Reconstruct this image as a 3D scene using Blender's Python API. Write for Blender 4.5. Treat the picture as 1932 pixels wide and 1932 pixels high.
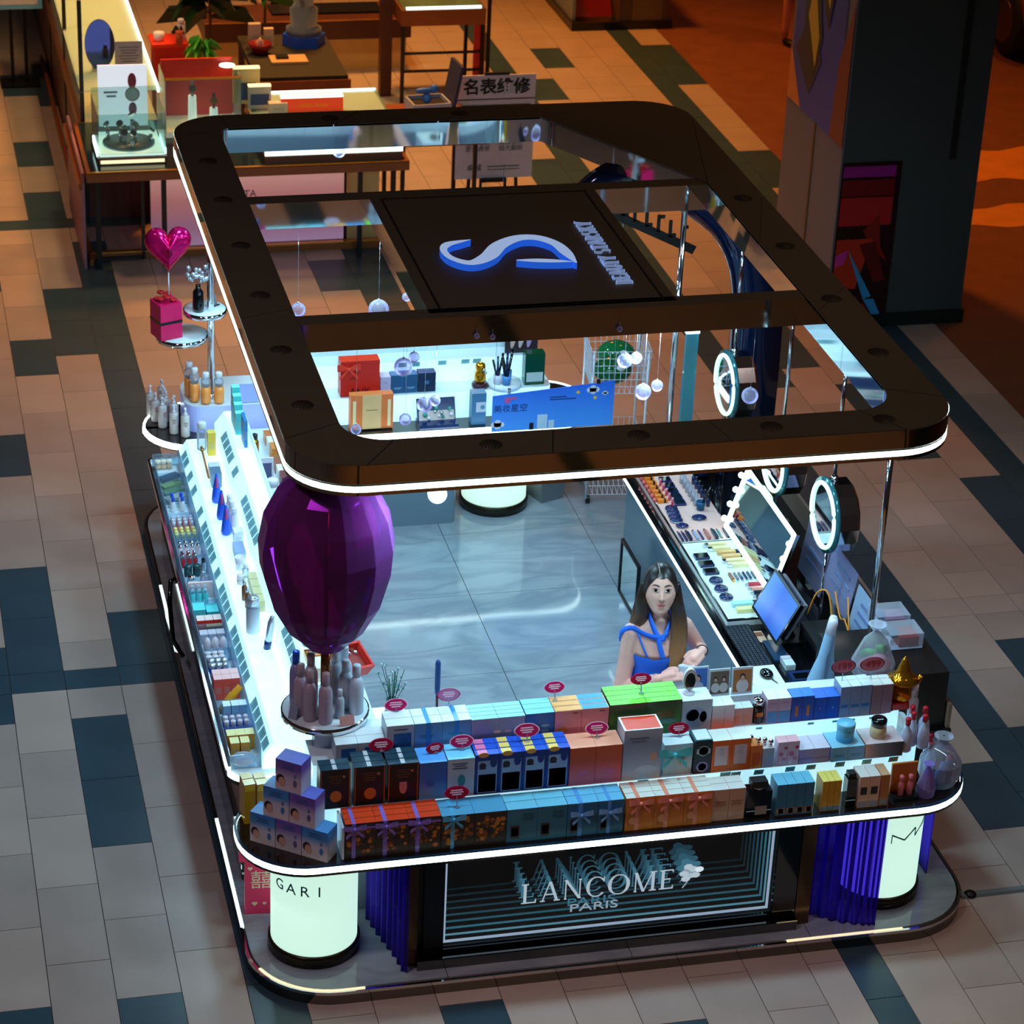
import bpy, bmesh, math, random
from mathutils import Vector, Matrix, Euler
random.seed(7)
PI = math.pi
for o in list(bpy.data.objects): bpy.data.objects.remove(o)
SC = bpy.context.scene
COL = SC.collection

# ------------------------------------------------------------------ camera
cam_d = bpy.data.cameras.new('camera')
cam = bpy.data.objects.new('camera', cam_d); COL.objects.link(cam)
cam.location = (-0.45744, -12.19383, 7.30519)
cam.rotation_euler = (1.0984976, -0.0413563, -0.2315956)
cam_d.sensor_width = 36; cam_d.sensor_height = 36; cam_d.lens = 4959.69 / 1932 * 36
cam_d.clip_end = 200
cam_d.dof.use_dof = True; cam_d.dof.focus_distance = 12.6; cam_d.dof.aperture_fstop = 5.0
SC.camera = cam

# ------------------------------------------------------------------ view, world
SC.view_settings.view_transform = 'Standard'; SC.view_settings.look = 'None'
SC.view_settings.gamma = 1; SC.view_settings.use_curve_mapping = False
SC.view_settings.exposure = 0.0
W = bpy.data.worlds.new('world'); SC.world = W; W.use_nodes = True
W.node_tree.nodes['Background'].inputs[0].default_value = (0.30, 0.22, 0.20, 1)
W.node_tree.nodes['Background'].inputs[1].default_value = 0.05

def lamp(name, kind, loc, col, power, size=1.0, sy=None, target=None, spot=None, blend=.6):
    d = bpy.data.lights.new(name, kind); d.color = col; d.energy = power
    if kind == 'AREA':
        d.size = size
        if sy: d.shape = 'RECTANGLE'; d.size_y = sy
    else:
        d.shadow_soft_size = size
    if kind == 'SPOT': d.spot_size = math.radians(spot or 60); d.spot_blend = blend
    o = bpy.data.objects.new(name, d); COL.objects.link(o); o.location = loc
    t = Vector(target if target else (loc[0], loc[1], 0)) - Vector(loc)
    o.rotation_euler = t.to_track_quat('-Z', 'Y').to_euler()
    return o
# mall ceiling lamps (high above the atrium floor)
lamp('atrium_lamp', 'SPOT', (-3.5, -6.5, 10.5), (1.0, .80, .92), 820, .5, target=(-.3, -1.8, 0), spot=54, blend=.8)
lamp('atrium_lamp', 'SPOT', (7.5, -6.0, 11), (1.0, .76, .68), 430, .6, target=(5.2, -2.2, 0), spot=48, blend=.9)
lamp('atrium_lamp', 'SPOT', (2.5, -11.5, 10), (1.0, .42, .10), 1900, .6, target=(2.5, -9.0, 0), spot=60, blend=.8)
lamp('aisle_lamp', 'SPOT', (4.4, 11.5, 8.5), (1.0, .28, .02), 2300, .6, target=(4.6, 8.5, 0), spot=78, blend=.7)
lamp('aisle_lamp', 'SPOT', (7.6, 4.5, 9.5), (1.0, .46, .16), 240, .6, target=(6.2, 2.2, 0), spot=70, blend=.9)
lamp('aisle_lamp', 'SPOT', (-1.6, 7.0, 9), (1.0, .52, .26), 800, .6, target=(0.2, 6.2, 0), spot=70, blend=.9)
lamp('shop_lamp', 'SPOT', (2.0, 8.0, 6.5), (1.0, .62, .24), 520, .4, target=(2.0, 7.6, .6), spot=84, blend=.8)
lamp('shop_lamp', 'SPOT', (3.2, 11.0, 5.5), (1.0, .56, .18), 520, .4, target=(3.0, 9.8, .4), spot=90, blend=.8)
lamp('lane_lamp', 'SPOT', (11.0, 8.0, 9.0), (1.0, .30, .06), 620, .6, target=(8.6, 9.0, 0), spot=74, blend=.9)
# kiosk downlights set in the underside of the canopy ring
LEDC = (.46, .82, 1.0)
for x, y, p in ((1.24, -1.6, 13), (1.24, -.5, 13), (1.24, .6, 11), (1.24, 1.45, 10),
                (1.7, -2.43, 13), (2.6, -2.43, 15), (3.5, -2.43, 13), (1.9, 1.8, 11), (2.8, 1.8, 12),
                (3.95, -1.8, 9), (3.95, -.7, 9), (3.95, .3, 9), (2.0, .53, 16), (3.1, .53, 14), (2.2, -1.07, 18), (3.1, -1.07, 17)):
    lamp('canopy_downlight', 'AREA', (x, y, 2.345), LEDC, p * .68, .16)

# ------------------------------------------------------------------ materials
def lin(c):
    return tuple(((v / 255) / 12.92 if v <= 10 else (((v / 255) + .055) / 1.055) ** 2.4) for v in c)
MATS = {}
def M(name, rgb=(200, 200, 200), rough=.5, metal=0., emit=0., ecol=None, alpha=1., trans=0., ior=1.45, var=.05, scale=6., bump=0., coat=0.):
    if name in MATS: return MATS[name]
    m = bpy.data.materials.new(name); m.use_nodes = True; MATS[name] = m
    nt = m.node_tree; b = nt.nodes['Principled BSDF']; c = lin(rgb)
    b.inputs['Base Color'].default_value = (*c, 1)
    b.inputs['Roughness'].default_value = rough; b.inputs['Metallic'].default_value = metal
    b.inputs['IOR'].default_value = ior
    b.inputs['Transmission Weight'].default_value = trans; b.inputs['Alpha'].default_value = alpha
    b.inputs['Coat Weight'].default_value = coat
    if emit:
        b.inputs['Emission Color'].default_value = (*(lin(ecol) if ecol else c), 1)
        b.inputs['Emission Strength'].default_value = emit
    if var or bump:
        tc = nt.nodes.new('ShaderNodeTexCoord'); n = nt.nodes.new('ShaderNodeTexNoise')
        n.inputs['Scale'].default_value = scale; n.inputs['Detail'].default_value = 3
        nt.links.new(tc.outputs['Object'], n.inputs['Vector'])
        if var:
            r = nt.nodes.new('ShaderNodeValToRGB')
            r.color_ramp.elements[0].position = .3; r.color_ramp.elements[1].position = .7
            r.color_ramp.elements[0].color = (*[v * (1 - var) for v in c], 1)
            r.color_ramp.elements[1].color = (*[min(1, v * (1 + var)) for v in c], 1)
            nt.links.new(n.outputs['Fac'], r.inputs['Fac']); nt.links.new(r.outputs['Color'], b.inputs['Base Color'])
        if bump:
            bp = nt.nodes.new('ShaderNodeBump'); bp.inputs['Strength'].default_value = bump; bp.inputs['Distance'].default_value = .01
            nt.links.new(n.outputs['Fac'], bp.inputs['Height']); nt.links.new(bp.outputs['Normal'], b.inputs['Normal'])
    return m
def GR(name, stops, axis='Z', rough=.4, emit=0.):
    """printed gradient along one axis of the object's own box"""
    if name in MATS: return MATS[name]
    m = bpy.data.materials.new(name); m.use_nodes = True; MATS[name] = m
    nt = m.node_tree; b = nt.nodes['Principled BSDF']; b.inputs['Roughness'].default_value = rough
    tc = nt.nodes.new('ShaderNodeTexCoord'); s = nt.nodes.new('ShaderNodeSeparateXYZ'); r = nt.nodes.new('ShaderNodeValToRGB')
    nt.links.new(tc.outputs['Generated'], s.inputs[0]); nt.links.new(s.outputs[axis], r.inputs['Fac'])
    e = r.color_ramp.elements
    while len(e) < len(stops): e.new(.5)
    for i, (p, c) in enumerate(stops): e[i].position = p; e[i].color = (*lin(c), 1)
    nt.links.new(r.outputs['Color'], b.inputs['Base Color'])
    if emit:
        nt.links.new(r.outputs['Color'], b.inputs['Emission Color']); b.inputs['Emission Strength'].default_value = emit
    return m
def marble(name, base, vein, rough, scale=1.6):
    if name in MATS: return MATS[name]
    m = bpy.data.materials.new(name); m.use_nodes = True; MATS[name] = m
    nt = m.node_tree; b = nt.nodes['Principled BSDF']; b.inputs['Roughness'].default_value = rough
    tc = nt.nodes.new('ShaderNodeTexCoord'); mp = nt.nodes.new('ShaderNodeMapping'); mp.inputs['Rotation'].default_value = (0, 0, .9)
    mp.inputs['Scale'].default_value = (1, 3.2, 1)
    g = nt.nodes.new('ShaderNodeNewGeometry'); nt.links.new(g.outputs['Position'], mp.inputs['Vector'])
    n = nt.nodes.new('ShaderNodeTexNoise'); n.inputs['Scale'].default_value = scale; n.inputs['Detail'].default_value = 7; n.inputs['Distortion'].default_value = .8
    nt.links.new(mp.outputs[0], n.inputs['Vector'])
    r = nt.nodes.new('ShaderNodeValToRGB'); e = r.color_ramp.elements
    e[0].position = .36; e[0].color = (*lin(base), 1); e[1].position = .62; e[1].color = (*lin(base), 1)
    k = e.new(.48); k.color = (*lin(vein), 1)
    nt.links.new(n.outputs['Fac'], r.inputs['Fac']); nt.links.new(r.outputs['Color'], b.inputs['Base Color'])
    return m
def GLASS(name, rgb, rough=.02, alpha=.2, thick=False):
    """clear coated acrylic: mixes a see-through and a glossy lobe"""
    if name in MATS: return MATS[name]
    m = bpy.data.materials.new(name); m.use_nodes = True; MATS[name] = m
    nt = m.node_tree
    for n in list(nt.nodes): nt.nodes.remove(n)
    out = nt.nodes.new('ShaderNodeOutputMaterial'); mx = nt.nodes.new('ShaderNodeMixShader'); t = nt.nodes.new('ShaderNodeBsdfTransparent')
    g = nt.nodes.new('ShaderNodeBsdfPrincipled'); fr = nt.nodes.new('ShaderNodeFresnel'); ad = nt.nodes.new('ShaderNodeMath')
    ad.operation = 'ADD'; ad.use_clamp = True; ad.inputs[1].default_value = alpha
    t.inputs['Color'].default_value = (*lin(rgb), 1)
    g.inputs['Base Color'].default_value = (*lin(rgb), 1); g.inputs['Roughness'].default_value = rough
    fr.inputs['IOR'].default_value = 1.4
    nt.links.new(fr.outputs[0], ad.inputs[0]); nt.links.new(ad.outputs[0], mx.inputs[0])
    nt.links.new(t.outputs[0], mx.inputs[1]); nt.links.new(g.outputs[0], mx.inputs[2]); nt.links.new(mx.outputs[0], out.inputs[0])
    return m

MIRROR = M('polished steel', (205, 208, 210), .04, 1, var=.03)
MIRRORD = M('smoked mirror', (120, 118, 112), .05, 1, var=.03)
CHROME = M('chrome', (225, 228, 232), .08, 1, var=.02)
BLACKG = M('black gloss', (12, 14, 16), .08, var=.05, coat=.5)
BLACK = M('black satin', (18, 18, 20), .4)
WHITE = M('white acrylic', (235, 240, 240), .25, var=.02)
LIT = M('backlit white acrylic', (235, 245, 245), .3, emit=.85, ecol=(176, 238, 255), var=.02)
LITDIM = M('white lacquer', (220, 232, 238), .3, var=.03)
LED = M('LED strip', (255, 255, 255), .4, emit=5.0, ecol=(225, 255, 246), var=0)
LEDS = M('LED strip soft', (255, 255, 255), .4, emit=2.2, ecol=(215, 252, 248), var=0)
ACR = GLASS('clear acrylic', (225, 240, 250), .03, .10)
GLS = GLASS('glass pane', (225, 240, 238), .02, .06)

# ------------------------------------------------------------------ mesh builder
class MB:
    def __init__(s): s.v = []; s.f = []; s.m = []; s.sm = []
    def add(s, vs, fs, mi=0, smooth=False):
        b = len(s.v); s.v += [tuple(v) for v in vs]
        for i, f in enumerate(fs):
            s.f.append(tuple(b + k for k in f)); s.m.append(mi if not isinstance(mi, (list, tuple)) else mi[i]); s.sm.append(smooth)
        return s
    def box(s, cx, cy, z0, w, d, h, mi=0, top=None, rot=0., bot=None):
        c, sn = math.cos(rot), math.sin(rot); vs = []
        for z in (z0, z0 + h):
            for a, b in ((-1, -1), (1, -1), (1, 1), (-1, 1)):
                x, y = a * w / 2, b * d / 2; vs.append((cx + x * c - y * sn, cy + x * sn + y * c, z))
        t = mi if top is None else top
        return s.add(vs, [(0, 3, 2, 1), (4, 5, 6, 7), (0, 1, 5, 4), (1, 2, 6, 5), (2, 3, 7, 6), (3, 0, 4, 7)], [mi if bot is None else bot, t, mi, mi, mi, mi])
    def obox(s, c, ux, uy, uz, mi=0, faces=None):
        c, ux, uy, uz = map(Vector, (c, ux, uy, uz)); vs = []
        for k in (-1, 1):
            for a, b in ((-1, -1), (1, -1), (1, 1), (-1, 1)): vs.append(c + a * ux + b * uy + k * uz)
        return s.add(vs, [(0, 3, 2, 1), (4, 5, 6, 7), (0, 1, 5, 4), (1, 2, 6, 5), (2, 3, 7, 6), (3, 0, 4, 7)], faces or mi)
    def bar(s, a, b, w, h=None, mi=0):
        a, b = Vector(a), Vector(b); d = b - a; L = d.length; d.normalize(); h = h or w
        up = Vector((0, 0, 1)) if abs(d.z) < .95 else Vector((0, 1, 0))
        x = d.cross(up).normalized(); y = x.cross(d)
        return s.obox((a + b) / 2, x * w / 2, y * h / 2, d * L / 2, mi)
    def lathe(s, prof, n=20, o=(0, 0, 0), mi=0, smooth=True, ax=None):
        vs = []; fs = []; m = len(prof); o = Vector(o)
        mat = Matrix.Identity(3) if ax is None else Vector(ax).to_track_quat('Z', 'Y').to_matrix()
        for r, z in prof:
            for k in range(n):
                a = 2 * PI * k / n; vs.append(o + mat @ Vector((r * math.cos(a), r * math.sin(a), z)))
        for i in range(m - 1):
            for k in range(n): fs.append((i * n + k, i * n + (k + 1) % n, (i + 1) * n + (k + 1) % n, (i + 1) * n + k))
        if prof[0][0] > 1e-5: fs.append(tuple(reversed(range(n))))
        if prof[-1][0] > 1e-5: fs.append(tuple((m - 1) * n + k for k in range(n)))
        return s.add(vs, fs, mi, smooth)
    def cyl(s, x, y, z0, z1, r, n=20, mi=0, r2=None, smooth=True):
        return s.lathe([(r, z0), (r if r2 is None else r2, z1)], n, (x, y, 0), mi, smooth)
    def rod(s, a, b, r, n=10, mi=0):
        a, b = Vector(a), Vector(b); return s.lathe([(r, 0), (r, (b - a).length)], n, a, mi, True, b - a)
    def ball(s, c, r, n=16, mi=0, sx=1, sy=1, sz=1):
        k = max(6, n // 2); vs = []; fs = []
        for i in range(1, k):
            t = PI * i / k
            for j in range(n):
                p = 2 * PI * j / n; vs.append((c[0] + r * sx * math.sin(t) * math.cos(p), c[1] + r * sy * math.sin(t) * math.sin(p), c[2] - r * sz * math.cos(t)))
        b = len(vs); vs += [(c[0], c[1], c[2] - r * sz), (c[0], c[1], c[2] + r * sz)]
        for i in range(k - 2):
            for j in range(n): fs.append((i * n + j, i * n + (j + 1) % n, (i + 1) * n + (j + 1) % n, (i + 1) * n + j))
        for j in range(n): fs.append((b, (j + 1) % n, j)); fs.append((b + 1, (k - 2) * n + j, (k - 2) * n + (j + 1) % n))
        return s.add(vs, fs, mi, True)
    def tube(s, pts, r, n=8, mi=0, closed=False):
        P = [Vector(p) for p in pts]; vs = []; fs = []; N = len(P); ref = Vector((0, 0, 1))
        for i, p in enumerate(P):
            t = (P[(i + 1) % N] - P[i - 1]) if closed else (P[min(i + 1, N - 1)] - P[max(i - 1, 0)])
            t.normalize(); up = ref if abs(t.dot(ref)) < .95 else Vector((0, 1, 0))
            x = t.cross(up).normalized(); y = x.cross(t); rr = r[i] if isinstance(r, (list, tuple)) else r
            for k in range(n): a = 2 * PI * k / n; vs.append(p + rr * (math.cos(a) * x + math.sin(a) * y))
        for i in range(N if closed else N - 1):
            for k in range(n): fs.append((i * n + k, i * n + (k + 1) % n, ((i + 1) % N) * n + (k + 1) % n, ((i + 1) % N) * n + k))
        if not closed: fs.append(tuple(reversed(range(n)))); fs.append(tuple((N - 1) * n + k for k in range(n)))
        return s.add(vs, fs, mi, True)
    def prism(s, poly, z0, z1, mi=0, top=None, side=None):
        n = len(poly); vs = [(x, y, z0) for x, y in poly] + [(x, y, z1) for x, y in poly]
        fs = [tuple(reversed(range(n))), tuple(range(n, 2 * n))] + [(i, (i + 1) % n, n + (i + 1) % n, n + i) for i in range(n)]
        sd = mi if side is None else side
        return s.add(vs, fs, [mi, mi if top is None else top] + [sd] * n)
    def band(s, loop, z0, z1, mi=0, closed=True, smooth=True):
        n = len(loop); vs = [(x, y, z0) for x, y in loop] + [(x, y, z1) for x, y in loop]
        fs = [(i, (i + 1) % n, n + (i + 1) % n, n + i) for i in range(n if closed else n - 1)]
        return s.add(vs, fs, mi, smooth)
    def wall(s, path, z0, z1, t, mi=0, closed=False):
        """upright strip of thickness t along a plan path (rounded LED profiles, acrylic walls)"""
        P = [Vector((x, y, 0)) for x, y in path]; N = len(P); vs = []; fs = []
        for i, p in enumerate(P):
            d = (P[(i + 1) % N] - P[i - 1]) if closed else (P[min(i + 1, N - 1)] - P[max(i - 1, 0)])
            d.normalize(); nrm = Vector((d.y, -d.x, 0)) * t / 2
            for q in (p + nrm, p - nrm):
                vs.append((q.x, q.y, z0)); vs.append((q.x, q.y, z1))
        for i in range(N if closed else N - 1):
            a = 4 * i; b = 4 * ((i + 1) % N)
            fs += [(a, b, b + 1, a + 1), (a + 2, a + 3, b + 3, b + 2), (a + 1, b + 1, b + 3, a + 3), (a, a + 2, b + 2, b)]
        if not closed: e = 4 * (N - 1); fs += [(0, 1, 3, 2), (e, e + 2, e + 3, e + 1)]
        return s.add(vs, fs, mi, False)
    def mesh(s, name, mats):
        me = bpy.data.meshes.new(name); me.from_pydata(s.v, [], s.f)
        for m in (mats if isinstance(mats, (list, tuple)) else [mats]): me.materials.append(m)
        me.polygons.foreach_set('material_index', s.m); me.polygons.foreach_set('use_smooth', s.sm); me.update()
        return me
    def build(s, name, mats, parent=None):
        o = bpy.data.objects.new(name, s.mesh(name, mats)); COL.objects.link(o)
        if parent is not None:
            o.parent = parent
        return o
def tag(o, label, cat=None, group=None, kind=None):
    if label: o['label'] = label
    if cat: o['category'] = cat
    if group: o['group'] = group
    if kind: o['kind'] = kind
    return o
def thing(name, label, cat, loc=(0, 0, 0), rz=0., group=None):
    o = bpy.data.objects.new(name, None); COL.objects.link(o); o.empty_display_size = .05
    o.location = loc; o.rotation_euler = (0, 0, rz); return tag(o, label, cat, group)
def inst(name, me, parent, loc=(0, 0, 0), rot=(0, 0, 0), sc=None):
    o = bpy.data.objects.new(name, me); COL.objects.link(o); o.parent = parent; o.location = loc; o.rotation_euler = rot
    if sc: o.scale = sc
    return o
def copy_tree(o, loc, rz=None, label=None, group=None):
    r = o.copy(); COL.objects.link(r); r.location = loc
    if rz is not None: r.rotation_euler = (0, 0, rz)
    if label: r['label'] = label
    if group: r['group'] = group
    for ch in o.children:
        c = ch.copy(); COL.objects.link(c); c.parent = r
        for g in ch.children:
            d = g.copy(); COL.objects.link(d); d.parent = c
    return r
def rrect(x0, x1, y0, y1, r, n=8):
    """counter-clockwise rounded rectangle; r = radius or (fl, fr, br, bl)"""
    R = r if isinstance(r, (list, tuple)) else (r,) * 4; L = []
    for (cx, cy, a0, rr) in ((x0 + R[0], y0 + R[0], PI, R[0]), (x1 - R[1], y0 + R[1], 1.5 * PI, R[1]), (x1 - R[2], y1 - R[2], 0, R[2]), (x0 + R[3], y1 - R[3], .5 * PI, R[3])):
        for k in range(n + 1):
            a = a0 + .5 * PI * k / n; L.append((cx + rr * math.cos(a), cy + rr * math.sin(a)))
    return L
def text(s, size, mat, parent, origin, ux, uz, extrude=.002, align='CENTER', name='lettering', width=None, shear=0., sp=1.0, bold=0.):
    """flat lettering: origin = text anchor, ux = reading direction, uz = letter-up direction"""
    cu = bpy.data.curves.new(name, 'FONT'); cu.body = s; cu.size = size; cu.extrude = extrude; cu.align_x = align; cu.align_y = 'CENTER'
    cu.shear = shear; cu.offset = bold; cu.space_character = sp; cu.resolution_u = 3
    t = bpy.data.objects.new('tmp', cu); COL.objects.link(t)
    dg = bpy.context.evaluated_depsgraph_get(); me = bpy.data.meshes.new_from_object(t.evaluated_get(dg))
    bpy.data.objects.remove(t); bpy.data.curves.remove(cu)
    ux, uz = Vector(ux).normalized(), Vector(uz).normalized(); n = ux.cross(uz)
    sx = 1.
    if width:
        xs = [v.co.x for v in me.vertices]
        if xs: sx = width / (max(xs) - min(xs))
    mt = Matrix(((ux.x, uz.x, n.x, origin[0]), (ux.y, uz.y, n.y, origin[1]), (ux.z, uz.z, n.z, origin[2]), (0, 0, 0, 1))) @ Matrix.Diagonal((sx, 1, 1, 1))
    me.transform(mt); me.name = name; me.materials.clear(); me.materials.append(mat)
    o = bpy.data.objects.new(name, me); COL.objects.link(o)
    if parent is not None: o.parent = parent
    return o
# ------------------------------------------------------------------ mall floor
CW = .2885
LT = M('beige floor tile', (176, 160, 152), .35, var=.07, scale=3.)
LT2 = M('beige floor tile pale', (188, 170, 160), .35, var=.07, scale=2.)
DT = M('slate floor tile', (54, 78, 92), .32, var=.10, scale=3.)
GROUT = M('grout', (95, 88, 84), .7, var=.08)
CARP = M('brown carpet', (120, 72, 50), .8, var=.12, scale=5., bump=.2)
CARP2 = M('amber carpet', (214, 140, 54), .8, var=.10, scale=5., bump=.2)
fl = MB(); fl.box(2.92, 1.5, -.06, 15.68, 29, .054)
floor = fl.build('floor', GROUT); floor['kind'] = 'structure'
fb = [k for k in range(-14, 4)] + [3.85] + [k + .85 for k in range(4, 12)] + [12.47, 13.11, 14.1, 15.1, 16.16, 17.22, 17.93, 18.96, 19.95, 21.0, 22.0, 22.73, 23.72]
DARK = [(1, 2, -1.5, -.3), (1, 2, -3.9, -2.7), (-1, 0, -3.3, -2.7), (-1, 0, -.3, 0), (0, 1, .2, 1.4), (-1, 0, .2, .5), (2, 3, .2, .8),
        (2, 3, 4.4, 5.6), (3, 3.85, -9, 6.2), (1, 2, 4.1, 4.7), (0, 1, 2.6, 3.2), (2, 3, 8.2, 8.8), (2, 3, 7.0, 7.6), (2, 3.85, 10, 10.6), (0, 1, 5.6, 6.8),
        (-3, -2, -1.8, -.6), (-5, -4, 1.1, 2.3), (-4, -3, -4, -2.4), (-2, -1, 4.7, 5.9), (-3, -2, 7.6, 8.8),
        (17.2, 17.95, -1.76, 14), (16.1, 18.97, -2.36, -1.76), (17.2, 18.97, -1.8, -1.25), (18.93, 20, -.95, -.35), (21, 22, .25, 1.45), (22, 22.75, -9, 14),
        (12.4, 13.12, -9, 0), (18.9, 19.96, 3.8, 4.46), (17.9, 20, 3.26, 3.5), (19.9, 21.1, 2.3, 2.96), (18.96, 20, 10.24, 10.84), (17.9, 19, 9.4, 9.95),
        (16.1, 17.25, 8.3, 9.4), (16.1, 17.25, 6.4, 7.66), (19.9, 21.1, 4.7, 5.3), (20.9, 22, 6.2, 6.8), (9.8, 10.86, 4.6, 6.2), (8.8, 9.86, 5.3, 6.0), (22.7, 23.8, 9.4, 10.6), (22.7, 23.8, 7, 8.15), (22.7, 23.8, 5.2, 6.5), (5.8, 6.86, -4.2, -3.0), (8.85, 9.86, -6, -3.6)]
tiles = []
for i in range(len(fb) - 1):
    a, b = fb[i], fb[i + 1]; par = i % 2
    if a > 17.5: par ^= 1
    segs = []
    def run(y0, y1, off):
        y = y0 + off - .6
        while y < y1:
            s, e = max(y, y0), min(y + .6, y1)
            if e - s > .03: segs.append((s, e))
            y += .6
    run(-6.6, 0, .3 if par else 0); run(-12.6, -6.6, .3 if par else 0); segs.append((0, .2)); run(.2, 6.8, .3 if par else 0); segs.append((6.8, 7.0)); run(7.0, 14.5, .3 if par else 0)
    for s, e in segs:
        cy = (s + e) / 2; cx = (a + b) / 2
        dk = any(d[0] - .01 <= cx <= d[1] and d[2] <= cy <= d[3] for d in DARK) or ((s, e) == (0, .2) and a < 12) or ((s, e) == (6.8, 7.0) and a < 8)
        x = cx * CW
        if 1.0 < x < 4.2 and -2.7 < cy < 2.1: continue
        tiles.append((x, cy, (b - a) * CW, e - s, dk))
Rc = cam.rotation_euler.to_matrix(); cl = Vector(cam.location)
def pix(p):
    q = Rc.transposed() @ (Vector(p) - cl); return 966 + 4959.69 * q.x / -q.z, 966 - 4959.69 * q.y / -q.z, -q.z
vis = []; rest = []
for t in tiles:
    px, py, d = pix((t[0], t[1], 0))
    (vis if -30 < px < 1962 and -30 < py < 1962 else rest).append((d, t))
vis.sort(key=lambda k: k[0]); tm = {}
for d, (x, y, w, l, dk) in vis[:300]:
    lt2 = (int(x * 71 + y * 37)) % 3 == 0; key = (round(w, 3), round(l, 3), dk, lt2)
    if key not in tm: tm[key] = MB().box(0, 0, -.012, w - .004, l - .004, .012).mesh('tile', DT if dk else (LT2 if lt2 else LT))
    inst('tile', tm[key], floor, (x, y, 0))
mb = MB()
for d, (x, y, w, l, dk) in vis[300:] + rest: mb.box(x, y, -.012, w - .004, l - .004, .012, 1 if dk else 0)
r = mb.build('tile', [LT, DT], floor); r['kind'] = 'stuff'
mb = MB(); mb.box(10.9, 6, -.05, 8.1, 20, .047)
c = mb.build('floor_carpet', CARP); c['kind'] = 'structure'
for y0, wd in ((6.95, .75), (5.95, .42)):
    P = [];Q = []
    for k in range(61):
        x = 6.95 + k * .11; P.append((x, y0 + .05 * math.sin(x * 9))); Q.append((x, y0 + wd + .05 * math.sin(x * 9 + 1)))
    MB().prism(P + Q[::-1], -.004, .001).build('wavy_inlay', CARP2, c)

# ------------------------------------------------------------------ kiosk platform
KX0, KX1, KY0, KY1 = .885, 4.33, -2.91, 2.06
plat = thing('kiosk_platform', 'low marble kiosk platform with dark mirrored skirt and glowing edge', 'platform', (0, 0, 0))
out = rrect(KX0, KX1, KY0, KY1, .38, 10)
MB().band(rrect(KX0, KX1, KY0, KY1, .38, 10), 0.0, .058).build('mirror_skirt', MIRRORD, plat)
MB().wall(rrect(KX0 + .006, KX1 - .006, KY0 + .006, KY1 - .006, .374, 10), .050, .066, .014, 0, True).build('edge_trim', CHROME, plat)
MAR = marble('pale marble', (156, 166, 176), (136, 147, 160), .07)
inn = rrect(KX0 + .02, KX1 - .02, KY0 + .02, KY1 - .02, .36, 10)
MB().prism(inn, .05, .062).build('bed', GROUT, plat)
xs = [KX0 + .02, 1.75, 2.61, 3.47, KX1 - .02]; ys = [KY0 + .02, -2.05, -1.18, -.31, .56, 1.3, KY1 - .02]
for i in range(4):
    for j in range(6):
        x0, x1, y0, y1 = xs[i], xs[i + 1], ys[j], ys[j + 1]
        rr = [.002] * 4
        if i == 0 and j == 0: rr[0] = .36
        if i == 3 and j == 0: rr[1] = .36
        if i == 3 and j == 5: rr[2] = .36
        if i == 0 and j == 5: rr[3] = .36
        MB().prism(rrect(x0 + .002, x1 - .002, y0 + .002, y1 - .002, rr, 8), .06, .07).build('marble_slab', MAR, plat)
# lit line let into the left platform edge and the two front corners
for P in ([(KX0 + .012, -2.35 + k * .3) for k in range(4)], [(KX0 + .012, .2 + k * .25) for k in range(4)]):
    MB().wall(P, .056, .0695, .016).build('edge_light', LEDS, plat)
arcL = [(KX0 + .38 + .366 * math.cos(a), KY0 + .38 + .366 * math.sin(a)) for a in [PI * 1.13 + .37 * PI * k / 10 for k in range(11)]] + [(1.37, KY0 + .014)]
MB().wall(arcL, .060, .0695, .012).build('edge_light', M('edge glow warm', (255, 240, 200), .4, emit=.9, ecol=(255, 236, 190), var=0), plat)
MB().wall([(3.35, KY0 + .014), (3.92, KY0 + .014)], .060, .0695, .012).build('edge_light', MATS['edge glow warm'], plat)

# ------------------------------------------------------------------ canopy
can = thing('kiosk_canopy', 'dark rectangular kiosk canopy ring with mirrored fascia and white light strip', 'canopy', (2.6, -.3, 2.36))
can.location = (0, 0, 0)
CX0, CX1, CY0, CY1, CZ, CB = 1.10, 4.075, -2.565, 1.95, 2.50, 2.355
PAINT = M('dark bronze paint', (92, 82, 62), .55, var=.06, scale=2.)
PAINT2 = M('dark bronze groove', (14, 13, 11), .6)
def arc(cx, cy, r, a0, a1, n): return [(cx + r * math.cos(a0 + (a1 - a0) * k / n), cy + r * math.sin(a0 + (a1 - a0) * k / n)) for k in range(n + 1)]
ro, ri, n = .30, .20, 10; IX0, IX1, IY0, IY1 = 1.355, 3.835, -2.345, 1.72
O = []; I = []
def strt(L, a, b, k=3):
    for t in range(1, k): L.append((a[0] + (b[0] - a[0]) * t / k, a[1] + (b[1] - a[1]) * t / k))
oc = [arc(CX0 + ro, CY0 + ro, ro, PI, 1.5 * PI, n), arc(CX1 - ro, CY0 + ro, ro, 1.5 * PI, 2 * PI, n), arc(CX1 - ro, CY1 - ro, ro, 0, .5 * PI, n), arc(CX0 + ro, CY1 - ro, ro, .5 * PI, PI, n)]
ch = [(3.835 + (3.20 - 3.835) * k / n, .55 + (1.72 - .55) * k / n) for k in range(n + 1)]
ic = [arc(IX0 + ri, IY0 + ri, ri, PI, 1.5 * PI, n), arc(IX1 - ri, IY0 + ri, ri, 1.5 * PI, 2 * PI, n), ch, arc(IX0 + .05, IY1 - .05, .05, .5 * PI, PI, n)]
groups = []
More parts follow.
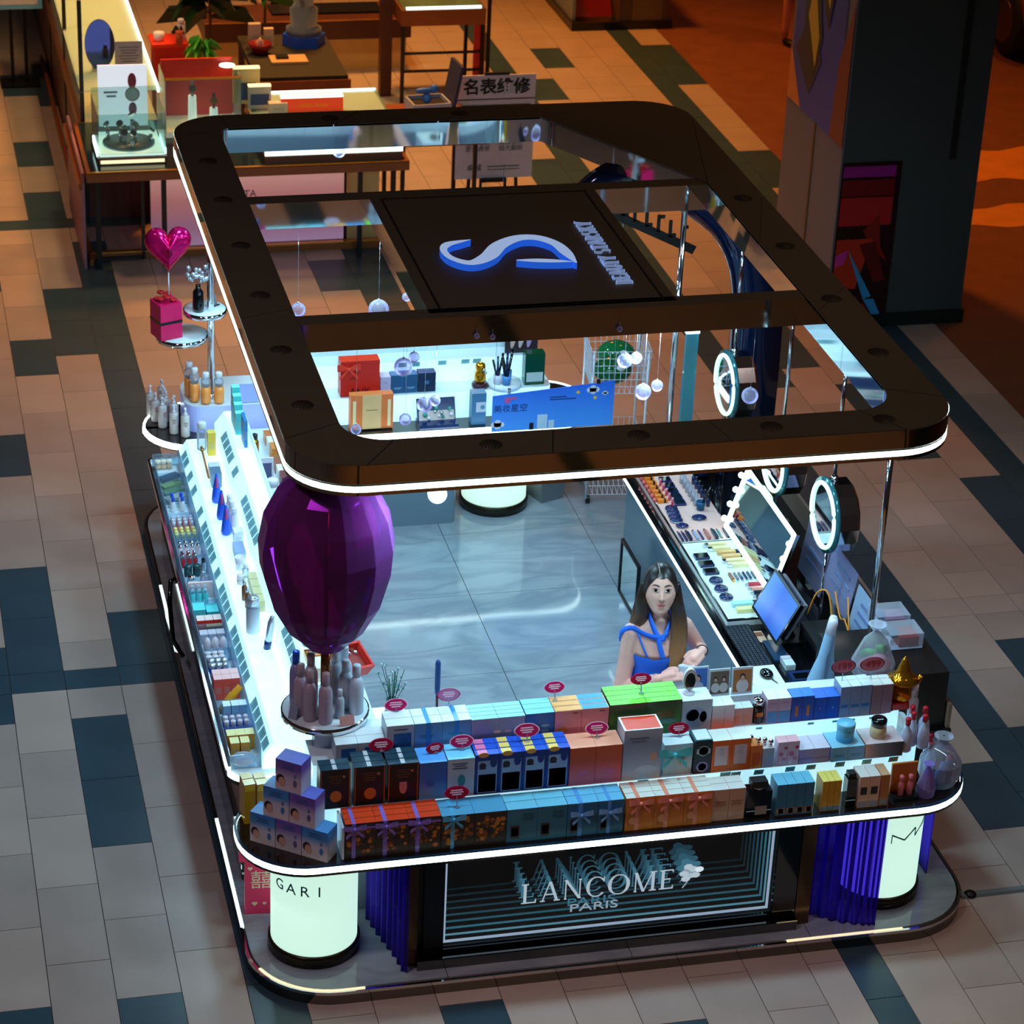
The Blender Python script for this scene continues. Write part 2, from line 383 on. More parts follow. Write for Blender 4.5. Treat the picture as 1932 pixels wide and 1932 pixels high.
for k in range(4):
    s = len(O); O += oc[k]; I += ic[k]; groups.append((s, len(O) - 1))
    a, b = oc[k][-1], oc[(k + 1) % 4][0]; a2, b2 = ic[k][-1], ic[(k + 1) % 4][0]; s2 = len(O) - 1
    strt(O, a, b); strt(I, a2, b2); groups += [(s2, s2 + 1), (s2 + 1, s2 + 2), (s2 + 2, s2 + 3)]
N = len(O)
def inset(P, Q, t): return (P[0] + (Q[0] - P[0]) * t, P[1] + (Q[1] - P[1]) * t)
for gi, (s, e) in enumerate(groups):
    idx = [k % N for k in range(s, e + 1)]
    oo = [O[k] for k in idx]; ii = [I[k] for k in idx]
    oo[0] = inset(oo[0], oo[1], .006 / max(.02, (Vector(oo[1]) - Vector(oo[0])).length)); ii[0] = inset(ii[0], ii[1], .006 / max(.02, (Vector(ii[1]) - Vector(ii[0])).length))
    m = MB(); vs = []; k = len(oo)
    for z in (CZ - .012, CZ):
        vs += [(x, y, z) for x, y in oo] + [(x, y, z) for x, y in ii]
    fs = []
    for q in range(k - 1): fs += [(2 * k + q, 2 * k + q + 1, 3 * k + q + 1, 3 * k + q), (q, k + q, k + q + 1, q + 1), (q, q + 1, 2 * k + q + 1, 2 * k + q), (k + q, 3 * k + q, 3 * k + q + 1, k + q + 1)]
    fs += [(0, 2 * k, 3 * k, k), (k - 1, 2 * k - 1, 4 * k - 1, 3 * k - 1)]
    m.add(vs, fs); m.build('top_panel', PAINT, can)
# underside and core of the ring
m = MB(); vs = [(x, y, CB) for x, y in O] + [(x, y, CB) for x, y in I] + [(x, y, CZ - .013) for x, y in O] + [(x, y, CZ - .013) for x, y in I]
fs = []
for q in range(N):
    w = (q + 1) % N; fs += [(q, N + q, N + w, w), (2 * N + q, 2 * N + w, 3 * N + w, 3 * N + q)]
m.add(vs, fs); m.build('soffit', M('soffit white', (170, 176, 180), .4), can)
def off(L, d):
    cx = sum(p[0] for p in L) / len(L); out = []
    for i, p in enumerate(L):
        a, b = Vector(L[i - 1]), Vector(L[(i + 1) % len(L)]); t = (b - a)
        if t.length < 1e-6: out.append(p); continue
        t.normalize(); out.append((p[0] + t.y * d, p[1] - t.x * d))
    return out
def dedupe(L):
    r = []
    for p in L:
        if not r or (Vector(p) - Vector(r[-1])).length > 1e-4: r.append(p)
    return r
OD = dedupe(O); ID = dedupe(I)
FAS = M('fascia mirror', (150, 140, 125), .05, 1, var=.02)
MB().band(off(OD, .004), CB + .052, CZ - .004).build('fascia', FAS, can)
MB().band(off(OD, .006), CB + .046, CB + .053).build('fascia_bead', BLACKG, can)
MB().band(off(OD, .004), CB, CB + .020).build('fascia_lip', FAS, can)
MB().wall(off(OD, -.002), CB + .018, CB + .047, .014, 0, True).build('light_strip', LED, can)
MB().band(off(ID, 0.0)[::-1], CB, CZ - .002).build('inner_fascia', MIRROR, can)
# cross beams and centre panel
for yb, nm in ((-1.07, 0), (.53, 1)):
    MB().box((IX0 + IX1) / 2, yb + .055, CB + .0, IX1 - IX0, .11, CZ - CB - .004, 0, 1).build('cross_beam', [MIRRORD if not nm else MIRROR, PAINT], can)
PX0, PX1, PY0, PY1 = 1.985, 3.20, -1.07, .53
MB().box((PX0 + PX1) / 2, (PY0 + PY1) / 2 + .03, CB + .02, PX1 - PX0, PY1 - PY0 - .06, CZ - CB - .024, 0, 1).build('centre_panel', [MIRROR, PAINT], can)
MB().wall([(PX0 + .06, PY0 + .08), (PX1 - .06, PY0 + .08), (PX1 - .06, PY1 - .01), (PX0 + .06, PY1 - .01)], CZ - .004, CZ - .001, .012, 0, True).build('panel_groove', PAINT2, can)
for x, y in ((1.227, -1.95), (1.227, -1.35), (1.227, -.7), (1.227, -.05), (1.227, .6), (1.227, 1.2), (1.95, -2.455), (2.6, -2.455), (3.2, -2.455), (3.72, -2.455), (3.955, -1.75), (3.955, -1.1), (3.955, -.4), (3.955, .3), (2.0, 1.83), (2.75, 1.84)):
    v = MB(); v.cyl(x, y, CZ - .001, CZ + .002, .05, 20)
    v = v.build('vent', M('vent grey', (70, 62, 48), .6), can)
    h = MB()
    for a in range(-3, 4):
        for b in range(-3, 4):
            if a * a + b * b <= 10: h.cyl(x + a * .013, y + b * .013, CZ + .0015, CZ + .003, .004, 6)
    h.build('perforation', BLACK, v)
# big swash letter and serif lettering on the centre panel
LETT = M('lit letter white', (240, 244, 250), .3, emit=.55, ecol=(170, 205, 255), var=0)
LETS = M('letter side blue', (60, 120, 240), .3, emit=.5, ecol=(40, 110, 255), var=0)
LETW = M('brushed letter', (190, 200, 225), .35, .2, emit=.34, ecol=(150, 180, 235), var=.02)  # glow added to make the brushed letters brighter
def ribbon(pts, ws, z0, z1, name, mats, parent):
    n = len(pts); L = [];Rr = []
    for i, p in enumerate(pts):
        a = Vector(pts[max(0, i - 1)]); b = Vector(pts[min(n - 1, i + 1)]); t = (b - a).normalized(); nn = Vector((-t.y, t.x)) * ws[i] / 2
        L.append((p[0] + nn.x, p[1] + nn.y)); Rr.append((p[0] - nn.x, p[1] - nn.y))
    m = MB(); vs = [(x, y, z1) for x, y in L] + [(x, y, z1) for x, y in Rr] + [(x, y, z0) for x, y in L] + [(x, y, z0) for x, y in Rr]
    fs = []; mi = []
    for i in range(n - 1):
        fs += [(i, n + i, n + i + 1, i + 1), (2 * n + i, i, i + 1, 2 * n + i + 1), (n + i, 3 * n + i, 3 * n + i + 1, n + i + 1)]; mi += [0, 1, 1]
    fs += [(0, 2 * n, 3 * n, n), (n - 1, 2 * n - 1, 4 * n - 1, 3 * n - 1)]; mi += [1, 1]
    m.add(vs, fs, mi); return m.build(name, mats, parent)
def spl(ctrl, k=8):
    out = []; C = [ctrl[0]] + list(ctrl) + [ctrl[-1]]
    for i in range(1, len(C) - 2):
        for t in range(k):
            t /= k; o = []
            for d in range(len(ctrl[0])):
                p0, p1, p2, p3 = C[i - 1][d], C[i][d], C[i + 1][d], C[i + 2][d]
                o.append(.5 * (2 * p1 + (p2 - p0) * t + (2 * p0 - 5 * p1 + 4 * p2 - p3) * t * t + (3 * p1 - p0 - 3 * p2 + p3) * t ** 3))
            out.append(tuple(o))
    out.append(tuple(ctrl[-1])); return out
SW = spl([(2.365, -.185, .004), (2.30, -.205, .035), (2.235, -.235, .05), (2.20, -.31, .035), (2.22, -.42, .04), (2.30, -.49, .06), (2.40, -.42, .085), (2.49, -.28, .085), (2.60, -.195, .075), (2.70, -.20, .07), (2.775, -.29, .06), (2.80, -.42, .06), (2.815, -.555, .012)])
ribbon([(a, b) for a, b, c in SW], [c for a, b, c in SW], CZ - .004, CZ + .03, 'logo_letter', [LETT, LETS], can)
SW2 = spl([(2.80, -.54, .006), (2.72, -.52, .04), (2.62, -.50, .045), (2.53, -.485, .012)])
ribbon([(a, b) for a, b, c in SW2], [c for a, b, c in SW2], CZ - .004, CZ + .03, 'logo_letter', [LETT, LETS], can)

def glyph(ch):
    """serif capitals as convex polygons in a 1-high box; returns polygons, width"""
    P = []
    def V(x, w=.13, y0=0., y1=1., sf=True):
        P.append([(x - w / 2, y0), (x + w / 2, y0), (x + w / 2, y1), (x - w / 2, y1)])
        if sf:
            for y in (y0, y1 - .045): P.append([(x - w * 1.2, y), (x + w * 1.2, y), (x + w * 1.2, y + .045), (x - w * 1.2, y + .045)])
    def H(x0, x1, y, t=.05): P.append([(x0, y), (x1, y), (x1, y + t), (x0, y + t)])
    def D(x0, y0, x1, y1, w): P.append([(x0 - w / 2, y0), (x0 + w / 2, y0), (x1 + w / 2, y1), (x1 - w / 2, y1)])
    def A(cx, cy, rx, ry, a0, a1, t0, t1, n=14):
        for k in range(n):
            q = []
            for a in (a0 + (a1 - a0) * k / n, a0 + (a1 - a0) * (k + 1) / n):
                a = math.radians(a); t = t0 + (t1 - t0) * abs(math.cos(a)); q.append(((cx + rx * math.cos(a), cy + ry * math.sin(a)), (cx + (rx - t) * math.cos(a), cy + (ry - max(.04, t * .45)) * math.sin(a))))
            P.append([q[0][0], q[1][0], q[1][1], q[0][1]])
    w = .8
    if ch == 'L': V(.2); H(.2, .68, 0); P.append([(.62, .0), (.7, .0), (.7, .2), (.67, .2)]); w = .78
    elif ch == 'A': D(.12, 0, .44, 1, .05); D(.78, 0, .46, 1, .13); H(.2, .66, .33); H(.02, .24, 0, .045); H(.64, .92, 0, .045); w = .92
    elif ch == 'N': V(.16, .05); D(.80, 0, .16, 1, .14); V(.80, .05); w = .96
    elif ch == 'C': A(.5, .5, .46, .52, 42, 318, .03, .15, 20); P.append([(.80, .74), (.86, .74), (.86, 1.0), (.83, 1.0)]); w = .92
    elif ch == 'O': A(.52, .5, .5, .52, 0, 360, .03, .16, 26); w = 1.04
    elif ch == 'M': V(.16, .05); D(.52, 0, .17, 1, .13); D(.53, 0, .92, 1, .05); V(.95, .13); w = 1.12
    elif ch == 'E': V(.2); H(.2, .66, 0); H(.2, .64, .95); H(.2, .55, .49); P.append([(.6, 0), (.68, 0), (.68, .18), (.655, .18)]); P.append([(.6, 1), (.66, 1), (.66, .84), (.635, .84)]); w = .76
    elif ch == 'B': V(.2); A(.3, .745, .36, .255, -90, 90, .03, .12, 10); A(.3, .26, .42, .26, -90, 90, .03, .13, 10); w = .8
    elif ch == 'U': V(.18, .13, .3); A(.5, .34, .385, .36, 180, 360, .03, .13, 14); V(.86, .05, .3); w = 1.0
    elif ch == 'T': V(.4); H(.06, .74, .95); P.append([(.06, 1), (.12, 1), (.09, .8), (.06, .8)]); P.append([(.68, 1), (.74, 1), (.74, .8), (.71, .8)]); w = .8
    elif ch == 'Y': V(.44, .13, 0, .48, False); H(.3, .58, 0, .045); D(.44, .44, .12, 1, .13); D(.45, .44, .76, 1, .05); H(0, .26, .955, .045); H(.64, .88, .955, .045); w = .88
    elif ch == 'S': A(.36, .74, .28, .27, 40, 250, .04, .12, 14); A(.36, .27, .30, .28, -140, 90, .04, .13, 14); w = .72
    elif ch == 'R': V(.2); A(.3, .735, .36, .265, -90, 90, .03, .12, 10); D(.82, 0, .42, .5, .13); H(.7, .92, 0, .045); w = .9
    elif ch == 'K': V(.2); D(.26, .42, .72, 1, .05); D(.80, 0, .40, .56, .13); H(.66, .92, 0, .045); H(.6, .84, .955, .045); w = .92
    elif ch == ' ': w = .45
    return P, w
def serif(mb, s, org, ux, uz, h, depth, width=None, mi=0):
    org, ux, uz = Vector(org), Vector(ux).normalized(), Vector(uz).normalized(); nr = ux.cross(uz)
    G = [glyph(c) for c in s]; tot = sum(g[1] + .08 for g in G); sx = (width / tot) if width else h; x = 0
    for P, w in G:
        for q in P:
            f = [org + ux * ((px + x) * sx) + uz * (py * h) for px, py in q]
            # orient
            if (f[1] - f[0]).cross(f[2] - f[0]).dot(nr) < 0: f = f[::-1]
            k = len(f); vs = f + [p + nr * depth for p in f]
            mb.add(vs, [tuple(reversed(range(k))), tuple(range(k, 2 * k))] + [(i, (i + 1) % k, k + (i + 1) % k, k + i) for i in range(k)], mi)
        x += w + .08
m = MB(); serif(m, 'BEAUTY', (3.045, -.79, CZ - .002), (0, 1, 0), (-1, 0, 0), .085, .012, .37); m.build('lettering', LETW, can)
m = MB(); serif(m, 'STARSKY', (3.045, -.385, CZ - .002), (0, 1, 0), (-1, 0, 0), .085, .012, .445); m.build('lettering', LETW, can)
# ------------------------------------------------------------------ front counter
TAGM = M('price card aqua', (150, 205, 215), .4, var=.04)
TAGT = M('price card print', (122, 178, 192), .6)
TRAYM = M('smoked glass tray', (34, 30, 28), .10, var=.05, coat=.4)
UNDER = M('counter underside', (88, 72, 56), .45, var=.06)
def ptag(parent, x, y, z, ux=(1, 0, 0), up=(0, -.35, 1), w=.045, h=.034):
    """small printed price card standing on a shelf edge"""
    ux = Vector(ux).normalized(); up = Vector(up).normalized(); n = ux.cross(up)
    m = MB(); c = Vector((x, y, z)) + up * h / 2
    m.obox(c, ux * w / 2, up * h / 2, n * .001, 0)
    for k in range(3): m.obox(c + n * .0013 + up * (h * (.25 - .22 * k)), ux * w * (.36 - .06 * k), up * h * .05, n * .0005, 1)
    return m.build('price_card', [TAGM, TAGT], parent)
fc = thing('front_counter', 'front display counter with three lit tiers above a rounded light-edged tray', 'counter', (2.55, -2.58, .07)); fc.location = (0, 0, 0)
tray = rrect(.85, 4.24, -2.86, -2.30, (.30, .30, .22, .22), 10)
MB().prism(tray, .672, .715, 0, 1).build('tray', [UNDER, TRAYM], fc)
MB().wall(off(tray, .004), .672, .686, .012, 0, True).build('tray_lip', BLACKG, fc)
MB().wall(off(tray, .004), .686, .716, .014, 0, True).build('light_strip', LED, fc)
MB().wall(off(tray, .004), .716, .724, .012, 0, True).build('tray_rim', M('blue rim', (30, 60, 90), .15), fc)
MB().prism(rrect(1.19, 4.05, -2.675, -2.31, (.004, .22, .02, .004), 8), .715, .885, 0, 1).build('tier', [LIT, LITDIM], fc)
MB().prism(rrect(1.19, 3.98, -2.525, -2.31, (.004, .14, .02, .004), 8), .885, 1.02, 0, 1).build('tier', [LIT, LITDIM], fc)
MB().prism(rrect(1.22, 3.95, -2.385, -2.31, (.004, .05, .02, .004), 4), 1.02, 1.10, 0, 1).build('back_board', [LITDIM, LITDIM], fc)
MB().box(1.274, -2.755, .7165, .010, .14, .165).build('end_panel', LITDIM, fc)
MB().box(2.6, -2.305, .07, 2.7, .02, .96).build('staff_side_panel', M('staff panel', (120, 134, 146), .3, var=.04), fc)
for x in (2.79, 3.10, 3.21, 3.36, 3.46, 3.60, 3.73, 3.86): ptag(fc, x, -2.682, .858)
for x in (2.66, 3.05): ptag(fc, x, -2.682, .858, w=.05, h=.04)
for x in (3.02, 3.14, 3.25, 3.5, 3.62, 3.70, 3.80): ptag(fc, x, -2.53, 1.002, w=.03, h=.014)
# infinity mirror sign: dimming nested frame and letter copies imitate its reflections
sg = thing('infinity_mirror_sign', 'black infinity mirror sign with white LANCOME PARIS lettering under front counter', 'sign', (2.52, -2.5, .07)); sg.location = (0, 0, 0)
BRZ = M('bronze panel', (92, 70, 48), .18, .6, var=.06)
m = MB(); y0 = -2.76
m.box(2.52, -2.555, .07, 1.80, .41, .06); m.box(2.52, -2.345, .13, 1.80, .02, .54); m.box(1.64, -2.545, .13, .04, .40, .54); m.box(3.40, -2.545, .13, .04, .40, .54); m.box(2.52, -2.545, .655, 1.8, .40, .015)
m.build('case', M('black case', (9, 11, 12), .3), sg)
m = MB(); m.box(1.70, -2.775, .07, .09, .02, .60); m.box(3.36, -2.775, .07, .11, .02, .60); m.box(2.53, -2.775, .07, 1.57, .02, .075); m.build('bezel', BLACKG, sg)
m = MB(); m.box(2.52, -2.80, .07, 1.80, .05, .055); m.build('kick_plate', MIRRORD, sg)
MB().box(3.455, -2.72, .07, .07, .13, .60).build('side_panel', BRZ, sg)
MB().box(1.60, -2.72, .07, .05, .13, .60).build('side_panel', BRZ, sg)
SX0, SX1, SZ0, SZ1 = 1.748, 3.292, .163, .66
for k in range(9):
    e = 1.1 * .66 ** k; mt = M('light and reflection %d' % k, (30, 40, 44), .4, emit=e, ecol=((225, 235, 255), (150, 220, 240), (110, 205, 230))[min(k, 2)], var=0)  # first frame is real, deeper dimmer copies stand in for mirror reflections
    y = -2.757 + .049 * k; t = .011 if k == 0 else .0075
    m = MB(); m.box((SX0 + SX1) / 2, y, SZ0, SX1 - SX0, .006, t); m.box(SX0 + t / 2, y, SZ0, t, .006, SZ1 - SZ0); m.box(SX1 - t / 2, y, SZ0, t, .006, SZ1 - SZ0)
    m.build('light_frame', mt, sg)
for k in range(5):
    e = .9 * .62 ** k; mt = M('letter and reflection %d' % k, (60, 70, 76), .4, emit=e, ecol=((230, 240, 248), (120, 205, 232))[min(k, 1)], var=0)  # letters behind the first are imitated reflections, dimmed by hand
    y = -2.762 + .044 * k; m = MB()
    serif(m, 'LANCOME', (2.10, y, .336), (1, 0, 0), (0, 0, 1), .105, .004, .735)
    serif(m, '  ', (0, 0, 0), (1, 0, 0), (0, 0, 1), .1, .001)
    m.build('lettering', mt, sg)['label'] = 'white serif lettering LANCOME, repeated as mirror reflections'
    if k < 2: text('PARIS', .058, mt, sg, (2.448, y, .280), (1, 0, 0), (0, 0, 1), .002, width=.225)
    # rose emblem: a bloom of overlapping petals on a short stem
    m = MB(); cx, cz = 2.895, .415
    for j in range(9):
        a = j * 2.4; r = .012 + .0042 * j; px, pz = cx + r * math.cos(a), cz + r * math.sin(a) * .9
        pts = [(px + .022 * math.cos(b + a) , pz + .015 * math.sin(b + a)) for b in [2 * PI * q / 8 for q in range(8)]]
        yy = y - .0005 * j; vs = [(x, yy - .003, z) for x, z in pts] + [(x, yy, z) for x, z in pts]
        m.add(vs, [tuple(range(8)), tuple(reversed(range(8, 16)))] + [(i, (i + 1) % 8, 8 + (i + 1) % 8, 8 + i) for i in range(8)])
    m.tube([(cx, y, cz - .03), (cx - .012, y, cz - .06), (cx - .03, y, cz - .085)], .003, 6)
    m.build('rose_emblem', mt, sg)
MB().box((SX0 + SX1) / 2, -2.7675, SZ0 - .01, SX1 - SX0 + .02, .003, SZ1 - SZ0 + .02).build('front_glass', GLASS('smoked glass', (205, 215, 220), .02, .04), sg)
# light columns
COLM = M('backlit column', (235, 255, 245), .35, emit=.92, ecol=(207, 247, 230), var=.012, scale=2.)
COLB = M('column base bronze', (46, 42, 32), .25, .5)
def column(x, y, label):
    t = thing('light_drum', label, 'column', (x, y, .07))
    m = MB(); m.lathe([(.21, 0), (.21, .055), (.204, .06)], 40); m.build('base_ring', COLB, t)
    m = MB(); m.lathe([(.197, .058), (.197, .594)], 48); m.build('glowing_drum', COLM, t)
    m = MB(); m.lathe([(.20, .592), (.20, .598)], 40); m.build('cap', COLB, t)
    return t
c1 = column(1.20, -2.525, 'glowing white drum column with letters GARI below left end of front counter')
c2 = column(3.905, -2.54, 'glowing white drum column with zigzag MA logo under right counter end')
c3 = column(3.005, 1.685, 'glowing white drum column beside the shopping basket behind the marble floor')
INK = M('teal print', (50, 130, 140), .5)
for i, ch in enumerate('GARI'):
    a = math.radians(-150 + i * 19.0); r = .1985
    text(ch, .076, INK, c1, (r * math.cos(a), r * math.sin(a), .41), (-math.sin(a), math.cos(a), 0), (0, 0, 1), .0008)
def zig(parent, pts, w=.007):
    m = MB(); P = []
    for deg, z in pts:
        a = math.radians(deg); P.append((.199 * math.cos(a), .199 * math.sin(a), z))
    for a, b in zip(P, P[1:]):
        q = [tuple(a[i] + (b[i] - a[i]) * k / 4 for i in range(3)) for k in range(5)]
        for u, v in zip(q, q[1:]): m.bar(u, v, .003, w)
    m.build('zigzag_logo', INK, parent)
zig(c2, [(-97, .37), (-97, .415), (-78, .38), (-60, .43), (-60, .385), (-42, .425), (-28, .455), (-22, .425), (-34, .41)])
# fluted purple acrylic screens either side of the sign
PUR = GLASS('violet acrylic', (150, 122, 248), .05, .05)
def fluted(ctrl, label, n=5, amp=.012):
    P = spl([(a, b) for a, b in ctrl], 14); Q = []
    for i, p in enumerate(P):
        a, b = Vector(P[max(0, i - 1)]), Vector(P[min(len(P) - 1, i + 1)]); t = (b - a).normalized()
        s = amp * math.sin(i * 2 * PI / n); Q.append((p[0] - t.y * s, p[1] + t.x * s))
    t = thing('fluted_screen', label, 'screen', (0, 0, 0))
    MB().wall(Q, .07, .668, .006).build('fluted_sheet', PUR, t)
    return t
fluted([(1.47, -2.36), (1.50, -2.52), (1.54, -2.68), (1.565, -2.83)], 'fluted violet acrylic screen left of the infinity mirror sign')
fluted([(3.50, -2.47), (3.51, -2.66), (3.60, -2.775), (3.73, -2.835), (3.80, -2.845)], 'fluted violet acrylic screen curving past the right glowing column')
sc3 = MB(); sc3.wall([(4.16, -2.30), (4.19, -2.42), (4.19, -2.5)], .07, .66, .006); tag(sc3.build('fluted_screen', PUR), 'narrow violet acrylic strip behind the right glowing column', 'screen')
# red paper bag under the counter
PINK = M('hot pink paper', (236, 62, 112), .45); GOLDP = M('pale gold print', (240, 214, 190), .4)
t = thing('gift_bag', 'hot pink paper bag with pale double happiness character left of glowing column', 'bag', (.995, -2.235, .07), -.1)
MB().box(0, 0, 0, .14, .07, .34).build('bag_body', PINK, t); MB().box(-.012, -.004, .30, .17, .085, .055).build('lid', PINK, t)
text('囍', .105, GOLDP, t, (.005, -.0365, .185), (1, 0, 0), (0, 0, 1), .001)
for dx, dz, s in ((-.045, .255, .012), (-.025, .06, .014), (.02, .06, .010)):
    m = MB(); pts = [(s * .062 * 16 * math.sin(a) ** 3, s * .062 * (13 * math.cos(a) - 5 * math.cos(2 * a) - 2 * math.cos(3 * a) - math.cos(4 * a))) for a in [2 * PI * k / 24 for k in range(24)]]
    m.add([(dx + x, -.0366, dz + z) for x, z in pts], [tuple(range(24))]); m.build('heart_print', GOLDP, t)

# ------------------------------------------------------------------ left counter
lc = thing('left_counter', 'long left display counter with glowing white tiers and clear bins along the edge', 'counter', (1.24, -.35, .07)); lc.location = (0, 0, 0)
LY0, LY1 = -2.06, 1.33
lt = rrect(.888, 1.60, LY0, LY1, (.11, .06, .02, .02), 8)
MB().prism(rrect(.945, 1.57, LY0 + .05, LY1 - .02, .04, 4), .07, .64).build('cabinet', BLACKG, lc)
MB().prism(lt, .63, .66, 0, 1).build('tray', [BLACK, LITDIM], lc)
MB().wall(off(lt, .004), .655, .683, .013, 0, True).build('tray_rim', CHROME, lc)
P = [(.888 + .11 - .106 * math.cos(a), LY0 + .11 - .106 * math.sin(a)) for a in [.2 + 1.37 * k / 8 for k in range(9)]] + [(1.2, LY0 + .004)]
MB().wall(off(P, .012), .662, .688, .012).build('light_strip', LED, lc)
def xprof(poly, y0, y1, name, mats, mi=None):
    n = len(poly); vs = [(x, y0, z) for x, z in poly] + [(x, y1, z) for x, z in poly]
    fs = [tuple(range(n)), tuple(reversed(range(n, 2 * n)))] + [(i, n + i, n + (i + 1) % n, (i + 1) % n) for i in range(n)]
    return MB().add(vs, fs, mi or 0).build(name, mats, lc)
xprof([(1.05, .66), (1.40, .66), (1.40, .80), (1.10, .80), (1.055, .735)], LY0 + .10, LY1 - .02, 'tier', LIT)
xprof([(1.25, .80), (1.40, .80), (1.40, 1.0), (1.305, 1.0), (1.25, .93)], LY0 + .16, LY1 - .1, 'tier', LIT)
xprof([(1.40, .66), (1.59, .66), (1.59, .84), (1.40, .84)], LY0 + .10, LY1 - .02, 'tier', LITDIM)
MB().box(1.405, -.4, .84, .012, 3.0, .19).build('ridge_board', LITDIM, lc)
MB().wall([(.902, LY0 + .12), (.902, LY1 - .05)], .66, .735, .004).build('bin_pane', ACR, lc)
MB().wall([(1.046, LY0 + .12), (1.046, LY1 - .05)], .66, .77, .004).build('bin_pane', ACR, lc)
for k in range(14):
    y = LY0 + .12 + k * (LY1 - LY0 - .17) / 13
    MB().box(.974, y, .66, .142, .004, .075).build('bin_divider', ACR, lc)
random.seed(3)
y = LY0 + .16
while y < LY1 - .1:
    if random.random() < .82: ptag(lc, 1.0565, y, .7405, (0, -1, 0), (.57, 0, .82), .075, .05)
    if random.random() < .7 and y < LY1 - .25: ptag(lc, 1.2555, y + .06, .9405, (0, -1, 0), (.62, 0, .79), .075, .052)
    y += .088
# black glossy handrail loop on the outer face of the left counter
MB().tube([(.90, .05, .60), (.86, .06, .58), (.845, .0, .50), (.85, -.08, .30), (.90, -.09, .2)], .014, 8, 0).build('loop_handle', BLACKG, lc)

# ------------------------------------------------------------------ back counter
bc = thing('back_counter', 'back display counter with glowing white tiers and light-edged front', 'counter', (2.2, 1.7, .07)); bc.location = (0, 0, 0)
bt = rrect(.90, 3.55, 1.39, 2.0, (.30, .22, .25, .34), 8)
MB().prism(rrect(1.4, 2.72, 1.45, 1.95, .03, 3), .07, .67).build('cabinet', M('grey cabinet', (112, 132, 146), .25, var=.05), bc)
MB().prism(bt, .672, .715, 0, 1).build('tray', [UNDER, TRAYM], bc)
MB().wall(off(bt, .004), .686, .718, .014, 0, True).build('light_strip', LED, bc)
MB().prism(rrect(1.62, 3.3, 1.55, 1.97, (.02, .05, .1, .02), 6), .715, .885, 0, 1).build('tier', [LIT, LITDIM], bc)
MB().prism(rrect(1.62, 3.25, 1.70, 1.97, (.02, .05, .1, .02), 6), .885, 1.03, 0, 1).build('tier', [LIT, LITDIM], bc)
MB().prism(rrect(1.62, 3.2, 1.84, 1.97, .02, 3), 1.03, 1.13, 0, 1).build('back_board', [LITDIM, LITDIM], bc)
for x in (2.24, 2.42, 2.5, 2.66, 2.80, 2.87): ptag(bc, x, 1.693, 1.0, w=.05, h=.035)
# ------------------------------------------------------------------ right counter
rcn = thing('right_counter', 'right service counter with dark top and light strip along the staff side', 'counter', (3.9, -.6, .07)); rcn.location = (0, 0, 0)
MB().box(3.93, -.75, .07, .74, 3.0, .63).build('cabinet', M('steel blue cabinet', (96, 120, 138), .2, .2, var=.05), rcn)
MB().box(3.915, -.75, .70, .83, 3.04, .03).build('worktop', BLACKG, rcn)
MB().box(3.505, -.80, .705, .014, 2.9, .022).build('light_strip', LED, rcn)
MB().box(3.535, -.80, .73, .02, 2.9, .012).build('chrome_rail', CHROME, rcn)
MB().box(4.32, -.75, .73, .018, 3.0, .13).build('outer_board', M('edge board', (120, 96, 84), .4), rcn)
MB().box(4.05, -2.0, .73, .50, .46, .30).build('end_cabinet', BLACK, rcn)
# ------------------------------------------------------------------ posts that carry the canopy
def post(x, y, z0, z1, r, label, name='steel_post'):
    m = MB(); m.cyl(x, y, z0, z1, r, 14); m.cyl(x, y, z0, z0 + .012, r * 1.9, 16); m.cyl(x, y, z1 - .012, z1, r * 1.9, 16)
    return tag(m.build(name, CHROME), label, 'post')

post(3.74, .62, .73, 2.356, .016, 'thin steel post at the far end of the right counter')
post(3.98, -1.98, 1.03, 2.356, .014, 'thin steel post near the golden figurine')
# glass light bar standing at the far end of the right counter
t = thing('light_bar', 'upright glass light bar beside the farthest round mirror', 'lamp', (3.83, .60, .73))
MB().box(0, 0, 0, .075, .05, .015).build('foot', CHROME, t); MB().box(0, 0, .015, .07, .03, .86).build('glass_slab', GLASS('aqua glass', (120, 200, 215), .03, .25), t); MB().box(0, 0, .875, .078, .04, .03).build('lit_cap', LEDS, t)
# ------------------------------------------------------------------ cartons
def CM(rgb, rough=.38): return M('card %d %d %d' % rgb, rgb, rough, var=.04, scale=14.)
BOWS = {}
def bow_mesh(rgb):
    if rgb in BOWS: return BOWS[rgb]
    m = MB()
    def strip(ctrl, w):
        P = spl(ctrl, 6); n = len(P); vs = []
        for i, p in enumerate(P):
            ww = w * (p[3] if len(p) > 3 else 1); vs += [(p[0], p[1] - .0005, p[2] - ww / 2), (p[0], p[1] + .001, p[2] + ww / 2)]
        m.add(vs, [(2 * i, 2 * i + 2, 2 * i + 3, 2 * i + 1) for i in range(n - 1)], 0, True)
    for s in (-1, 1):
        strip([(0, -.004, 0, .5), (s * .022, -.016, .012, 1), (s * .042, -.014, .012, 1.1), (s * .040, -.004, .003, 1), (s * .018, -.003, -.002, .8), (0, -.003, 0, .5)], .02)
        strip([(0, -.004, 0, .6), (s * .016, -.010, -.016, .9), (s * .034, -.008, -.034, 1.1)], .014)
    m.ball((0, -.007, 0), .007, 10)
    BOWS[rgb] = m.mesh('bow', M('ribbon %d %d %d' % rgb, rgb, .22, var=.04)); return BOWS[rgb]
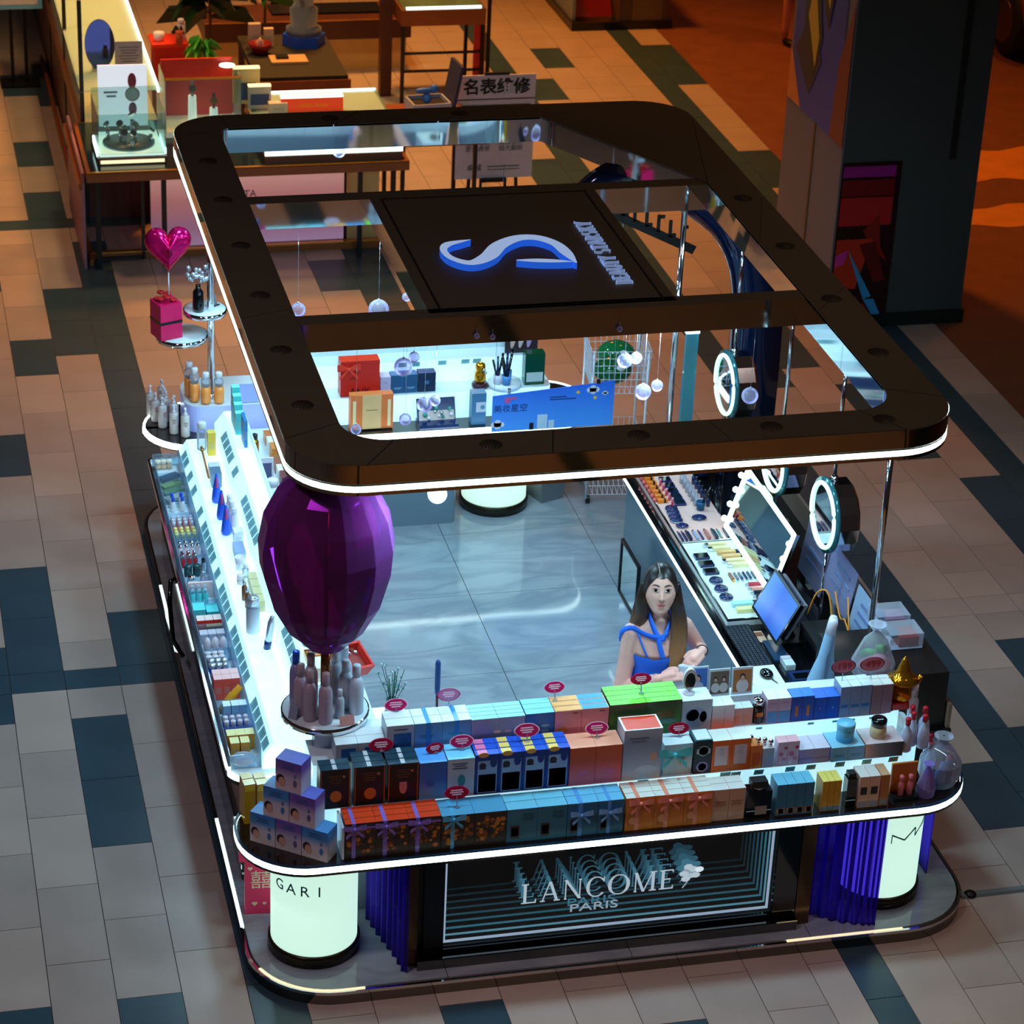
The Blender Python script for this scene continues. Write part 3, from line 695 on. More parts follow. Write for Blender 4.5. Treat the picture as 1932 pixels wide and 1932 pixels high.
def deco(t, w, d, h, items):
    """printed and tied-on parts of a carton; u, v run 0..1 over the front face"""
    yf = -d / 2
    for it in items:
        k = it[0]
        if k == 'rect':
            u0, v0, u1, v1, c = it[1:6]
            m = MB(); m.box((u0 + u1 - 1) * w / 2, yf - .0006, v0 * h, (u1 - u0) * w, .0012, (v1 - v0) * h); m.build('printed_panel', c if not isinstance(c, tuple) else CM(c), t)
        elif k == 'disc':
            u, v, r, c = it[1:5]; ry = it[5] if len(it) > 5 else r
            pts = [((u - .5) * w + r * w * math.cos(a), v * h + ry * w * math.sin(a)) for a in [2 * PI * q / 20 for q in range(20)]]
            m = MB(); vs = [(x, yf - .0016, z) for x, z in pts] + [(x, yf + .0004, z) for x, z in pts]
            m.add(vs, [tuple(range(20)), tuple(reversed(range(20, 40)))] + [(20 + i, 20 + (i + 1) % 20, (i + 1) % 20, i) for i in range(20)])
            m.build('printed_disc', c if not isinstance(c, tuple) else CM(c), t)
        elif k == 'rib':
            u, rw, c = it[1:4]; m = MB(); x = (u - .5) * w
            m.box(x, yf - .0010, 0, rw * w, .0018, h + .0012); m.box(x, 0, h - .0002, rw * w, d, .0016); m.build('ribbon', M('ribbon %d %d %d' % c, c, .22, var=.04), t)
        elif k == 'ribh':
            v, rh, c = it[1:4]; m = MB(); m.box(0, yf - .0010, v * h, w, .0016, rh * h); m.build('ribbon', M('ribbon %d %d %d' % c, c, .22, var=.04), t)
        elif k == 'bow':
            u, v, c = it[1:4]; s = it[4] if len(it) > 4 else 1.
            inst('bow', bow_mesh(c), t, ((u - .5) * w, yf - .002, v * h), (0, 0, 0), (s, s, s))
        elif k == 'lines':
            u, v, uw, n, c = it[1:6]; m = MB()
            for q in range(n): m.box((u - .5) * w, yf - .0008, (v - q * .06) * h, uw * w * (1 - .25 * (q % 2)), .0012, .022 * h)
            m.build('printed_text', CM(c), t)
        elif k == 'comb':
            c1, c2 = it[1:3]; rs = random.Random(int(w * 9000) + int(t.location.x * 977)); m = MB(); n = it[3] if len(it) > 3 else 26
            for q in range(n):
                x = (rs.random() - .5) * w * .84; z = h * (.16 + .72 * rs.random()); r = .007 + .007 * rs.random(); hx = [(x + r * math.cos(a), z + r * math.sin(a)) for a in [PI * s / 3 for s in range(6)]]
                yy = yf - .0006 - .00002 * q; m.add([(a, yy, b) for a, b in hx], [tuple(range(6))], q % 2)
            o = m.build('honeycomb_print', [CM(c1), CM(c2)], t); o['kind'] = 'stuff'
        elif k == 'top':
            c = it[1]; u0, u1 = (it[2], it[3]) if len(it) > 2 else (.1, .9)
            m = MB(); m.box((u0 + u1 - 1) * w / 2, 0, h - .0003, (u1 - u0) * w, d * .86, .0018); m.build('top_panel', c if not isinstance(c, tuple) else CM(c), t)
        elif k == 'face':
            # small portrait print: hair, skin
            u, v, s = it[1:4]
            for nm, du, dv, r, ry, c in (('hair', 0, .02, .16, .20, (40, 24, 22)), ('skin', .05, -.05, .13, .19, (214, 160, 140))):
                pts = [((u + du * s - .5) * w + r * s * w * math.cos(a), (v + dv * s) * h + ry * s * w * math.sin(a)) for a in [2 * PI * q / 16 for q in range(16)]]
                yy = yf - (.0012 if nm == 'hair' else .0016); MB().add([(x, yy, z) for x, z in pts], [tuple(range(16))]).build('printed_' + nm, CM(c), t)
ORD = ['', 'second', 'third', 'fourth', 'fifth', 'sixth', 'seventh']
def ordl(i, n):
    if n == 1: return ''
    if n == 2: return ('left', 'right')[i]
    if i == 0: return 'leftmost'
    if i == n - 1: return 'rightmost'
    return '%s from left' % ORD[i]
CMESH = {}
def carton(x0, x1, yf, d, z, h, front, top, items, label, cat='box', group=None, rot=0., name='carton', side=None):  # tops often coloured paler to paint light from above, some are printed
    w = x1 - x0; t = thing(name, label, cat, ((x0 + x1) / 2, yf + d / 2, z), rot, group)
    m = MB(); m.box(0, 0, 0, w - .0015, d - .0015, h, 0, 1)
    m.build('body', [front if not isinstance(front, tuple) else CM(front), (top if not isinstance(top, tuple) else CM(top)) if top else (front if not isinstance(front, tuple) else CM(front))], t)
    deco(t, w - .0015, d - .0015, h, items); return t
def run(bounds, yf, dep, z, h, front, top, items, label, deep=1, group=None, name='carton', dy=0.):
    n = len(bounds) - 1
    for i in range(n):
        for k in range(deep):
            l = label + ((', ' + ordl(i, n)) if n > 1 else '')
            if deep > 1: l += ', ' + ('front', 'second back', 'third back', 'fourth back')[k]
            it = items(i) if callable(items) else items
            dd = dep / deep
            carton(bounds[i], bounds[i + 1], yf + k * dd + dy, dd - .001, z, h, front, top, it if k == 0 else [q for q in it if q[0] in ('rib', 'top')], l, group=group or (label.split(' with ')[0][:40] if n * deep > 1 else None), name=name)
Z1, Z2, Z3 = .716, .886, 1.021; Y1, Y2, Y3 = -2.82, -2.672, -2.522
OR = (238, 74, 30); LIL = (150, 120, 220); SKY = (90, 190, 235)
# lowest row
run([1.284, 1.42, 1.566, 1.709], Y1, .135, Z1, .178, (62, 44, 34), OR, [('comb', (214, 124, 30), (150, 78, 24)), ('disc', .62, .5, .13, (44, 30, 26)), ('ribh', .84, .05, LIL), ('rib', .27, .13, LIL), ('bow', .30, .86, LIL, 1.15)], 'orange topped honeycomb gift box with purple bow', 3)
run([1.711, 1.859, 2.005], Y1, .135, Z1, .172, (50, 38, 30), (92, 172, 214), lambda i: ([('comb', (206, 130, 34), (140, 76, 22), 34)] + ([('rib', .34, .11, SKY), ('bow', .36, .9, SKY, 1.2)] if i == 0 else [('disc', .5, .45, .12, (40, 30, 26))])), 'blue topped honeycomb gift box in lowest row', 1)
TEAL = (52, 122, 150)
run([2.006, 2.145, 2.28], Y1, .13, Z1, .172, TEAL, (122, 208, 236), [('rect', .12, .12, .42, .5, (60, 46, 44)), ('rect', .16, .18, .38, .44, (214, 150, 128)), ('lines', .7, .82, .4, 4, (40, 90, 120))], 'plain teal carton with pale blue top in lowest row', 2)
run([2.281, 2.422, 2.541], Y1, .13, Z1, .172, (48, 116, 150), (110, 200, 240), [('rect', .1, .12, .36, .5, (60, 46, 44)), ('rect', .14, .18, .32, .44, (214, 150, 128)), ('rib', .42, .14, (96, 170, 240)), ('bow', .45, .66, (130, 190, 250), 1.2)], 'teal carton with shiny blue bow in lowest row', 2)
run([2.549, 2.683, 2.821, 2.954], Y1, .13, Z1, .172, (226, 134, 40), (232, 236, 226), [('rect', .1, .1, .42, .52, (196, 110, 40)), ('disc', .26, .3, .14, (236, 170, 120)), ('lines', .72, .8, .36, 4, (180, 96, 30)), ('rib', .40, .14, (250, 160, 130)), ('bow', .5, .84, (255, 150, 130), 1.3)], 'orange carton with white top and coral bow', 3)
run([2.956, 3.034, 3.111], Y1 + .008, .11, Z1, .165, (214, 168, 140), (230, 232, 226), [('lines', .5, .6, .7, 3, (170, 120, 96))], 'slim tan carton right of the coral bows', 2)
run([3.257, 3.305, 3.35, 3.393, 3.436], Y1, .10, Z1, .165, (52, 116, 150), (110, 196, 226), [('rect', .04, .04, .96, .24, (150, 104, 80)), ('rect', .3, .06, .8, .22, (186, 196, 206))], 'narrow teal carton beside the black bottle', 1)
run([3.474, 3.505, 3.533, 3.566], Y1, .09, Z1, .16, (216, 156, 30), (246, 226, 110), [('rect', .02, .02, .98, .16, (120, 140, 160))], 'narrow mustard yellow carton in lowest row', 1)
run([3.652, 3.701, 3.752], Y1, .10, Z1, .165, (236, 186, 156), (230, 226, 220), [('rect', .16, .42, .8, .66, (28, 30, 36)), ('rect', .04, .03, .96, .2, (150, 140, 146))], 'beige carton with black square window', 1)
run([3.754, 3.798], Y1, .10, Z1, .165, (190, 116, 56), (214, 170, 130), [('rect', .04, .03, .96, .2, (140, 130, 136))], 'narrow caramel carton right of the black square cartons', 1)
# black perfume flacon
t = thing('perfume_flacon', 'square black perfume flacon standing among lowest row cartons', 'bottle', (3.180, -2.775, Z1))
MB().box(0, 0, 0, .118, .07, .135).build('body', BLACKG, t); MB().lathe([(.03, .135), (.03, .15)], 18).build('collar', CHROME, t); m = MB(); m.box(0, 0, .15, .075, .05, .03); m.build('cap', BLACK, t)
MB().box(.01, -.0358, .012, .055, .0012, .045).build('printed_panel', CM((150, 132, 120)), t)
t = thing('perfume_flacon', 'tall slim black bottle between yellow and beige cartons', 'bottle', (3.622, -2.78, Z1))
MB().box(0, 0, 0, .046, .05, .15).build('body', BLACKG, t); MB().box(0, 0, .15, .036, .04, .025).build('cap', BLACK, t)
# orange gift bag with two bottles
t = thing('gift_set', 'amber gift set tray holding two small pink bottles at right end', 'gift set', (3.898, -2.77, Z1), .02)
MB().box(0, .03, 0, .125, .012, .17).build('back_card', CM((206, 116, 34)), t); MB().box(0, 0, 0, .125, .06, .018).build('base', BLACK, t)
for s in (-1, 1):
    b = MB(); b.lathe([(.014, .018), (.014, .078), (.008, .088), (.008, .098), (.011, .099), (.011, .122), (0, .124)], 12, (s * .022, -.004, 0)); b.build('bottle', CM((236, 120, 130)), t)
# second row
DK = (34, 26, 26); NV = (26, 62, 150)
for (a, b), nm in zip(((1.196, 1.332), (1.346, 1.487), (1.496, 1.636)), ('with missing front ribbon nearest the pyramid', 'in the middle', 'with pink cup print')):
    i = (1.196, 1.346, 1.496).index(a)
    for k in range(3 if i else 2):
        dd = .045
        it = [('rect', .02, .02, .05, .98, (190, 92, 30)), ('rect', .95, .02, .98, .98, (190, 92, 30)), ('lines', .5, .82, .44, 4, (110, 70, 44)), ('disc', .78, .80, .05, (190, 120, 90))]
        it += [('disc', .52, .30, .19, (224, 118, 34), .21)] if i < 2 else [('rect', .38, .32, .62, .52, (224, 140, 130)), ('disc', .5, .30, .10, (224, 140, 130), .12)]
        it += [('top', (210, 220, 226), .42, .56)]
        carton(a, b, Y2 + k * dd, dd - .001, Z2, .198, DK, (30, 66, 84), it if k == 0 else it[-1:], ('dark brown carton printed with an orange balloon nearest the pyramid', 'dark brown carton printed with an orange balloon in the middle', 'dark brown carton printed with a pink cup')[i] + ((', front', ', second back', ', third back')[k]), group='dark brown balloon cartons')
run([1.638, 1.762], Y2, .13, Z2, .19, GR('blue print', [(0, (120, 190, 240)), (.5, (60, 120, 210)), (1, (50, 110, 200))]), (96, 176, 250), [('disc', .4, .45, .16, (50, 104, 200))], 'bright blue carton right of the dark balloon cartons', 1)
run([1.764, 1.887], Y2, .13, Z2, .195, (196, 214, 226), (130, 214, 250), [('disc', .52, .42, .14, (60, 150, 150), .26), ('lines', .45, .86, .55, 3, (50, 70, 110))], 'white carton printed with a green leaf', 1)
def navy(i):
    return [('disc', .33, .99, .22, (242, 190, 90) if i else (244, 170, 90), .12), ('rect', .10, .03, .92, .84, (150, 190, 226)), ('rect', .14, .05, .88, .50, (36, 84, 190)), ('disc', .30, .72, .15, (32, 40, 60)), ('rect', .16, .635, .44, .70, (226, 110, 50)), ('disc', .76, .80, .15, (24, 60, 140), .26), ('top', (252, 216, 110) if i else (246, 130, 180), .1, .52)]
run([1.889, 1.997, 2.106, 2.211, 2.318], Y2, .135, Z2, .205, NV, (40, 90, 210), navy, 'navy carton with yellow moon print and pale label', 3)
run([2.32, 2.441, 2.562], Y2, .125, Z2, .195, GR('coral print', [(0, (250, 130, 150)), (.5, (236, 90, 70)), (.62, (214, 84, 40)), (1, (226, 96, 44))]), (250, 170, 140), [('disc', .55, .3, .22, (240, 110, 140), .14)], 'coral and pink carton beside the navy cartons', 1)
t = carton(2.564, 2.743, Y2 - .005, .12, Z2, .265, GR('misty print', [(0, (214, 222, 236)), (.3, (170, 184, 206)), (.75, (140, 156, 184)), (1, (190, 200, 216))]), (250, 252, 250), [('top', (228, 60, 28), .05, .95), ('disc', .8, .45, .10, (214, 170, 150), .13), ('disc', .62, .2, .30, (200, 216, 236), .13), ('rect', .82, .14, .86, .26, (40, 70, 120)), ('lines', .4, .82, .5, 2, (96, 120, 150))], 'tall misty grey carton with red top in middle row')
# turquoise wrapped parcel
t = carton(2.76, 2.896, Y2 + .01, .10, Z2, .16, (206, 224, 230), (220, 236, 240), [('disc', .6, .5, .12, (238, 180, 160), .2)], 'white parcel tied with a big turquoise bow')
inst('bow', bow_mesh((86, 214, 224)), t, (-.02, -.055, .115), (0, 0, 0), (1.75, 1.6, 1.75))
t = carton(2.900, 2.983, Y2, .10, Z2, .175, (22, 46, 62), (40, 100, 112), [('disc', .52, .68, .33, (150, 180, 190)), ('disc', .52, .68, .27, (30, 50, 66)), ('rect', .14, .60, .9, .74, (210, 220, 224)), ('disc', .5, .2, .33, (150, 140, 200)), ('disc', .5, .2, .24, (60, 80, 150)), ('top', (226, 240, 236), .1, .95)], 'dark green carton with round silver emblems')
run([2.985, 3.077, 3.166], Y2, .10, Z2, .165, (240, 112, 40), (226, 232, 224), [('rect', .14, .2, .82, .82, (226, 208, 214)), ('lines', .48, .72, .34, 4, (180, 170, 190))], 'orange carton with square white label', 1)
run([3.168, 3.225], Y2, .07, Z2, .12, (246, 128, 40), (246, 150, 80), [('rect', .2, .1, .8, .7, (230, 100, 30))], 'small orange carton in middle row with silver stoppers', 1)
run([3.227, 3.283], Y2, .07, Z2, .10, (186, 196, 220), (222, 214, 216), [], 'small grey carton in middle row with silver stoppers', 1)
for i, (x, y, z) in enumerate(((3.178, -2.635, 1.006), (3.205, -2.66, 1.006), (3.245, -2.635, .986), (3.268, -2.655, .986))):
    t = thing('stopper', 'silver ball stopper on the small %s carton, %s' % ('orange' if i < 2 else 'grey', 'rear' if i % 2 == 0 else 'front'), 'stopper', (x, y, z), group='silver ball stoppers')
    MB().lathe([(.007, 0), (.007, .012), (.004, .016)], 12).build('neck', CHROME, t); MB().ball((0, 0, .026), .0125, 14).build('ball', CHROME, t)
run([3.298, 3.346, 3.402], Y2, .06, Z2, .125, (240, 206, 224), (250, 190, 200), [('disc', .35, .5, .22, (226, 110, 160)), ('disc', .7, .28, .2, (232, 150, 180)), ('disc', .8, .75, .16, (200, 60, 110)), ('disc', .3, .12, .14, (250, 240, 245))], 'floral pink carton in middle row', 1)
run([3.404, 3.478, 3.553], Y2, .12, Z2, .075, (176, 160, 226), (226, 220, 236), [('rect', .05, .3, .95, .4, (150, 130, 210))], 'low lilac carton in middle row', 1)
run([3.556, 3.636, 3.716], Y2 - .01, .14, Z2, .075, (130, 190, 236), (150, 216, 240), [('rect', .2, .3, .8, .5, (100, 160, 220))], 'low sky blue carton under the blue jar', 1)
carton(3.72, 3.905, Y2 - .01, .14, Z2, .078, GR('dusk print', [(0, (236, 176, 160)), (.35, (140, 150, 176)), (1, (60, 70, 90))], 'X'), (230, 210, 214), [], 'low peach and grey carton under black lidded jar')
t = thing('jar', 'sky blue cylinder tin standing on low blue cartons', 'tin', (3.64, -2.615, Z2 + .075)); MB().lathe([(.041, 0), (.041, .062), (.038, .065)], 26).build('body', CM((110, 196, 236)), t); MB().lathe([(.043, .064), (.043, .088), (.040, .092), (0, .093)], 26).build('lid', CM((126, 208, 244)), t)
t = thing('jar', 'cream jar with glossy black lid on peach carton', 'jar', (3.80, -2.615, Z2 + .078)); MB().lathe([(.036, 0), (.040, .02), (.036, .06)], 24).build('body', CM((222, 196, 150)), t); MB().lathe([(.037, .058), (.037, .088), (.034, .092), (0, .092)], 24).build('lid', BLACKG, t); MB().box(0, -.01, .0922, .03, .006, .0008).build('lid_print', CM((200, 210, 220)), t)
# third row
run([1.291, 1.39, 1.516], Y3, .13, Z3, .092, (190, 206, 216), (236, 244, 246), [('rect', .25, .08, .9, .75, (48, 112, 190))], 'low white carton with blue panel under bottle tray', 2)
run([1.518, 1.642], Y3, .13, Z3, .165, (190, 206, 216), (236, 244, 246), [('rect', .25, .08, .9, .75, (48, 112, 190)), ('lines', .5, .86, .5, 1, (60, 80, 110))], 'tall white carton with blue panel in top row', 2)
run([1.643, 1.769, 1.899], Y3, .13, Z3, .165, (110, 168, 210), (228, 248, 250), [('rib', .5, .16, (60, 150, 226)), ('lines', .45, .6, .5, 2, (70, 120, 170))], 'pale blue carton with cyan paper band in top row', 2)
run([1.90, 2.022, 2.146], Y3, .13, Z3, .16, GR('grey blue print', [(0, (90, 150, 226)), (.5, (140, 156, 190)), (1, (166, 176, 200))]), (156, 226, 226), lambda i: [('disc', .3 + .3 * i, .32, .17, (44, 86, 130) if i == 0 else (40, 80, 200), .12), ('disc', .68 - .6 * i + .3, .55, .14, (226, 190, 200), .06)], 'grey blue carton with mint top in top row', 4)
run([2.148, 2.28], Y3, .13, Z3, .165, (62, 120, 190), (140, 222, 236), [('disc', .7, .6, .15, (150, 170, 210), .05), ('disc', .7, .42, .15, (150, 170, 210), .05)], 'steel blue carton right of the grey blue pair', 3)
run([2.282, 2.406, 2.533], Y3, .13, Z3, .165, (236, 160, 170), (246, 200, 140), lambda i: [('disc', .3, .4, .2, (240, 150, 60), .12), ('lines', .75, .9, .2, 1, (60, 50, 60)), ('top', (250, 180, 110) if i == 0 else (70, 160, 226), .03, .97)], 'pink carton in top row beside the green pair', 3)
run([2.536, 2.706, 2.874], Y3 - .004, .165, Z3, .175, GR('leaf print', [(0, (40, 110, 40)), (.6, (70, 120, 40)), (1, (60, 70, 50))]), (126, 236, 80), [('disc', .5, .58, .3, (120, 110, 60), .12), ('disc', .6, .4, .24, (90, 140, 120), .1), ('rect', .02, .02, .98, .08, (30, 90, 40))], 'lime green topped carton behind the misty carton', 4)
run([2.876, 3.02], Y3, .11, Z3, .16, (190, 206, 226), (226, 240, 244), [('disc', .5, .42, .36, (150, 180, 214)), ('disc', .36, .52, .22, (90, 150, 200)), ('disc', .72, .45, .12, (120, 120, 130), .2)], 'pale carton with round landscape print in top row', 1)
run([3.022, 3.081, 3.128], Y3, .08, Z3, .12, GR('pink fade print', [(0, (250, 160, 150)), (.6, (226, 214, 230)), (1, (236, 240, 240))]), (238, 246, 244), [], 'small white and pink carton in top row', 1)
run([3.130, 3.174, 3.222], Y3 + .01, .06, Z3, .09, (230, 186, 180), (214, 230, 230), [('rect', .1, .1, .7, .6, (240, 170, 150))], 'small blush carton beside the black pot', 1)
t = thing('pot', 'small black pot with shiny chrome lid in top row', 'jar', (3.253, -2.49, Z3)); MB().lathe([(.026, 0), (.028, .015), (.028, .085), (.024, .095)], 20).build('body', BLACKG, t); MB().lathe([(.026, .094), (.026, .118), (.022, .122), (0, .122)], 20).build('lid', CHROME, t); MB().box(0, -.0285, .04, .03, .002, .02).build('label_print', CM((226, 130, 50)), t)
run([3.284, 3.339, 3.40], Y3, .09, Z3, .13, (206, 180, 206), (238, 246, 246), [('rect', .05, .03, .95, .48, (86, 160, 220)), ('lines', .5, .8, .6, 1, (150, 130, 160))], 'small mauve carton with blue window in top row', 1)
run([3.402, 3.457, 3.511], Y3, .08, Z3, .13, (30, 84, 190), (60, 130, 236), [('rect', .36, .2, .62, .62, (210, 130, 70))], 'royal blue carton with copper motif', 1)
run([3.513, 3.573, 3.634], Y3, .09, Z3, .115, (30, 80, 200), (50, 110, 220), [('disc', .5, .5, .05, (226, 196, 170))], 'royal blue carton with coral ribbon cross', 1)
for x in (3.543, 3.604):
    pass
run([3.636, 3.685, 3.737, 3.788], Y3, .10, Z3, .16, (140, 160, 196), (228, 240, 240), [('rect', .12, .3, .86, .4, (60, 120, 190))], 'tall grey blue carton in top row', 1)
run([3.790, 3.841, 3.892], Y3, .09, Z3, .155, (156, 130, 146), (230, 232, 226), [], 'tall mauve grey carton beside the golden figurine', 1)
# corner pyramid of gradient cartons
PYR = {'a': GR('blue fade print', [(0, (226, 206, 206)), (.45, (206, 196, 214)), (.7, (70, 140, 206)), (1, (50, 124, 200))]), 'b': GR('violet fade print', [(0, (224, 204, 206)), (.45, (196, 178, 206)), (.75, (120, 84, 180)), (1, (106, 70, 170))])}
ang = -.645; ux = Vector((math.cos(ang), math.sin(ang), 0)); uy = Vector((-math.sin(ang), math.cos(ang), 0)); o0 = Vector((.893, -2.606, Z1))
for lvl, start, kinds in ((0, 0., 'aba'), (1, .5, 'ab'), (2, .95, 'b')):
    for i, kd in enumerate(kinds):
        c = o0 + ux * (.064 + .128 * (start + i) + .004) + uy * (.048 + .004 * lvl) + Vector((0, 0, .1525 * lvl))
        nm = ('bottom left', 'bottom middle', 'bottom right')[i] if lvl == 0 else ('second layer left', 'second layer right')[i] if lvl == 1 else 'top'
        t = thing('carton', '%s carton of the corner pyramid, %s fading to white with portrait' % (nm, 'blue' if kd == 'a' else 'violet'), 'box', c, ang, 'pyramid of fade print cartons')
        w = .125; m = MB(); m.box(0, 0, 0, w, .092, .152, 0, 1); m.build('body', [PYR[kd], CM((110, 120, 220) if kd == 'b' else (90, 160, 226))], t)
        deco(t, w, .092, .152, [('face', .2, .34, 1.), ('disc', .76, .32, .07, (50, 120, 190) if kd == 'a' else (100, 90, 150), .14), ('rect', .72, .5, .80, .62, (90, 120, 170)), ('lines', .5, .86, .5, 3, (60, 90, 150))])
# yellow cartons behind the pyramid
for i, (x, y, r) in enumerate(((.915, -2.455, .12), (.972, -2.46, .05))):
    for k in range(2):
        t = thing('carton', '%s tall yellow foil carton behind the pyramid, %s' % (('left', 'right')[i], ('front', 'rear')[k]), 'box', (x - .004 * k, y + .052 * k, Z1), r, 'yellow foil cartons')
        MB().box(0, 0, 0, .05, .046, .205, 0, 1).build('body', [CM((214, 160, 24), .2), CM((250, 222, 60), .2)], t); MB().box(0, -.0235, .17, .045, .002, .03).build('flap', CM((250, 214, 40), .2), t)
# pop-up price signs
MAG = M('magenta plate', (206, 30, 100), .35); RED = M('crimson plate', (168, 18, 50), .35); PLW = M('plate print', (250, 214, 230), .4)
def psign(x, y, z, w, label, mat=MAG, tilt=0., zb=None):
    zb = zb if zb is not None else z - .06
    t = thing('price_sign', label, 'price sign', (x, y, zb), tilt, 'pop-up price signs'); h = z - zb; w *= 1.18; t.rotation_euler = (-.35, 0, tilt)
    MB().lathe([(.012, 0), (.012, .004), (.003, .008), (.003, h - .012)], 10).build('stem', ACR, t)
    pts = [(w / 2 * (1 + .06 * math.cos(4 * a)) * math.cos(a), h + w * .31 * (1 + .08 * math.cos(2 * a)) * math.sin(a)) for a in [2 * PI * q / 28 for q in range(28)]]
    def plate(sc, y0, y1, mt, nm):
        P = [(px * sc, h + (pz - h) * sc) for px, pz in pts]; m = MB()
        m.add([(a, y0, b) for a, b in P] + [(a, y1, b) for a, b in P], [tuple(range(28)), tuple(reversed(range(28, 56)))] + [(28 + i, 28 + (i + 1) % 28, (i + 1) % 28, i) for i in range(28)]); return m.build(nm, mt, t)
    plate(1.0, -.001, .001, PLW if mat is MAG else MAG, 'rim'); plate(.9, -.0022, .0, mat, 'face_plate')
    m = MB()
    for q, ww in ((.16, .5), (-.02, .56), (-.2, .4)): m.box(0, -.0026, h + q * w * .5, ww * w, .001, w * .05)
    m.build('print', PLW, t); return t
for x, y, z, w, mt, lb, zb in ((1.583, -2.40, 1.215, .088, MAG, 'magenta price sign above white cartons near the flower vase', 1.186), (1.826, -2.39, 1.235, .085, M('lavender plate', (190, 120, 170), .35), 'lavender price sign with ear shape on cyan banded cartons', 1.186),
                           (1.488, -2.56, 1.115, .09, RED, 'crimson price sign over dark balloon cartons', 1.085), (1.843, -2.60, 1.12, .09, MAG, 'magenta price sign above the leaf carton', 1.082), (1.723, -2.60, 1.10, .07, RED, 'crimson tilted price sign above the bright blue carton', 1.077),
                           (2.139, -2.60, 1.145, .095, MAG, 'magenta price sign above the navy cartons', 1.092), (2.304, -2.43, 1.25, .082, MAG, 'magenta price sign above pink and mint top cartons', 1.187), (2.702, -2.45, 1.265, .08, RED, 'crimson price sign on the lime green cartons', 1.197),
                           (2.461, -2.60, 1.125, .088, MAG, 'magenta price sign on coral cartons', 1.082), (1.793, -2.76, .955, .09, RED, 'crimson price sign on blue topped honeycomb boxes', .889), (2.846, -2.60, 1.085, .08, RED, 'crimson price sign above the turquoise bow', 1.047)):
    psign(x, y, z, w, lb, mt, .0 if 'tilted' not in lb else .2, zb)
# price ovals with numerals
for x, s, lb in ((3.66, '199', 'left pink oval price plate reading 199'), (3.80, '499', 'right pink oval price plate reading 499 beside golden figurine')):
    t = thing('price_sign', lb, 'price sign', (x, -2.46, 1.18)); w = .12
    MB().lathe([(.003, 0), (.003, .05)], 8).build('stem', ACR, t)
    pts = [(w / 2 * math.cos(a), .075 + .036 * math.sin(a)) for a in [2 * PI * q / 28 for q in range(28)]]
    for sc, y0, mt, nm in ((1, 0., M('maroon rim', (120, 30, 50), .4), 'rim'), (.9, -.0015, M('dusty pink plate', (206, 110, 130), .4), 'face_plate')):
        m = MB(); P = [(a * sc, .075 + (b - .075) * sc) for a, b in pts]; m.add([(a, y0 - .001, b) for a, b in P] + [(a, y0 + .001, b) for a, b in P], [tuple(range(28)), tuple(reversed(range(28, 56)))] + [(28 + i, 28 + (i + 1) % 28, (i + 1) % 28, i) for i in range(28)]); m.build(nm, mt, t)
    text(s, .05, M('numeral red', (176, 30, 40), .4), t, (.004, -.0032, .075), (1, 0, 0), (0, 0, 1), .0008, name='numerals')
# ------------------------------------------------------------------ small products
def vial(x, y, z, r, h, body, cap, label, cat='bottle', group=None, prof=None, name='bottle', capr=.7, caph=.22, rot=None, n=14):
    t = thing(name, label, cat, (x, y, z), 0, group)
    hb = h * (1 - caph)
    P = prof or [(r * .96, 0), (r, .004), (r, hb * .86), (r * .6, hb * .97), (r * .55, hb)]
    MB().lathe(P, n).build('body', body, t); MB().lathe([(r * capr, hb), (r * capr, h - .003), (r * capr * .85, h), (0, h)], n).build('cap', cap, t)
    if rot: t.rotation_euler = rot
    return t
def pump(x, y, z, r, h, body, cap, label, group, lab=None):
    t = thing('pump_bottle', label, 'bottle', (x, y, z), random.uniform(-.6, .6), group)
    MB().lathe([(r * .97, 0), (r, .006), (r, h * .66), (r * .94, h * .70), (r * .5, h * .73), (r * .45, h * .76)], 18).build('body', body, t)
    MB().lathe([(r * .5, h * .75), (r * .5, h * .80), (r * .2, h * .81), (r * .2, h * .93)], 14).build('collar', cap, t)
    m = MB(); m.lathe([(r * .32, h * .92), (r * .34, h * .97), (r * .2, h), (0, h)], 12); m.bar((0, 0, h * .955), (0, -r * 1.1, h * .945), .008, .008); m.build('pump_head', cap, t)
    if lab:
        m = MB(); 
        for k in range(3): m.box(0, -r - .0005, h * (.50 - .06 * k), r * (.9 - .2 * k), .002, .004)
        m.build('printed_text', lab, t)
    return t
def sbox(x, y, z, w, d, h, c, label, cat='box', group=None, top=None, rot=0., name='carton', tilt=None):  # paler top colour paints the light falling on it
    t = thing(name, label, cat, (x, y, z), rot, group)
    MB().box(0, 0, 0, w, d, h, 0, 1).build('body', [CM(c), CM(top or c)], t)
    MB().box(0, -d / 2 - .0006, h * .3, w * .6, .0012, h * .3).build('printed_panel', CM(tuple(min(255, int(v * .6 + 70)) for v in c)), t)
    if tilt: t.rotation_euler = tilt
    return t
CREAM = CM((236, 226, 206), .3); PEARL = CM((226, 222, 232), .25); GOLD = M('gold metal', (226, 160, 60), .2, .9, var=.05); ROSE = M('rose plastic', (232, 150, 160), .3); AMB = GLASS('amber liquid', (236, 140, 50), .08, .35)
CLR = GLASS('clear plastic', (236, 240, 250), .05, .22); TQ = CM((80, 200, 206), .3); DKT = M('dark teal cap', (24, 70, 76), .25); REDC = M('red cap', (206, 30, 50), .3); BLU = M('royal blue plastic', (36, 90, 226), .25); SILV = M('silver plastic', (196, 204, 216), .2, .7)
BZ = .664; BX = [.926, .958, .990, 1.022]
g = 'bin along left counter'
def fill(y0, ny, dy, xs, fn):
    for j in range(ny):
        for x in xs: fn(x, y0 + j * dy)
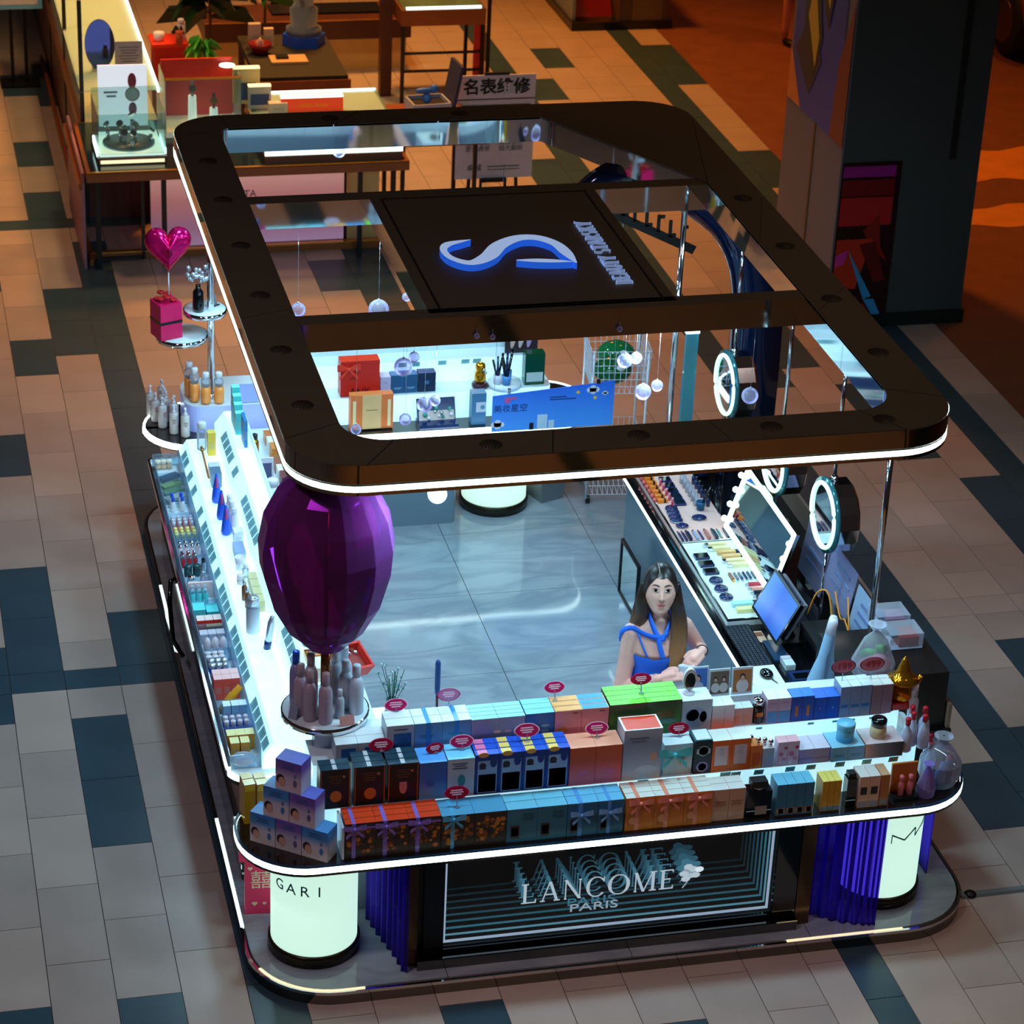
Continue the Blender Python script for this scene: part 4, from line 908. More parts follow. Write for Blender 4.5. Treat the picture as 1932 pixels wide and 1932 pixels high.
fill(1.24, 1, .04, BX[:3], lambda x, y: vial(x, y, BZ, .018, .05, CM((222, 190, 160)), CREAM, 'beige cream pot in farthest ' + g, 'jar', 'beige pots', capr=1.0, caph=.4, name='pot'))
for i, (y, c, l) in enumerate(((1.10, (24, 60, 96), 'navy'), (1.0, (120, 150, 110), 'sage green'), (.92, (90, 130, 110), 'moss green'), (.84, (206, 196, 180), 'cream'))):
    sbox(.975, y, BZ + .005, .12, .05, .014, c, '%s palette case lying slantwise in far left bin' % l, 'palette', 'slanted palettes', rot=.5, name='palette')
fill(.70, 2, .05, [.95, 1.0], lambda x, y: vial(x, y, BZ, .013, .085, CM((232, 236, 240)), BLU, 'white tube with blue tip in ' + g, 'tube', 'blue tipped tubes', caph=.3, name='tube'))
fill(.46, 3, .036, BX, lambda x, y: vial(x, y, BZ, .0125, .055, ROSE, PEARL, 'tiny pink bottle with pearl cap in ' + g, 'bottle', 'tiny pink bottles', capr=.8, caph=.4, n=10))
fill(.32, 3, .036, BX, lambda x, y: vial(x, y, BZ, .0125, .055, CLR, CM((246, 232, 130)), 'tiny clear bottle with yellow cap in ' + g, 'bottle', 'tiny yellow capped bottles', capr=.85, caph=.4, n=10))
fill(.17, 2, .04, BX, lambda x, y: vial(x, y, BZ, .014, .065, PEARL, CHROME, 'small white bottle with chrome cap in ' + g, 'bottle', 'small chrome capped bottles', capr=.8, n=10))
fill(.05, 2, .04, BX[:3], lambda x, y: vial(x, y, BZ, .014, .07, REDC, CHROME, 'small red bottle with chrome cap in ' + g, 'bottle', 'small red bottles', n=10))
fill(-.05, 1, .04, [.94, .985], lambda x, y: vial(x, y, BZ, .021, .06, DKT, DKT, 'dark teal pot in ' + g, 'jar', 'dark teal pots', capr=1, caph=.4, name='pot'))
vial(1.022, -.04, BZ, .014, .09, SILV, BLACKG, 'silver tube with black cap beside the teal pots', 'tube', name='tube')
vial(.945, -.16, BZ, .024, .055, PEARL, CHROME, 'white cream pot with mirrored lid in left bin', 'jar', capr=1, caph=.35, name='pot')
sbox(.945, -.225, BZ, .045, .04, .05, (236, 234, 226), 'small ivory cube carton in left bin'); vial(1.0, -.20, BZ, .016, .10, CLR, SILV, 'clear tall bottle beside the ivory cube')
MB_ = MB(); MB_.box(.975, -.285, BZ, .13, .012, .085); tag(MB_.build('divider_card', CM((246, 206, 206))), 'pale pink divider card above turquoise bottles', 'card')
fill(-.36, 2, .04, BX[:3], lambda x, y: vial(x, y, BZ, .016, .085, TQ, CLR, 'turquoise bottle with clear cap in ' + g, 'bottle', 'turquoise bottles', n=10))
sbox(.94, -.49, BZ, .062, .09, .06, (70, 200, 206), 'turquoise carton in left bin, outer one', top=(90, 226, 226)); sbox(1.008, -.49, BZ, .062, .09, .045, (60, 176, 190), 'turquoise carton in left bin, inner one', top=(90, 220, 222))
for i, x in enumerate((.933, .975, 1.017)): sbox(x, -.62, BZ, .04, .055, .062, (226, 60, 50), 'red carton with white top in left bin', top=(250, 220, 214), group='red cartons in left bin')
sbox(.995, -.68, BZ, .08, .03, .05, (176, 110, 30), 'brown and gold carton behind the red cartons', top=(196, 130, 40))
for i, x in enumerate((.933, .975, 1.017)): sbox(x, -.745, BZ, .04, .05, .05, (170, 170, 190), 'grey lilac carton in left bin', top=(206, 200, 214), group='grey lilac cartons')
for i, x in enumerate((.935, .975, 1.015)):
    t = thing('tube', 'plump white squeeze tube in left bin', 'tube', (x, -.87, BZ), 0, 'plump white tubes'); MB().ball((0, 0, .045), .021, 14, 0, 1, 1.3, 2.1).build('body', PEARL, t); MB().cyl(0, -.012, 0, .012, .012, 12).build('cap', SILV, t)
fill(-1.0, 2, .04, BX[:3], lambda x, y: vial(x, y, BZ, .016, .06, CLR, PEARL, 'clear blue pot with white lid in ' + g, 'jar', 'clear blue pots', capr=1, caph=.35, name='pot'))
fill(-1.12, 2, .045, BX[:3], lambda x, y: vial(x, y, BZ, .017, .085, BLU, SILV, 'blue bottle with wide silver lid in ' + g, 'bottle', 'silver lidded blue bottles', capr=1.15, caph=.25, n=12))
for j in range(2):
    for i, x in enumerate((.930, .972, 1.014)): sbox(x, -1.30 + .05 * j, BZ, .041, .048, .115, (236, 90, 80), 'coral carton with pale pink top, %s %s' % (('front row', 'rear row')[j], ('left', 'middle', 'right')[i]), top=(250, 190, 190), group='coral cartons')
for i in range(3):
    t = thing('snack_stick', 'orange yellow three sided stick leaning in left bin, %s' % ('lowest', 'middle', 'top')[i], 'stick', (.945 + .02 * i, -1.42 + .012 * i, BZ + .02 + .012 * i), .0); t.rotation_euler = (0, -.75, .5)
    m = MB(); a = [(0, -.016, 0), (0, .016, 0), (0, 0, .028)]; m.add([(x, y, z) for x in (-.04, .075) for _, y, z in a], [(0, 1, 2), (5, 4, 3), (0, 3, 4, 1), (1, 4, 5, 2), (2, 5, 3, 0)]); m.build('body', CM((250, 170, 30)), t)
for i, x in enumerate((.945, .985, 1.022)): sbox(x, -1.50, BZ, .036, .05, .085, (150, 200, 226), 'pale blue slim carton in left bin, %s' % ('outer', 'middle', 'inner')[i], top=(220, 240, 246), group='pale blue slim cartons')
fill(-1.64, 2, .04, BX, lambda x, y: vial(x, y, BZ, .0135, .075, BLU, PEARL, 'blue roll-on bottle with white cap in ' + g, 'bottle', 'white capped blue roll-ons', capr=.95, caph=.35, n=12))
for j, xs_ in ((0, (.940, .988)), (1, (.932, .975, 1.018))):
    for i, x in enumerate(xs_): sbox(x, -1.81 + .06 * j, BZ, .042, .056, .072 + .006 * j, (230, 160, 60), 'cream yellow cube carton, %s row %s' % (('front', 'rear')[j], ('left', 'middle', 'right')[i]), top=(250, 240, 160), group='cream yellow cartons')
t = thing('pouch', 'crinkled clear plastic pouch at near end of left bins', 'pouch', (.965, -1.915, BZ)); MB().ball((0, 0, .032), .04, 16, 0, 1.5, 1.1, .8).build('film', CLR, t); MB().box(0, .02, .002, .08, .04, .03).build('contents', CM((190, 190, 206)), t)
# middle shelf of the left counter
MZ = .802
t = vial(1.17, 1.17, MZ, .028, .17, CLR, CM((226, 226, 230)), 'clear bottle with animal face lid in middle shelf', prof=[(.026, 0), (.028, .01), (.028, .10), (.022, .125), (.02, .13)], capr=.9)
sbox(1.215, 1.10, MZ, .045, .05, .14, (240, 196, 60), 'yellow carton behind the far tags', top=(252, 230, 110))
t = thing('wand', 'long orange brown wand lying beside yellow carton', 'wand', (1.16, .95, MZ + .006)); MB().rod((0, -.16, 0), (0, .12, .03), .006, 10).build('shaft', CM((196, 110, 50)), t); MB().rod((0, .12, .03), (0, .16, .034), .009, 10).build('handle', GOLD, t)
sbox(1.20, .86, MZ, .06, .07, .05, (226, 236, 240), 'white flat carton on middle shelf')
sbox(1.19, .72, MZ, .055, .09, .085, (110, 146, 170), 'grey blue device carton on middle shelf', top=(90, 120, 150))
for i, (y, z) in enumerate(((.50, 0), (.30, 0), (.12, 0))):
    t = thing('hair_dryer', 'royal blue hair styler standing on middle shelf, %s' % ('farthest', 'middle', 'nearest')[i], 'styler', (1.165, y, MZ))
    MB().lathe([(.012, 0), (.024, .004), (.028, .02), (.02, .09), (.006, .17), (0, .175)], 16).build('body', BLU, t); MB().lathe([(.008, .10), (.003, .16)], 8, (.0, -.018, 0)).build('stripe', CM((226, 60, 110)), t)
for i, (x, y) in enumerate(((1.205, .28), (1.208, .21), (1.21, .13))):
    vial(x, y, MZ, .02, .15, PEARL, PEARL, 'white slim bottle beside the blue stylers, %s' % ('farthest', 'middle', 'nearest')[i], group='white slim bottles', capr=.75)
sbox(1.215, .02, MZ, .05, .06, .075, (236, 240, 240), 'white carton beside the blue stylers')
sbox(1.20, -.12, MZ, .055, .12, .05, (150, 170, 216), 'periwinkle flat carton on middle shelf')
t = thing('paper_cup', 'white paper cup on middle shelf of left counter', 'cup', (1.185, -.27, MZ)); MB().lathe([(.022, 0), (.03, .07), (.027, .07), (.02, .004), (0, .004)], 18).build('cup_body', PEARL, t)
vial(1.20, -.36, MZ, .018, .07, CLR, PEARL, 'clear dropper bottle near the paper cup'); vial(1.165, -.43, MZ, .02, .05, PEARL, PEARL, 'low white pot near the paper cup', 'jar', capr=1, caph=.4, name='pot')
for i, y in enumerate((-.46, -.54, -.62, -.70)): sbox(1.222, y, MZ, .045, .075, .06, (206, 196, 140), 'olive gold carton in the row on middle shelf, %s' % ('farthest', 'second', 'third', 'nearest')[i], top=(222, 214, 160), group='olive gold cartons')
for i, (x, y) in enumerate(((1.16, -.60), (1.165, -.68))): vial(x, y, MZ, .014, .11, M('bronze tube', (150, 96, 70), .25, .4), SILV, 'bronze lipstick tube on middle shelf, %s' % ('farther', 'nearer')[i], 'tube', name='tube')
t = thing('canister', 'tall silver grey spray canister on middle shelf', 'canister', (1.155, -.93, MZ)); MB().lathe([(.032, 0), (.034, .008), (.034, .135), (.030, .142)], 22).build('body', GR('silver fade', [(0, (226, 236, 246)), (1, (150, 160, 180))], rough=.25), t); MB().lathe([(.031, .142), (.031, .19), (.027, .198), (0, .199)], 22).build('cap', SILV, t)
t = thing('pen_case', 'slender white and navy pen shaped device leaning on middle shelf', 'device', (1.20, -1.10, MZ)); MB().lathe([(.008, 0), (.017, .02), (.018, .16), (.010, .20), (0, .202)], 14).build('body', SILV, t); MB().lathe([(.0185, .0), (.0185, .05)], 14).build('navy_end', M('navy plastic', (30, 60, 120), .3), t); t.rotation_euler = (.2, .1, 0)
# top of left counter (near end): gold cartons, tea cup, tea box
TZ = 1.002
for i, y in enumerate((-.95, -1.04, -1.13)): sbox(1.352, y, TZ, .07, .08, .045, (176, 150, 90), 'dark gold carton with pale rim on top tier, %s' % ('farthest', 'middle', 'nearest')[i], top=(206, 190, 130), group='dark gold cartons')
sbox(1.35, -1.28, TZ, .075, .12, .12, (206, 186, 120), 'tall pale gold carton on top tier', top=(240, 234, 170))
t = thing('tea_cup', 'clear cup of amber tea with white lid on left counter', 'cup', (1.345, -1.44, TZ)); MB().lathe([(.026, 0), (.036, .10), (.033, .10), (.024, .006), (0, .006)], 22).build('cup_body', CLR, t); MB().lathe([(.024, .007), (.030, .065), (0, .065)], 20).build('tea', M('amber tea', (226, 140, 40), .15), t); MB().lathe([(.038, .10), (.038, .108), (.02, .112), (0, .112)], 22).build('lid', PEARL, t)
t = thing('tea_box', 'open box of amber bricks with gold rim on left counter', 'box', (1.352, -1.60, TZ)); m = MB(); m.box(0, 0, 0, .085, .13, .006); m.box(0, -.063, 0, .085, .004, .03); m.box(0, .063, 0, .085, .004, .03); m.box(.04, 0, 0, .004, .13, .03); m.box(-.04, 0, 0, .004, .13, .03); m.build('tray', GOLD, t)
for k in range(2): MB().box(0, -.03 + .06 * k, .007, .07, .05, .02).build('brick', M('amber brick', (206, 130, 60), .3), t)
sbox(1.35, -1.74, TZ, .085, .11, .075, (236, 220, 190), 'ivory carton at near end of left counter top', top=(248, 246, 206))
# far end of top tier: turquoise stack, thin book, boxes on inner shelf
for k in range(4): sbox(1.35, 1.08 - .05 * k, TZ, .045, .045, .22 - .03 * k, (80, 196, 196), 'turquoise pillar carton, %s' % ('tallest', 'second tallest', 'second shortest', 'shortest')[k], top=(130, 226, 216), group='turquoise pillar cartons')
sbox(1.36, .80, TZ, .018, .12, .16, (40, 120, 190), 'thin blue standing folder on top tier')
vial(1.44, .95, .842, .022, .14, GOLD, BLACKG, 'gold bottle on inner shelf of left counter'); t = thing('picture_card', 'white frame with portrait print on inner shelf', 'card', (1.45, .60, .842)); MB().box(0, 0, 0, .08, .01, .16).build('frame', PEARL, t); MB().box(0, -.006, .04, .06, .002, .09).build('portrait_print', CM((90, 90, 130)), t)
for i, y in enumerate((1.12, 1.0, .88, .76, .64, .52, .40, .28)): sbox(1.545, y, .842, .055, .09, .055 + .02 * (i % 3), ((196, 110, 60), (230, 226, 220), (220, 130, 60), (150, 90, 70), (236, 230, 226), (120, 60, 60), (214, 190, 150), (226, 150, 150))[i], '%s carton on inner shelf of left counter' % ('rust brown', 'white', 'orange', 'cocoa', 'off-white tall', 'wine red', 'sand', 'rose')[i], group='inner shelf cartons')
sbox(1.45, .30, .842, .06, .09, .10, (200, 206, 226), 'pale lavender carton on inner shelf'); vial(1.46, .42, .842, .03, .12, PEARL, PEARL, 'white lidded jar on inner shelf', 'jar', capr=1, caph=.3, name='jar')
# near inner corner: red open gift box, vase of leaves, blue stick
t = thing('gift_box', 'open red gift box tilted behind the violet egg', 'gift box', (1.50, -1.63, .99), .55); t.rotation_euler = (.55, .25, .6)
m = MB(); m.box(0, 0, 0, .17, .15, .012); m.box(0, -.07, 0, .17, .012, .07); m.box(0, .07, 0, .17, .012, .07); m.box(-.08, 0, 0, .012, .15, .07); m.box(.08, 0, 0, .012, .15, .07); m.build('case', CM((236, 60, 50), .25), t)
MB().box(0, 0, .012, .145, .125, .03).build('insert', CM((150, 40, 30)), t)
for k in range(3): MB().cyl(-.045 + .045 * k, .03, .04, .055, .014, 14).build('pot', CHROME if k else GOLD, t)
t = thing('flower_vase', 'clear vase of small leafy sprigs at inner end of left counter', 'vase', (1.70, -2.02, 1.0)); t.location = (1.66, -1.93, .842)
MB().lathe([(.03, 0), (.036, .05), (.026, .10), (.032, .12), (.028, .118), (.022, .10), (.03, .05), (.024, .006), (0, .006)], 20).build('vase', CLR, t)
LEAF = M('sprig green', (50, 110, 96), .5, var=.15); LEAF2 = M('pale bud', (190, 214, 226), .5)
rs = random.Random(5)
for k in range(16):
    a = k * 2.4; tip = Vector((.05 * math.cos(a) * (.5 + rs.random()), .04 * math.sin(a), .20 + .10 * rs.random()))
    m = MB(); m.tube([(0, 0, .02), (tip.x * .4, tip.y * .4, tip.z * .6), tip], .0018, 5); m.build('stem', LEAF, t)
    for q in range(3):
        c = Vector((0, 0, .02)).lerp(tip, .62 + .18 * q); d = Vector((math.cos(a + q * 2), math.sin(a + q * 2), .5)) * .014
        s_ = d.cross(Vector((0, 0, 1))).normalized() * .007
        MB().add([c, c + d * .5 + s_, c + d, c + d * .5 - s_], [(0, 1, 2, 3)]).build('leaf', LEAF, t)
    if k % 2: MB().ball(tip, .006, 8).build('bud', LEAF2, t)
MB().prism(rrect(1.50, 1.74, -2.12, -1.80, .01, 2), .07, .84).build('corner_cabinet', LIT, lc)
t = thing('squeegee', 'blue handled stick standing upright behind top row cartons', 'tool', (1.86, -2.27, .07)); t.location = (1.80, -2.255, .07); MB().cyl(0, 0, 0, 1.12, .006, 8).build('shaft', CHROME, t); MB().lathe([(.011, 1.10), (.013, 1.13), (.013, 1.26), (.007, 1.275), (0, 1.276)], 12).build('grip', M('grip blue', (40, 80, 140), .4), t)
# ------------------------------------------------------------------ back left corner: pump bottles, orange bottles, disc stand
random.seed(11)
for i, (x, y) in enumerate(((.955, 1.85), (.975, 1.76), (1.005, 1.67), (1.06, 1.58), (1.035, 1.755), (1.03, 1.85), (1.075, 1.69), (1.12, 1.53), (1.03, 1.92))):
    pump(x, y, .718, .026, .19 - .01 * (i % 2), CM((206, 196, 196), .35), PEARL, 'off-white pump bottle on rounded back corner tray, %s' % ('far left', 'second from left', 'front', 'right front', 'middle', 'rear middle', 'inner', 'rightmost', 'rearmost')[i], 'off-white pump bottles', CM((150, 90, 90)))
MB().prism(rrect(1.13, 1.61, 1.56, 1.97, (.10, .01, .01, .12), 8), .716, .88, 0, 1).build('corner_tier', [M('lilac lit acrylic', (170, 180, 240), .3, emit=.16, ecol=(150, 170, 250)), LITDIM], bc)
for i, (x, y, h) in enumerate(((1.17, 1.72, .21), (1.19, 1.64, .21), (1.25, 1.605, .19), (1.325, 1.60, .19))):
    t = thing('bottle', '%s amber shower bottle with white neck on back corner tier' % ('farthest left', 'second', 'third', 'rightmost')[i], 'bottle', (x, y, .888), 0, 'amber shower bottles')
    MB().lathe([(.024, 0), (.029, .01), (.031, h * .3), (.027, h * .55)], 18).build('body', M('amber gel', (246, 150, 70), .2), t); MB().lathe([(.027, h * .55), (.028, h * .75), (.018, h * .82), (.018, h * .84)], 18).build('upper_body', CLR, t); MB().lathe([(.02, h * .83), (.02, h * .97), (.016, h), (0, h)], 16).build('cap', PEARL, t)
t = thing('price_card', 'lilac curved price holder on back corner tier', 'card', (1.48, 1.60, .883)); MB().obox((0, 0, .05), (.075, 0, 0), (0, .02, .05), (0, .004, -.0016)).build('plate', CM((150, 160, 226)), t)
st = thing('disc_stand', 'chrome stand with two round white discs at back left corner', 'stand', (1.285, 1.66, .888)); st.location = (0, 0, 0)
m = MB(); m.cyl(1.295, 1.70, .888, 2.356, .02, 16); m.cyl(1.295, 1.70, .888, .9, .04, 16); m.build('post', CHROME, st)
def disc(par, x, y, z, r):
    MB().lathe([(r, z - .03), (r, z - .002)], 32, (x, y, 0)).build('disc_rim', CHROME, par); MB().lathe([(r - .006, z - .004), (r - .006, z), (0, z)], 32, (x, y, 0)).build('disc_top', LITDIM, par)
disc(st, 1.268, 1.74, 1.42, .125); disc(st, 1.135, 1.76, 1.262, .15)
# pink gift box with heart balloon
t = thing('gift_box', 'hot pink gift box with black ribbon and red blooms on lower disc', 'gift box', (1.045, 1.74, 1.264), .35)
MB().box(0, 0, 0, .135, .135, .215).build('body', CM((226, 24, 96), .35), t); MB().box(0, 0, .095, .138, .138, .016).build('ribbon', BLACKG, t)
rs = random.Random(2); CRIM = M('crimson petals', (196, 20, 30), .5, var=.2)
for k in range(7):
    a = k * .9; m = MB(); c = Vector((.045 * math.cos(a), .045 * math.sin(a), .225 + .012 * (k % 3))) if k else Vector((0, 0, .24))
    for q in range(6): b = q * 1.05; m.ball(c + Vector((.012 * math.cos(b), .012 * math.sin(b), .004)), .011, 8, 0, 1, 1, .8)
    m.build('bloom', CRIM, t)
t = thing('heart_balloon', 'shiny magenta foil heart balloon above the pink gift box', 'balloon', (1.062, 1.73, 1.52))
m = MB(); vs = []; fs = []; N1, N2 = 40, 9
for j in range(N2):
    s = math.sin(PI * j / (N2 - 1)) ** .6 if 0 < j < N2 - 1 else .02; th = -.055 * math.cos(PI * j / (N2 - 1))
    for k in range(N1):
        a = 2 * PI * k / N1; x = .0083 * 16 * math.sin(a) ** 3; z = .0095 * (13 * math.cos(a) - 5 * math.cos(2 * a) - 2 * math.cos(3 * a) - math.cos(4 * a)); vs.append((x * s, th, .295 + z * s))
for j in range(N2 - 1):
    for k in range(N1): fs.append((j * N1 + k, j * N1 + (k + 1) % N1, (j + 1) * N1 + (k + 1) % N1, (j + 1) * N1 + k))
fs += [tuple(range(N1)), tuple(reversed(range((N2 - 1) * N1, N2 * N1)))]
m.add(vs, fs, 0, True); m.build('foil', M('magenta foil', (236, 20, 110), .14, .75, var=.06), t); MB().rod((0, 0, .0), (0, 0, .14), .004, 8).build('stick', PEARL, t)
t = thing('bead_wreath', 'cluster of silver beads around a dark flacon on upper disc', 'ornament', (1.225, 1.70, 1.422))
MB().lathe([(.03, 0), (.034, .02), (.03, .12), (.014, .14), (.014, .16)], 18).build('flacon', BLACKG, t); rs = random.Random(9)
for k in range(34):
    a = rs.random() * 2 * PI; b = (rs.random() - .5) * 1.6; r = .062 + .012 * rs.random()
    MB().ball((r * math.cos(a) * math.cos(b), .7 * r * math.sin(a) * math.cos(b), .235 + .75 * r * math.sin(b)), .0135, 8).build('bead', SILV, t)
t = thing('phone_stand', 'small silver phone stand with black card on upper disc', 'stand', (1.32, 1.78, 1.422), .6); MB().obox((0, 0, .03), (.022, 0, 0), (0, .01, .03), (0, .003, -.001)).build('plate', SILV, t); MB().box(0, -.025, 0, .05, .008, .006).build('foot', BLACKG, t)
# ------------------------------------------------------------------ violet egg and its bottle tray
t = thing('egg_stand', 'large faceted violet egg on a copper rod above a round bottle tray', 'stand', (1.285, -2.255, .07)); t.location = (0, 0, 0)
EX, EY = 1.288, -2.257
VIO = GLASS('violet shell', (226, 120, 246), .03, .06); VIO2 = GLASS('plum core', (150, 30, 100), .08, .26)
prof = [(0, 1.44), (.09, 1.475), (.17, 1.56), (.245, 1.70), (.292, 1.87), (.30, 1.98), (.275, 2.12), (.215, 2.24), (.13, 2.32), (0, 2.352)]
MB().lathe(prof, 13, (EX, EY, 0), 0, False).build('outer_shell', VIO, t)
MB().lathe([(r * .78, 1.9 + (z - 1.9) * .93) for r, z in prof], 11, (EX, EY, 0), 0, False).build('inner_core', VIO2, t)
m = MB(); m.cyl(EX, EY, .07, 2.356, .012, 12); m.cyl(EX, EY, 1.15, 1.46, .022, 14); m.build('rod', M('copper rod', (226, 150, 100), .15, .9), t)
disc(t, EX, EY, 1.15, .198)
for i, (dx, dy, h, r, kind) in enumerate(((-.115, -.03, .25, .032, 0), (-.085, -.09, .25, .03, 0), (-.02, -.125, .25, .032, 0), (-.06, .03, .27, .032, 0), (-.12, .07, .26, .03, 1), (.055, .06, .26, .036, 2), (.09, -.01, .24, .033, 2), (.10, .09, .25, .036, 2), (.13, -.06, .24, .033, 2), (.05, -.09, .14, .021, 2))):
    vial(EX + dx, EY + dy, 1.152, r, h, (CM((190, 170, 186), .3), CM((150, 140, 190), .3), CM((196, 206, 220), .3))[kind], (CM((196, 170, 180), .3), BLU, CM((220, 226, 236), .3))[kind], '%s bottle on the tray under the violet egg, %s' % (('mauve', 'blue grey', 'frosty white')[kind], ('far left', 'left front', 'front', 'left inner', 'left rear', 'middle rear', 'right middle', 'right rear', 'far right', 'small right front')[i]), group='bottles under the violet egg', prof=[(r * .95, 0), (r, .008), (r, h * .56), (r * .9, h * .66), (r * .52, h * .76)], capr=.55, caph=.24, n=16)
t = thing('price_card', 'pink paper card on the rim of the bottle tray', 'card', (EX + .07, EY - .165, 1.152), .15); MB().obox((0, 0, .022), (.034, 0, 0), (0, .006, .022), (0, .001, -.0004)).build('paper', CM((226, 160, 150)), t)
t = thing('price_card', 'grey leaning card at left rim of the bottle tray', 'card', (EX - .155, EY - .07, 1.152), -.6); MB().obox((0, 0, .03), (.02, 0, 0), (0, .012, .03), (0, .001, -.0004)).build('paper', CM((150, 160, 186)), t)
# ------------------------------------------------------------------ right end of front counter
t = thing('figurine', 'golden foil figurine with pointed hat on red base', 'figurine', (3.965, -2.452, 1.022))
MB().box(0, 0, 0, .12, .11, .03).build('base', CM((196, 40, 20), .3), t)
GF = M('gold foil', (230, 150, 30), .16, .85, var=.15, scale=20., bump=.5)
MB().lathe([(.05, .03), (.06, .06), (.05, .10), (.035, .125), (.04, .135)], 18).build('body', GF, t); MB().lathe([(.075, .13), (.078, .137), (.04, .15), (.03, .19), (.012, .24), (0, .255)], 18).build('hat', GF, t)
for s in (-1, 1): MB().tube([(s * .04, -.01, .11), (s * .07, -.015, .12), (s * .085, -.01, .15)], [.014, .012, .012], 10).build('arm', GF, t)
t = thing('pink_bundle', 'clear bag of folded pink and green gifts beside the golden figurine', 'bag', (3.93, -2.19, 1.032))
m = MB(); m.ball((0, 0, .05), .075, 18, 0, 1.1, .8, .7); m.build('pink_fabric', M('pink satin', (236, 150, 170), .35, bump=.4, scale=9.), t); MB().ball((-.03, .03, .10), .035, 12, 0, 1.3, .8, .6).build('green_leaf', CM((90, 200, 90)), t); MB().ball((.045, .05, .10), .03, 12).build('green_leaf', CM((60, 160, 60)), t)
MB().lathe([(.10, 0), (.105, .06), (.06, .17), (.015, .22), (.045, .26)], 14, (0, .02, 0), 0, False).build('film', CLR, t)
for i, (x, y, z) in enumerate(((3.93, -2.645, .89), (3.975, -2.60, .89), (4.02, -2.63, .89), (3.99, -2.545, .89), (4.045, -2.565, .89), (4.08, -2.61, .72), (4.10, -2.54, .72))):
    t = thing('bottle', 'milky bottle with red cap, %s in the right end cluster' % ('leftmost', 'second', 'front', 'inner', 'rear', 'lower front', 'lower rear')[i], 'bottle', (x, y, z), 0, 'red capped bottles')
    MB().lathe([(.024, 0), (.028, .006), (.03, .06), (.024, .10), (.009, .125), (.009, .14)], 16).build('body', CM((206, 214, 240), .2), t); MB().lathe([(.0125, .138), (.0135, .168), (.010, .174), (0, .174)], 12).build('cap', REDC, t)
vial(4.01, -2.50, .89, .024, .26, CM((206, 226, 240), .3), PEARL, 'tall pale spray bottle behind red capped bottles')
t = thing('gift_basket', 'round cellophane gift basket of blue and red jars at right tray end', 'gift basket', (4.105, -2.67, .7165))
m = MB(); m.lathe([(.075, 0), (.10, .05), (.098, .12), (.05, .19), (.02, .215), (.045, .25)], 16, (0, 0, 0), 0, False); m.build('cellophane', CLR, t)
rs = random.Random(4)
for k in range(9):
    a = k * 2.4; r = .055 * math.sqrt((k + 1) / 9); c = ((60, 90, 150), (176, 40, 60), (90, 130, 190), (226, 150, 180), (40, 60, 90))[k % 5]
    MB().lathe([(.016, .004), (.018, .01), (.016, .06 + .03 * (k % 3)), (0, .066 + .03 * (k % 3))], 10, (r * math.cos(a), r * math.sin(a), 0)).build('jar', CM(c, .25), t)
MB().ball((0, 0, .235), .02, 10, 0, 1.2, 1, .8).build('black_bow', BLACKG, t)
t = thing('cellophane_bag', 'small violet tinted cellophane bag beside the amber gift set', 'bag', (4.005, -2.765, .7165)); MB().lathe([(.04, 0), (.045, .05), (.02, .13), (.008, .15), (.026, .17)], 12, (0, 0, 0), 0, False).build('film', GLASS('violet film', (200, 180, 250), .05, .3), t); MB().box(0, 0, .002, .04, .035, .08).build('contents', CM((176, 60, 60)), t)
# portrait cards, mirror, mouse tray, dispensers behind the top row
for i, (x, c1, c2, l) in enumerate(((2.995, (60, 110, 190), (190, 190, 206), 'photo card of a person in pale jacket on blue'), (3.10, (110, 96, 84), (206, 206, 200), 'photo card of two people in white'), (3.21, (176, 110, 60), (220, 214, 214), 'photo card of a person on amber ground'))):
    t = thing('photo_card', l + ' behind top row cartons', 'photo', (x, -2.37, 1.101)); t.rotation_euler = (-.1, 0, 0)
    MB().box(0, 0, 0, .10, .006, .155 if i == 0 else .135).build('card', CM((200, 214, 224)), t); MB().box(0, -.0036, .012, .088, .0016, .135 if i == 0 else .112).build('print_ground', CM(c1), t)
    for q in range(2 if i == 1 else 1):
        dx = (-.02 + .04 * q) if i == 1 else 0.
        for nm, z, r, ry, c in (('body', .035, .03, .035, c2), ('hair', .088, .014, .017, (36, 26, 26)), ('skin', .082, .010, .013, (216, 170, 150))):
            s = .7 if i == 1 else 1.
            pts = [(dx + r * s * math.cos(a), .012 + z * (.85 if i else 1) + ry * s * math.sin(a)) for a in [2 * PI * k / 16 for k in range(16)]]
            MB().add([(a, -.0048 - {'body': 0, 'hair': .0004, 'skin': .0008}[nm], b) for a, b in pts], [tuple(range(16))]).build('printed_' + nm, CM(c), t)
t = thing('table_mirror', 'small oval white table mirror on the round print carton', 'mirror', (2.925, -2.455, 1.181)); MB().lathe([(.028, 0), (.028, .006), (.006, .012), (.006, .02)], 16).build('foot', PEARL, t)
pts = [(.033 * math.cos(a), .075 + .055 * math.sin(a)) for a in [2 * PI * k / 24 for k in range(24)]]
m = MB(); m.add([(a, -.008, b) for a, b in pts] + [(a, .008, b) for a, b in pts], [tuple(range(24)), tuple(reversed(range(24, 48)))] + [(24 + i, 24 + (i + 1) % 24, (i + 1) % 24, i) for i in range(24)]); m.build('shell', PEARL, t)
MB().add([(a * .74, -.0086, .068 + (b - .075) * .78) for a, b in pts], [tuple(range(24))]).build('glass', MIRRORD, t)
t = thing('pad_tray', 'white tray with papers behind the photo cards', 'tray', (3.40, -2.16, .732)); MB().box(0, 0, 0, .17, .26, .30).build('body', LITDIM, t); MB().box(.005, -.03, .30, .15, .17, .004).build('paper', CM((226, 236, 226)), t)
